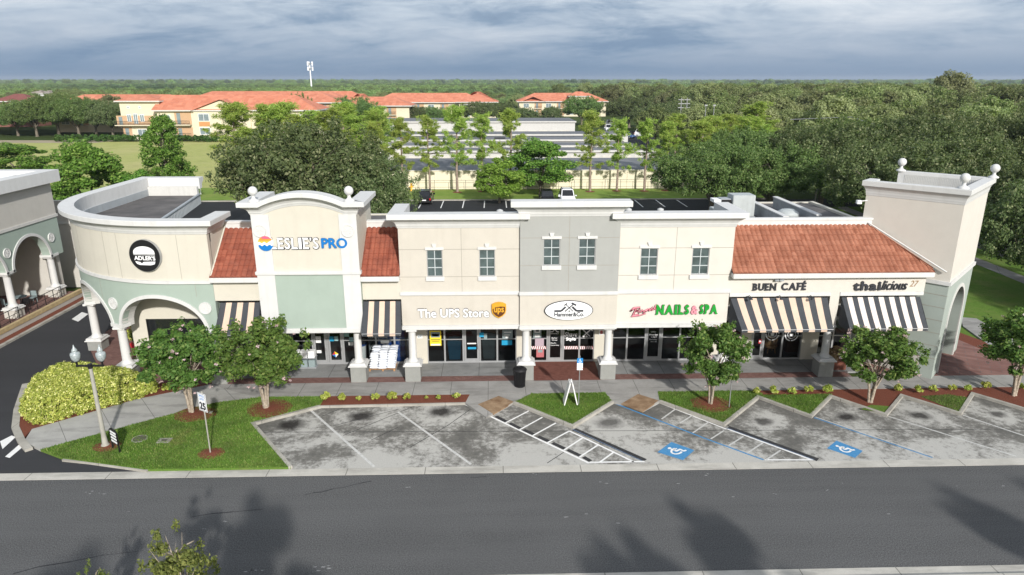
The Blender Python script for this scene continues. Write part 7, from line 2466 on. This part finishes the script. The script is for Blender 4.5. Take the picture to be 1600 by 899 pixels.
# far woods as masses, instanced crowns on scattered points
def far_mass(name, label, pts, scl, protos, group=None, seed=1):
    me = bpy.data.meshes.new(name)
    me.from_pydata([tuple(p) for p in pts], [], [])
    at = me.attributes.new('s', 'FLOAT', 'POINT'); at.data.foreach_set('value', np.asarray(scl, dtype=np.float32))
    o = bpy.data.objects.new(name, me); COL.objects.link(o)
    ng = bpy.data.node_groups.new(name + '_nodes', 'GeometryNodeTree')
    ng.interface.new_socket('Geometry', in_out='INPUT', socket_type='NodeSocketGeometry')
    ng.interface.new_socket('Geometry', in_out='OUTPUT', socket_type='NodeSocketGeometry')
    gi = ng.nodes.new('NodeGroupInput'); go = ng.nodes.new('NodeGroupOutput')
    ip_ = ng.nodes.new('GeometryNodeInstanceOnPoints')
    jn = ng.nodes.new('GeometryNodeGeometryToInstance')
    for po in protos:
        oi = ng.nodes.new('GeometryNodeObjectInfo'); oi.inputs['Object'].default_value = po; oi.transform_space = 'ORIGINAL'
        ng.links.new(oi.outputs['Geometry'], jn.inputs[0])
    ng.links.new(gi.outputs[0], ip_.inputs['Points'])
    ng.links.new(jn.outputs[0], ip_.inputs['Instance'])
    ip_.inputs['Pick Instance'].default_value = True
    rv = ng.nodes.new('FunctionNodeRandomValue'); rv.data_type = 'INT'
    rv.inputs['Min'].default_value = 0; rv.inputs['Max'].default_value = len(protos) - 1
    ints = [s for s in rv.outputs if s.type == 'INT' and s.enabled]
    for s in rv.inputs:
        if s.enabled and s.name == 'Min': s.default_value = 0
        if s.enabled and s.name == 'Max': s.default_value = len(protos) - 1
    ng.links.new(ints[0], ip_.inputs['Instance Index'])
    ra = ng.nodes.new('FunctionNodeRandomValue'); ra.data_type = 'FLOAT_VECTOR'
    for s in ra.inputs:
        if s.enabled and s.name == 'Min': s.default_value = (0, 0, 0)
        if s.enabled and s.name == 'Max': s.default_value = (0, 0, 6.28)
    ng.links.new([s for s in ra.outputs if s.enabled][0], ip_.inputs['Rotation'])
    na = ng.nodes.new('GeometryNodeInputNamedAttribute'); na.data_type = 'FLOAT'; na.inputs['Name'].default_value = 's'
    ng.links.new([s for s in na.outputs if s.enabled][0], ip_.inputs['Scale'])
    ng.links.new(ip_.outputs[0], go.inputs[0])
    md = o.modifiers.new('scatter', 'NODES'); md.node_group = ng
    tag(o, label, 'woodland', group, 'stuff')
    return o
# the source crowns are trees that stand in the far wood themselves
src = []
for k, (x, y) in enumerate([(-60, 420), (10, 415), (-200, 430)]):
    t = thing('far_tree', ['tall tree of the far wood behind the near apartment roofs', 'tall tree of the far wood above the long apartment roof', 'tall tree of the far wood at the left'][k], 'tree', (x, y, 0), 0, None, 1.0)
    o = bpy.data.objects.new('crown', PROTO['far%d' % k][0]); COL.objects.link(o); o.parent = t
    part(t, 'trunk', MB().tube([(0, 0, 0), (.1, 0, 5.5)], [.3, .2], barkd, 6))
    src.append(o)
wsrc = []
for o in bpy.data.objects:
    if o.type == 'MESH' and o.data.name.startswith('woodland_crown') and o.data not in [w_.data for w_ in wsrc]:
        wsrc.append(o)
rng = np.random.default_rng(500)
def scatter(n, y0, y1, cond, smin, smax, pw=1.0, spread=.86):
    y = y0 + (y1 - y0) * rng.random(n) ** pw
    x = rng.uniform(-1, 1, n) * (y * spread + 20)
    k = cond(x, y)
    x, y = x[k], y[k]
    return np.c_[x, y, np.zeros(len(x))], rng.uniform(smin, smax, len(x))
P, S_ = scatter(5200, 188, 430, lambda x, y: (x > 70 + (y < 230) * 20) | ((x > 58) & (y > 330)) | ((y > 400) & (x > 40)), .8, 1.3)
far_mass('middle_wood', 'olive and grey-green wood filling the right half behind the near trees', P, S_ * 1.1, wsrc)
P, S_ = scatter(900, 215, 400, lambda x, y: (x < -118), .7, 1.15)
far_mass('left_wood', 'olive wood behind the oak row at the left', P, S_, wsrc)
P, S_ = scatter(900, 360, 440, lambda x, y: (x < 70) & (x > -330), .6, .95)
far_mass('screen_wood', 'dark wood strip just behind the apartments', P, S_, wsrc)
P, S_ = scatter(27000, 350, 1700, lambda x, y: (y > 420) | (x < 60), .7, 1.12, .62)
far_mass('far_wood', 'lime green pinewood stretching back towards the horizon', P, S_, src)
P, S_ = scatter(9000, 1600, 7000, lambda x, y: y > 0, 2.0, 3.2, .7)
P[:, 2] = -3.1 * S_
far_mass('horizon_wood', 'dark thin line of distant wood on the horizon', P, S_, src)

# ================================================================== BACKGROUND BUILDINGS
# cream wall and storage sheds
t = thing('boundary_wall', 'long cream block wall behind the row of slender pines', 'wall')
part(t, 'wall', MB().box(-19, 36, 106.5, 106.8, 0, 2.85, wallc).box(-19, 36, 106.45, 106.85, 2.851, 2.93, wallc))
q = MB()
for x in range(-18, 36, 3):
    q.box(x - .05, x + .05, 106.42, 106.449, 0, 2.8, wallc)
part(t, 'pier', q)
t = thing('chain_link_fence', 'low dark chain link fence in front of the cream wall', 'fence')
q = MB()
for z in (.55, 1.6): q.tube([(-19, 105.6, z), (36, 105.6, z)], .022, black, 5)
part(t, 'rail', q)
for k in range(23):
    part(t, 'post', MB().tube([(-18.6 + k * 2.4, 105.6, 0), (-18.6 + k * 2.4, 105.6, 1.65)], .03, black, 5))
sheds = [(107.0, 124.0, 2.95, -17, 34.8), (133.0, 139.0, 3.4, -17, 31.5), (143.5, 151, 3.4, -22, 29.5), (158, 167, 3.4, -27, 30), (174, 184, 3.4, -30, 34), (203, 222, 4.9, -34, 24)]
labs = ['nearest storage shed with a wide flat dark roof behind the cream wall', 'second storage shed row from the front, white fronted', 'third storage shed row from the front, white fronted', 'fourth storage shed row from the front, white fronted', 'fifth storage shed row, low white front below the tallest shed', 'tallest white storage shed at the back of the yard']
for (y0, y1, h, x0, x1), lab in zip(sheds, labs):
    t = thing('storage_shed', lab, 'shed', group='storage sheds in the yard')
    part(t, 'wall', MB().box(x0, x1, y0 + .1, y1 - .1, 0, h - .15, whitew))
    part(t, 'roof', MB().box(x0 - .3, x1 + .3, y0 - .2, y1 + .2, h - .149, h, roofmetal))
    part(t, 'fascia', MB().box(x0 - .32, x1 + .32, y0 - .26, y0 - .201, h - .35, h + .05, whitew))
    if y0 > 120:
        q = MB(); x = x0 + 1
        while x < x1 - 3:
            q.box(x, x + 2.4, y0 + .05, y0 + .099, .05, min(2.4, h - .6), mat('roller_door', (.62, .60, .54), .6, .08, .5)); x += 3.1
        part(t, 'roller_doors', q)
mb = MB()
for k in range(19):
    pass
t = thing('yard_lamp', 'tall pale lamp post with a black box head standing in the storage yard', 'lamp post', (v(783, 250, 112)[0], 112, 0))
zt_ = v(783, 233, 112)[1]
part(t, 'pole', MB().lathe([(.12, 0), (.09, zt_)], 0, 0, signwhite, 8)); part(t, 'head', MB().box(-.2, .2, -.2, .2, zt_ + .01, zt_ + .6, black))
t = thing('yard_lamp', 'dark flat double-headed lamp above the storage shed roofs', 'lamp post', (v(781, 218, 140)[0], 140, 0))
zt_ = v(781, 217, 140)[1]
part(t, 'pole', MB().lathe([(.1, 0), (.07, zt_)], 0, 0, galv, 8)); part(t, 'head', MB().box(-1.1, 1.1, -.2, .2, zt_ + .01, zt_ + .25, black))
t = thing('fire_hydrant', 'yellow hydrant standpipe in front of the cream wall left of the black car', 'hydrant', (v(643, 297, 105)[0], 105, .08))
part(t, 'barrel', MB().lathe([(.2, 0), (.2, .1), (.14, .14), (.14, .9), (.2, .94), (.18, 1.05), (.1, 1.15), (.03, 1.25)], 0, 0, yellowo, 12)); part(t, 'outlet', MB().tube([(-.3, 0, .65), (.3, 0, .65)], .09, yellowo, 8))
for lab, px in (('left of the twin floodlight masts in the wood', 1103), ('right one of the twin floodlight masts in the wood', 1116)):
    Y = 150; X, zt_ = v(px, 166, Y)
    t = thing('floodlight_mast', 'pale mast, ' + lab, 'mast', (X, Y, 0), group='floodlight masts in the wood')
    part(t, 'mast', MB().lathe([(.12, 0), (.08, zt_)], 0, 0, galv, 8)); part(t, 'head', MB().box(-.28, .28, -.2, .1, zt_ + .01, zt_ + .3, galv))
for k, (px, lab) in enumerate(((1065, 'left'), (1074, 'right'))):
    Y = 185; X, zt_ = v(px, 153, Y)
    t = thing('utility_mast', 'grey wooden utility mast with insulators, the %s one of two in the wood' % lab, 'mast', (X, Y, 0), group='utility masts in the wood')
    q = MB().lathe([(.2, 0), (.13, zt_)], 0, 0, galv, 8)
    part(t, 'pole', q); part(t, 'crossarm', MB().box(-.8, .8, -.1, .1, zt_ - .6, zt_ - .4, galv).box(-.8, .8, -.1, .1, zt_ - 1.6, zt_ - 1.4, galv).box(-.8, .8, -.1, .1, zt_ - 2.6, zt_ - 2.4, galv))
t = thing('floodlight_mast', 'twin white floodlights on a pole rising from the oaks left of the tower', 'mast', (v(1285, 225, 92)[0], 92, 0))
zt_ = v(1285, 224, 92)[1]
part(t, 'mast', MB().lathe([(.14, 0), (.09, zt_)], 0, 0, galv, 8)); part(t, 'head', MB().bevbox(-1.0, -.15, -.3, .3, zt_ + .0, zt_ + .35, signwhite, .04)); part(t, 'head', MB().bevbox(.0, 1.0, -.3, .3, zt_ - .15, zt_ + .25, signwhite, .04))
# phone mast on the horizon
Y = 900; X, zt_ = v(483.5, 97, Y)
t = thing('phone_mast', 'tall thin pale phone mast standing above the horizon', 'mast', (X, Y, 0))
part(t, 'pole', MB().lathe([(1.1, 0), (.6, zt_ - 1)], 0, 0, signwhite, 8))
q = MB()
for a in range(3):
    for z in (zt_ - 2, zt_ - 8):
        q.box(3.2 * math.cos(a * 2.1) - .9, 3.2 * math.cos(a * 2.1) + .9, 3.2 * math.sin(a * 2.1) - .5, 3.2 * math.sin(a * 2.1) + .5, z - 2.4, z + 2.4, signwhite)
part(t, 'antenna', q)
q = MB()
for z in (zt_ - 2, zt_ - 8): q.lathe([(3, 0), (3, .5)], 0, 0, galv, 12, z)
part(t, 'platform', q)
# flag pole like white marker in rear lot
X, Y = g(314, 305)
t = thing('marker_post', 'thin white post on the kerb behind the curved corner roof', 'post', (X, Y, 0))
part(t, 'post', MB().lathe([(.09, 0), (.07, 2.3)], 0, 0, signwhite, 8)); part(t, 'cap', MB().lathe([(.1, 2.301), (.02, 2.4)], 0, 0, signwhite, 8))

# apartments
def hip(mb, x0, x1, y0, y1, z, h, m, ov=.9, hip_l=True, hip_r=True):
    x0 -= ov; x1 += ov; y0 -= ov; y1 += ov
    ym = (y0 + y1) / 2; d = (y1 - y0) / 2
    a = x0 + (d if hip_l else 0); b_ = x1 - (d if hip_r else 0)
    vs = [(x0, y0, z), (x1, y0, z), (x1, y1, z), (x0, y1, z), (a, ym, z + h), (b_, ym, z + h)]
    mb.add(vs, [(0, 1, 5, 4), (1, 2, 5), (2, 3, 4, 5), (3, 0, 4), (3, 2, 1, 0)], m)
    mb.box(x0 + .02, x1 - .02, y0 + .02, y1 - .02, z - .35, z - .002, whitew)
    return mb
def gable_front(mb, x0, x1, y0, y1, z, h, m, mw):
    ov = .7; xm = (x0 + x1) / 2
    mb.add([(x0 - ov, y0 - ov, z - .25), (xm, y0 - ov, z + h), (xm, y1, z + h), (x0 - ov, y1, z - .25)], [(0, 1, 2, 3)], m)
    mb.add([(x1 + ov, y0 - ov, z - .25), (xm, y0 - ov, z + h), (xm, y1, z + h), (x1 + ov, y1, z - .25)], [(3, 2, 1, 0)], m)
def apt_window(t, x0, x1, z0, z1, y):
    f = MB().box(x0, x1, y - .08, y, z0, z1, signwhite)
    o = part(t, 'window', f)
    q = MB(); w = (x1 - x0 - .3) / 2
    q.box(x0 + .1, x0 + .1 + w, y - .10, y - .081, z0 + .1, z1 - .1, aptpane).box(x1 - .1 - w, x1 - .1, y - .10, y - .081, z0 + .1, z1 - .1, aptpane)
    q.build('pane', o)
def balcony(t, x0, x1, z0, z1, y, d=1.6):
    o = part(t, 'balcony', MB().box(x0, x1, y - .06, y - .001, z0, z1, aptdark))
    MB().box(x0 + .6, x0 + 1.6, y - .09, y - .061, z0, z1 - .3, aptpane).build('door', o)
    q = MB().box(x0, x1, y - d, y - .1, z0 - .25, z0 - .02, aptw)
    q.build('slab', o)
    r_ = MB()
    k = x0
    while k <= x1:
        r_.box(k - .03, k + .03, y - d + .02, y - d + .08, z0 - .02, z0 + 1.0, black); k += .35
    r_.box(x0, x1, y - d, y - d + .1, z0 + 1.0, z0 + 1.08, black)
    r_.build('railing', o)
# near block
YA = 200.0
t = thing('apartment_block', 'nearest cream apartment block with a red tiled gable, balconies and orange panel', 'building', group='red roofed apartment blocks')
part(t, 'wall', MB().box(-105, -94, YA + 2, YA + 13, 0, 10.7, aptw).box(-94, -50, YA + 0, YA + 13, 0, 8.2, aptw).extr([(-83.6, 8.2), (-68, 8.2), (-75.8, 10.9)], YA - .6, YA + .2, aptw).box(-83.6, -68, YA - .6, YA - .001, 0, 8.2, aptw))
q = MB(); hip(q, -105, -94.3, YA + 2, YA + 13, 10.8, 1.7, aptroof, 1.0); part(t, 'roof', q)
q = MB(); hip(q, -94, -50, YA, YA + 14, 8.35, 3.9, aptroof, 1.0, False, True); part(t, 'roof', q)
q = MB(); gable_front(q, -83.6, -68, YA - .6, YA + 7, 8.3, 2.85, aptroof, aptw); part(t, 'gable_roof', q)
for x in (-103, -99.8): apt_window(t, x, x + .7, 8.6, 9.3, YA + 2)
apt_window(t, -103.4, -102.2, 5.0, 7.0, YA + 2); apt_window(t, -101.6, -100.4, 4.4, 7.2, YA + 2); apt_window(t, -99.8, -98.6, 5.0, 7.0, YA + 2)
apt_window(t, -101, -98.5, 1.2, 3.0, YA + 2)
balcony(t, -106.4, -96, 4.2, 4.3 + 2.4, YA + 2.02); balcony(t, -105, -102.6, 1.0, 3.6, YA + 2.0)
apt_window(t, -93.4, -90.4, 4.9, 7.0, YA)
balcony(t, -89.2, -84.6, 4.4, 7.8, YA); balcony(t, -89.2, -84.6, 1.0, 3.6, YA)
for (a, b_) in ((-82.4, -79.4), (-75.2, -72.4)):
    apt_window(t, a, b_, 5.3, 7.3, YA - .6)
apt_window(t, -82.4, -79.4, 1.6, 3.6, YA - .6)
part(t, 'orange_panel', MB().box(-82.4, -79.4, YA - .67, YA - .601, 3.9, 5.1, mat('orange_panel', (.55, .27, .11), .8, .05, 1)))
for x in (-66, -61, -56, -52): apt_window(t, x, x + 2, 5.0, 7.0, YA)
# long roofs behind it
def block2(lab, x0, x1, y0, y1, h, rh, wins=True, ov=1.2):
    t = thing('apartment_block', lab, 'building', group='red roofed apartment blocks')
    part(t, 'wall', MB().box(x0, x1, y0, y1, 0, h - .1, aptw))
    q = MB(); hip(q, x0, x1, y0, y1, h, rh, aptroof, ov); part(t, 'roof', q)
    if wins:
        x = x0 + 2
        k = 0
        while x < x1 - 4:
            for z in (h - 3.2, h - 6.4):
                if k % 2: balcony(t, x, x + 3.4, z, z + 2.6, y0, 1.0)
                else: apt_window(t, x, x + 2.6, z + .3, z + 2.2, y0)
            x += 5.2; k += 1
    return t
block2('long red roof behind the nearest apartment block at the left', -142, -100, 232, 246, 8.6, 3.2)
block2('red roof with a low pyramid ridge behind the nearest block', -96, -52, 240, 256, 9.2, 3.4)
block2('red roof partly hidden by a tree right of the nearest block', -66, -30, 255, 268, 7.6, 2.9)
block2('far dark red roof line behind the left apartments', -120, -60, 285, 298, 9.0, 3.0, False)
block2('cream block at the left end of the long apartment roof', -64, -47, 292, 312, 6.4, 4.4)
block2('long three storey apartment block with rows of balconies', -50, -4, 300, 314, 7.4, 3.6)
t2 = block2('short wing with a small tower roof at the right end of the long block', -14, 1.5, 297, 315, 7.6, 3.9)
block2('red roof far behind the long apartment block at its left', -90, -58, 320, 332, 8.0, 3.5, False)
t = block2('smaller apartment block right of centre with a raised tower roof', 12.5, 53, 328, 343, 6.9, 3.6)
part(t, 'tower_wall', MB().box(36, 45, 327, 333, 6.8, 9.2, aptw))
q = MB(); hip(q, 36, 45, 327, 333, 9.3, 1.9, aptroof, .8); part(t, 'tower_roof', q)
q = MB(); gable_front(q, 14, 24, 327.4, 336, 6.9, 2.0, aptroof, aptw); part(t, 'gable_roof', q)
# scattered roofs in the wood
def house(lab, px, py, Y, w, h, m1, m2):
    X, z = v(px, py, Y)
    t = thing('house', lab, 'house', group='houses half hidden in the wood')
    part(t, 'wall', MB().box(X - w / 2, X + w / 2, Y, Y + 10, 0, z, m1))
    q = MB(); hip(q, X - w / 2, X + w / 2, Y, Y + 10, z, h, m2, .6); part(t, 'roof', q)
house('white walled house with pale roof in the wood at the far left', 55, 146, 360, 8, 1.4, signwhite, mat('pale_roof', (.35, .30, .26), .8, .1, .5))
house('second pale house just right of the far left one', 69, 146, 372, 7, 1.3, signwhite, mat('pale_roof', (.35, .30, .26)))
house('white house glimpsed in the wood at the upper right', 1222, 145, 300, 10, 1.6, signwhite, mat('dark_house_roof', (.10, .10, .11), .8, .1, .5))
house('dark red roofed house in the far left wood', 18, 158, 260, 13, 2.4, mat('brick_house', (.22, .10, .08), .8, .1, .5), mat('maroon_roof', (.20, .07, .06), .8, .1, .5))

# ================================================================== VEHICLES
def car(label, x, y, rz, paint, kind='suv', group=None, L=4.9, W=1.95, Ht=1.85, cat='car'):
    """length along +y (front at -y)"""
    t = thing('parked_car' if kind != 'van' else 'parked_van', label, cat, (x, y, 0), rz, group)
    hw = W / 2; l = L / 2
    bh = Ht * .56
    # lower body: loft of rounded sections
    secs = [(-l, .45, .62, hw * .78), (-l + .12, .34, .80, hw * .92), (-l + .9, .30, bh * .97, hw), (-l + 1.5, .28, bh, hw), (l - 1.0, .28, bh, hw), (l - .2, .32, bh * .98, hw * .97), (l, .42, bh * .9, hw * .88)]
    vs = []; fs = []
    for (yy_, z0, z1, w_) in secs:
        vs += [(-w_ * .93, yy_, z0), (-w_, yy_, z0 + .18), (-w_, yy_, z1 - .14), (-w_ * .9, yy_, z1), (w_ * .9, yy_, z1), (w_, yy_, z1 - .14), (w_, yy_, z0 + .18), (w_ * .93, yy_, z0)]
    for i in range(len(secs) - 1):
        for k in range(8):
            fs.append((i * 8 + k, i * 8 + (k + 1) % 8, i * 8 + 8 + (k + 1) % 8, i * 8 + 8 + k))
    fs += [tuple(range(7, -1, -1)), tuple((len(secs) - 1) * 8 + k for k in range(8))]
    o = part(t, 'body', MB().add(vs, fs, paint)); flip_check(o)
    for p in o.data.polygons: p.use_smooth = False
    # cabin
    ys_ = (-l + 1.35, -l + 2.15, l - .75, l - .22)
    wt = hw * .76; wb = hw * .90
    cab = [(-wb, ys_[0], bh), (wb, ys_[0], bh), (wb, ys_[3], bh), (-wb, ys_[3], bh), (-wt, ys_[1], Ht), (wt, ys_[1], Ht), (wt, ys_[2], Ht), (-wt, ys_[2], Ht)]
    fcs = [(4, 5, 6, 7), (0, 1, 5, 4), (1, 2, 6, 5), (2, 3, 7, 6), (3, 0, 4, 7)]
    bm = bmesh.new(); bvs = [bm.verts.new(c_) for c_ in cab]
    for f in fcs: bm.faces.new([bvs[i] for i in f])
    bmesh.ops.bevel(bm, geom=[e_ for e_ in bm.edges], offset=.06, segments=2, affect='EDGES')
    me = bpy.data.meshes.new('cabin'); bm.to_mesh(me); bm.free(); me.materials.append(paint)
    o = bpy.data.objects.new('cabin', me); COL.objects.link(o); o.parent = t; flip_check(o)
    def lerpq(a, b_, c, d, u0, u1, w0, w1, off):
        A_, B_, C_, D_ = map(Vector, (a, b_, c, d))
        n_ = (B_ - A_).cross(D_ - A_).normalized() * off
        f = lambda u, w_: tuple((A_.lerp(B_, u)).lerp(D_.lerp(C_, u), w_) + n_)
        return [f(u0, w0), f(u1, w0), f(u1, w1), f(u0, w1)]
    gl_ = MB().add(lerpq(cab[0], cab[1], cab[5], cab[4], .07, .93, .08, .9, .02), [(0, 1, 2, 3)], carglass)
    part(t, 'windscreen', gl_)
    part(t, 'rear_window', MB().add(lerpq(cab[2], cab[3], cab[7], cab[6], .10, .90, .12, .88, .02), [(0, 1, 2, 3)], carglass))
    for (a, b_, c, d) in ((1, 2, 6, 5), (3, 0, 4, 7)):
        q = MB()
        q.add(lerpq(cab[a], cab[b_], cab[c], cab[d], .10, .48, .12, .88, .02), [(0, 1, 2, 3)], carglass)
        q.add(lerpq(cab[a], cab[b_], cab[c], cab[d], .52, .92, .12, .88, .02), [(0, 1, 2, 3)], carglass)
        part(t, 'side_window', q)
    for yy_ in (-l + .95, l - .95):
        for sx in (-1, 1):
            w_ = part(t, 'wheel', MB().tube([(sx * (hw - .24), yy_, .35), (sx * (hw + .01), yy_, .35)], .35, tyre, 18))
            MB().tube([(sx * (hw + .011), yy_, .35), (sx * (hw + .02), yy_, .35)], .22, alum, 14).build('rim', w_)
    for sx in (-1, 1):
        part(t, 'tail_lamp', MB().box(sx * hw * .72, sx * hw * .95, l - .09, l + .01, bh * .66, bh * .93, redlamp))
        part(t, 'headlight', MB().box(sx * hw * .58, sx * hw * .90, -l + .03, -l + .18, .60, .76, lampglass))
        part(t, 'mirror', MB().bevbox(sx * (hw + .02), sx * (hw + .22), ys_[0] + .35, ys_[0] + .5, bh - .02, bh + .16, paint, .03))
    part(t, 'number_plate', MB().box(-.26, .26, l + .001, l + .02, .62, .76, signwhite))
    part(t, 'bumper', MB().bevbox(-hw * .85, hw * .85, l - .1, l + .06, .38, .58, blackp, .03).bevbox(-hw * .7, hw * .7, -l - .03, -l + .2, .36, .56, blackp, .03))
    part(t, 'roof_rail', MB().box(-wt * .9, -wt * .82, ys_[1] + .1, ys_[2], Ht + .02, Ht + .06, blackp).box(wt * .82, wt * .9, ys_[1] + .1, ys_[2], Ht + .02, Ht + .06, blackp))
    return t
Xc, Yc = g(663, 321)
car('black sport utility car parked nose in by the rear lawn, seen from behind', Xc, Yc + 2.4, PI, carblack)
Xc = v(886, 300, 94)[0]
car('white sport utility car facing the shops beside the round green tree', Xc, 93.8, 0.0, carwhite, Ht=2.0, W=2.05)
Xc = v(877, 300, 94)[0]
car('dark car mostly hidden between the white car and the round green tree', Xc - 1.9, 95.0, 0.0, carblack, Ht=1.6)
for i, (px, py, p, lab) in enumerate([(950, 206, carwhite, 'white vehicle farthest left in the far parking beyond the sheds'), (962, 208, carwhite, 'white vehicle beside the blue one in the far parking'), (980, 216, carblue, 'blue car parked beyond the storage sheds'), (1004, 214, carwhite, 'white vehicle under the pines right of the sheds'), (956, 198, carwhite, 'tall white vehicle at the back of the far parking')]):
    X, Y = g(px, py)
    car(lab, X, Y, .4 * i, p, group='vehicles beyond the storage sheds', Ht=2.4 if p is carwhite else 1.6, W=2.2)
for i, (px, py, lab) in enumerate([(1123, 195, 'white delivery lorry among the trees right of the floodlight masts'), (1138, 196, 'second white lorry right behind the first among the trees')]):
    X, Y = g(px, py + 12); Y = min(Y, 168); X = v(px, py, Y)[0]
    t = thing('lorry', lab, 'lorry', (X, Y, 0), .3, 'white lorries among the trees')
    zt_ = v(px, 189, Y)[1]
    part(t, 'box_body', MB().bevbox(-3, 3, -1.2, 1.2, 1.0, max(4, zt_), signwhite, .05)); part(t, 'cab', MB().bevbox(3.1, 4.8, -1.1, 1.1, .7, 3.0, signwhite, .1))
    for wx_ in (-2, 3.9):
        part(t, 'wheel', MB().tube([(wx_, -1.25, .5), (wx_, -.9, .5)], .5, tyre, 12)); part(t, 'wheel', MB().tube([(wx_, .9, .5), (wx_, 1.25, .5)], .5, tyre, 12))
# overhead wire in the right wood
t = thing('overhead_wire', 'thin overhead wire crossing the wood left of the tower top', 'wire')
part(t, 'cable', MB().tube([(*(v(1235, 187, 110)[0],), 110, v(1235, 187, 110)[1]), (v(1330, 183, 108)[0], 108, v(1330, 183, 108)[1]), (v(1400, 205, 100)[0], 100, v(1400, 205, 100)[1])], .05, galv, 4))
print('objects', len(bpy.data.objects), 'wood trees', cnt)

if HAZE:
    mb = MB().box(-5000, 5000, -200, 7200, -2.0, 60, None) if False else MB()
    hm_ = bpy.data.materials.new('air_haze'); hm_.use_nodes = True
    nt = hm_.node_tree; nt.nodes.clear()
    o_ = N(nt, 'ShaderNodeOutputMaterial'); pv = N(nt, 'ShaderNodeVolumePrincipled')
    pv.inputs['Color'].default_value = (0.80, 0.88, 1.0, 1); pv.inputs['Density'].default_value = HAZE; pv.inputs['Anisotropy'].default_value = 0.2
    nt.links.new(pv.outputs[0], o_.inputs['Volume'])
    mb.box(-7000, 7000, -300, 7600, -22, 45, hm_)
    o = mb.build('haze'); tag(o, 'thin pale air between the shops and the horizon', 'haze', kind='stuff')
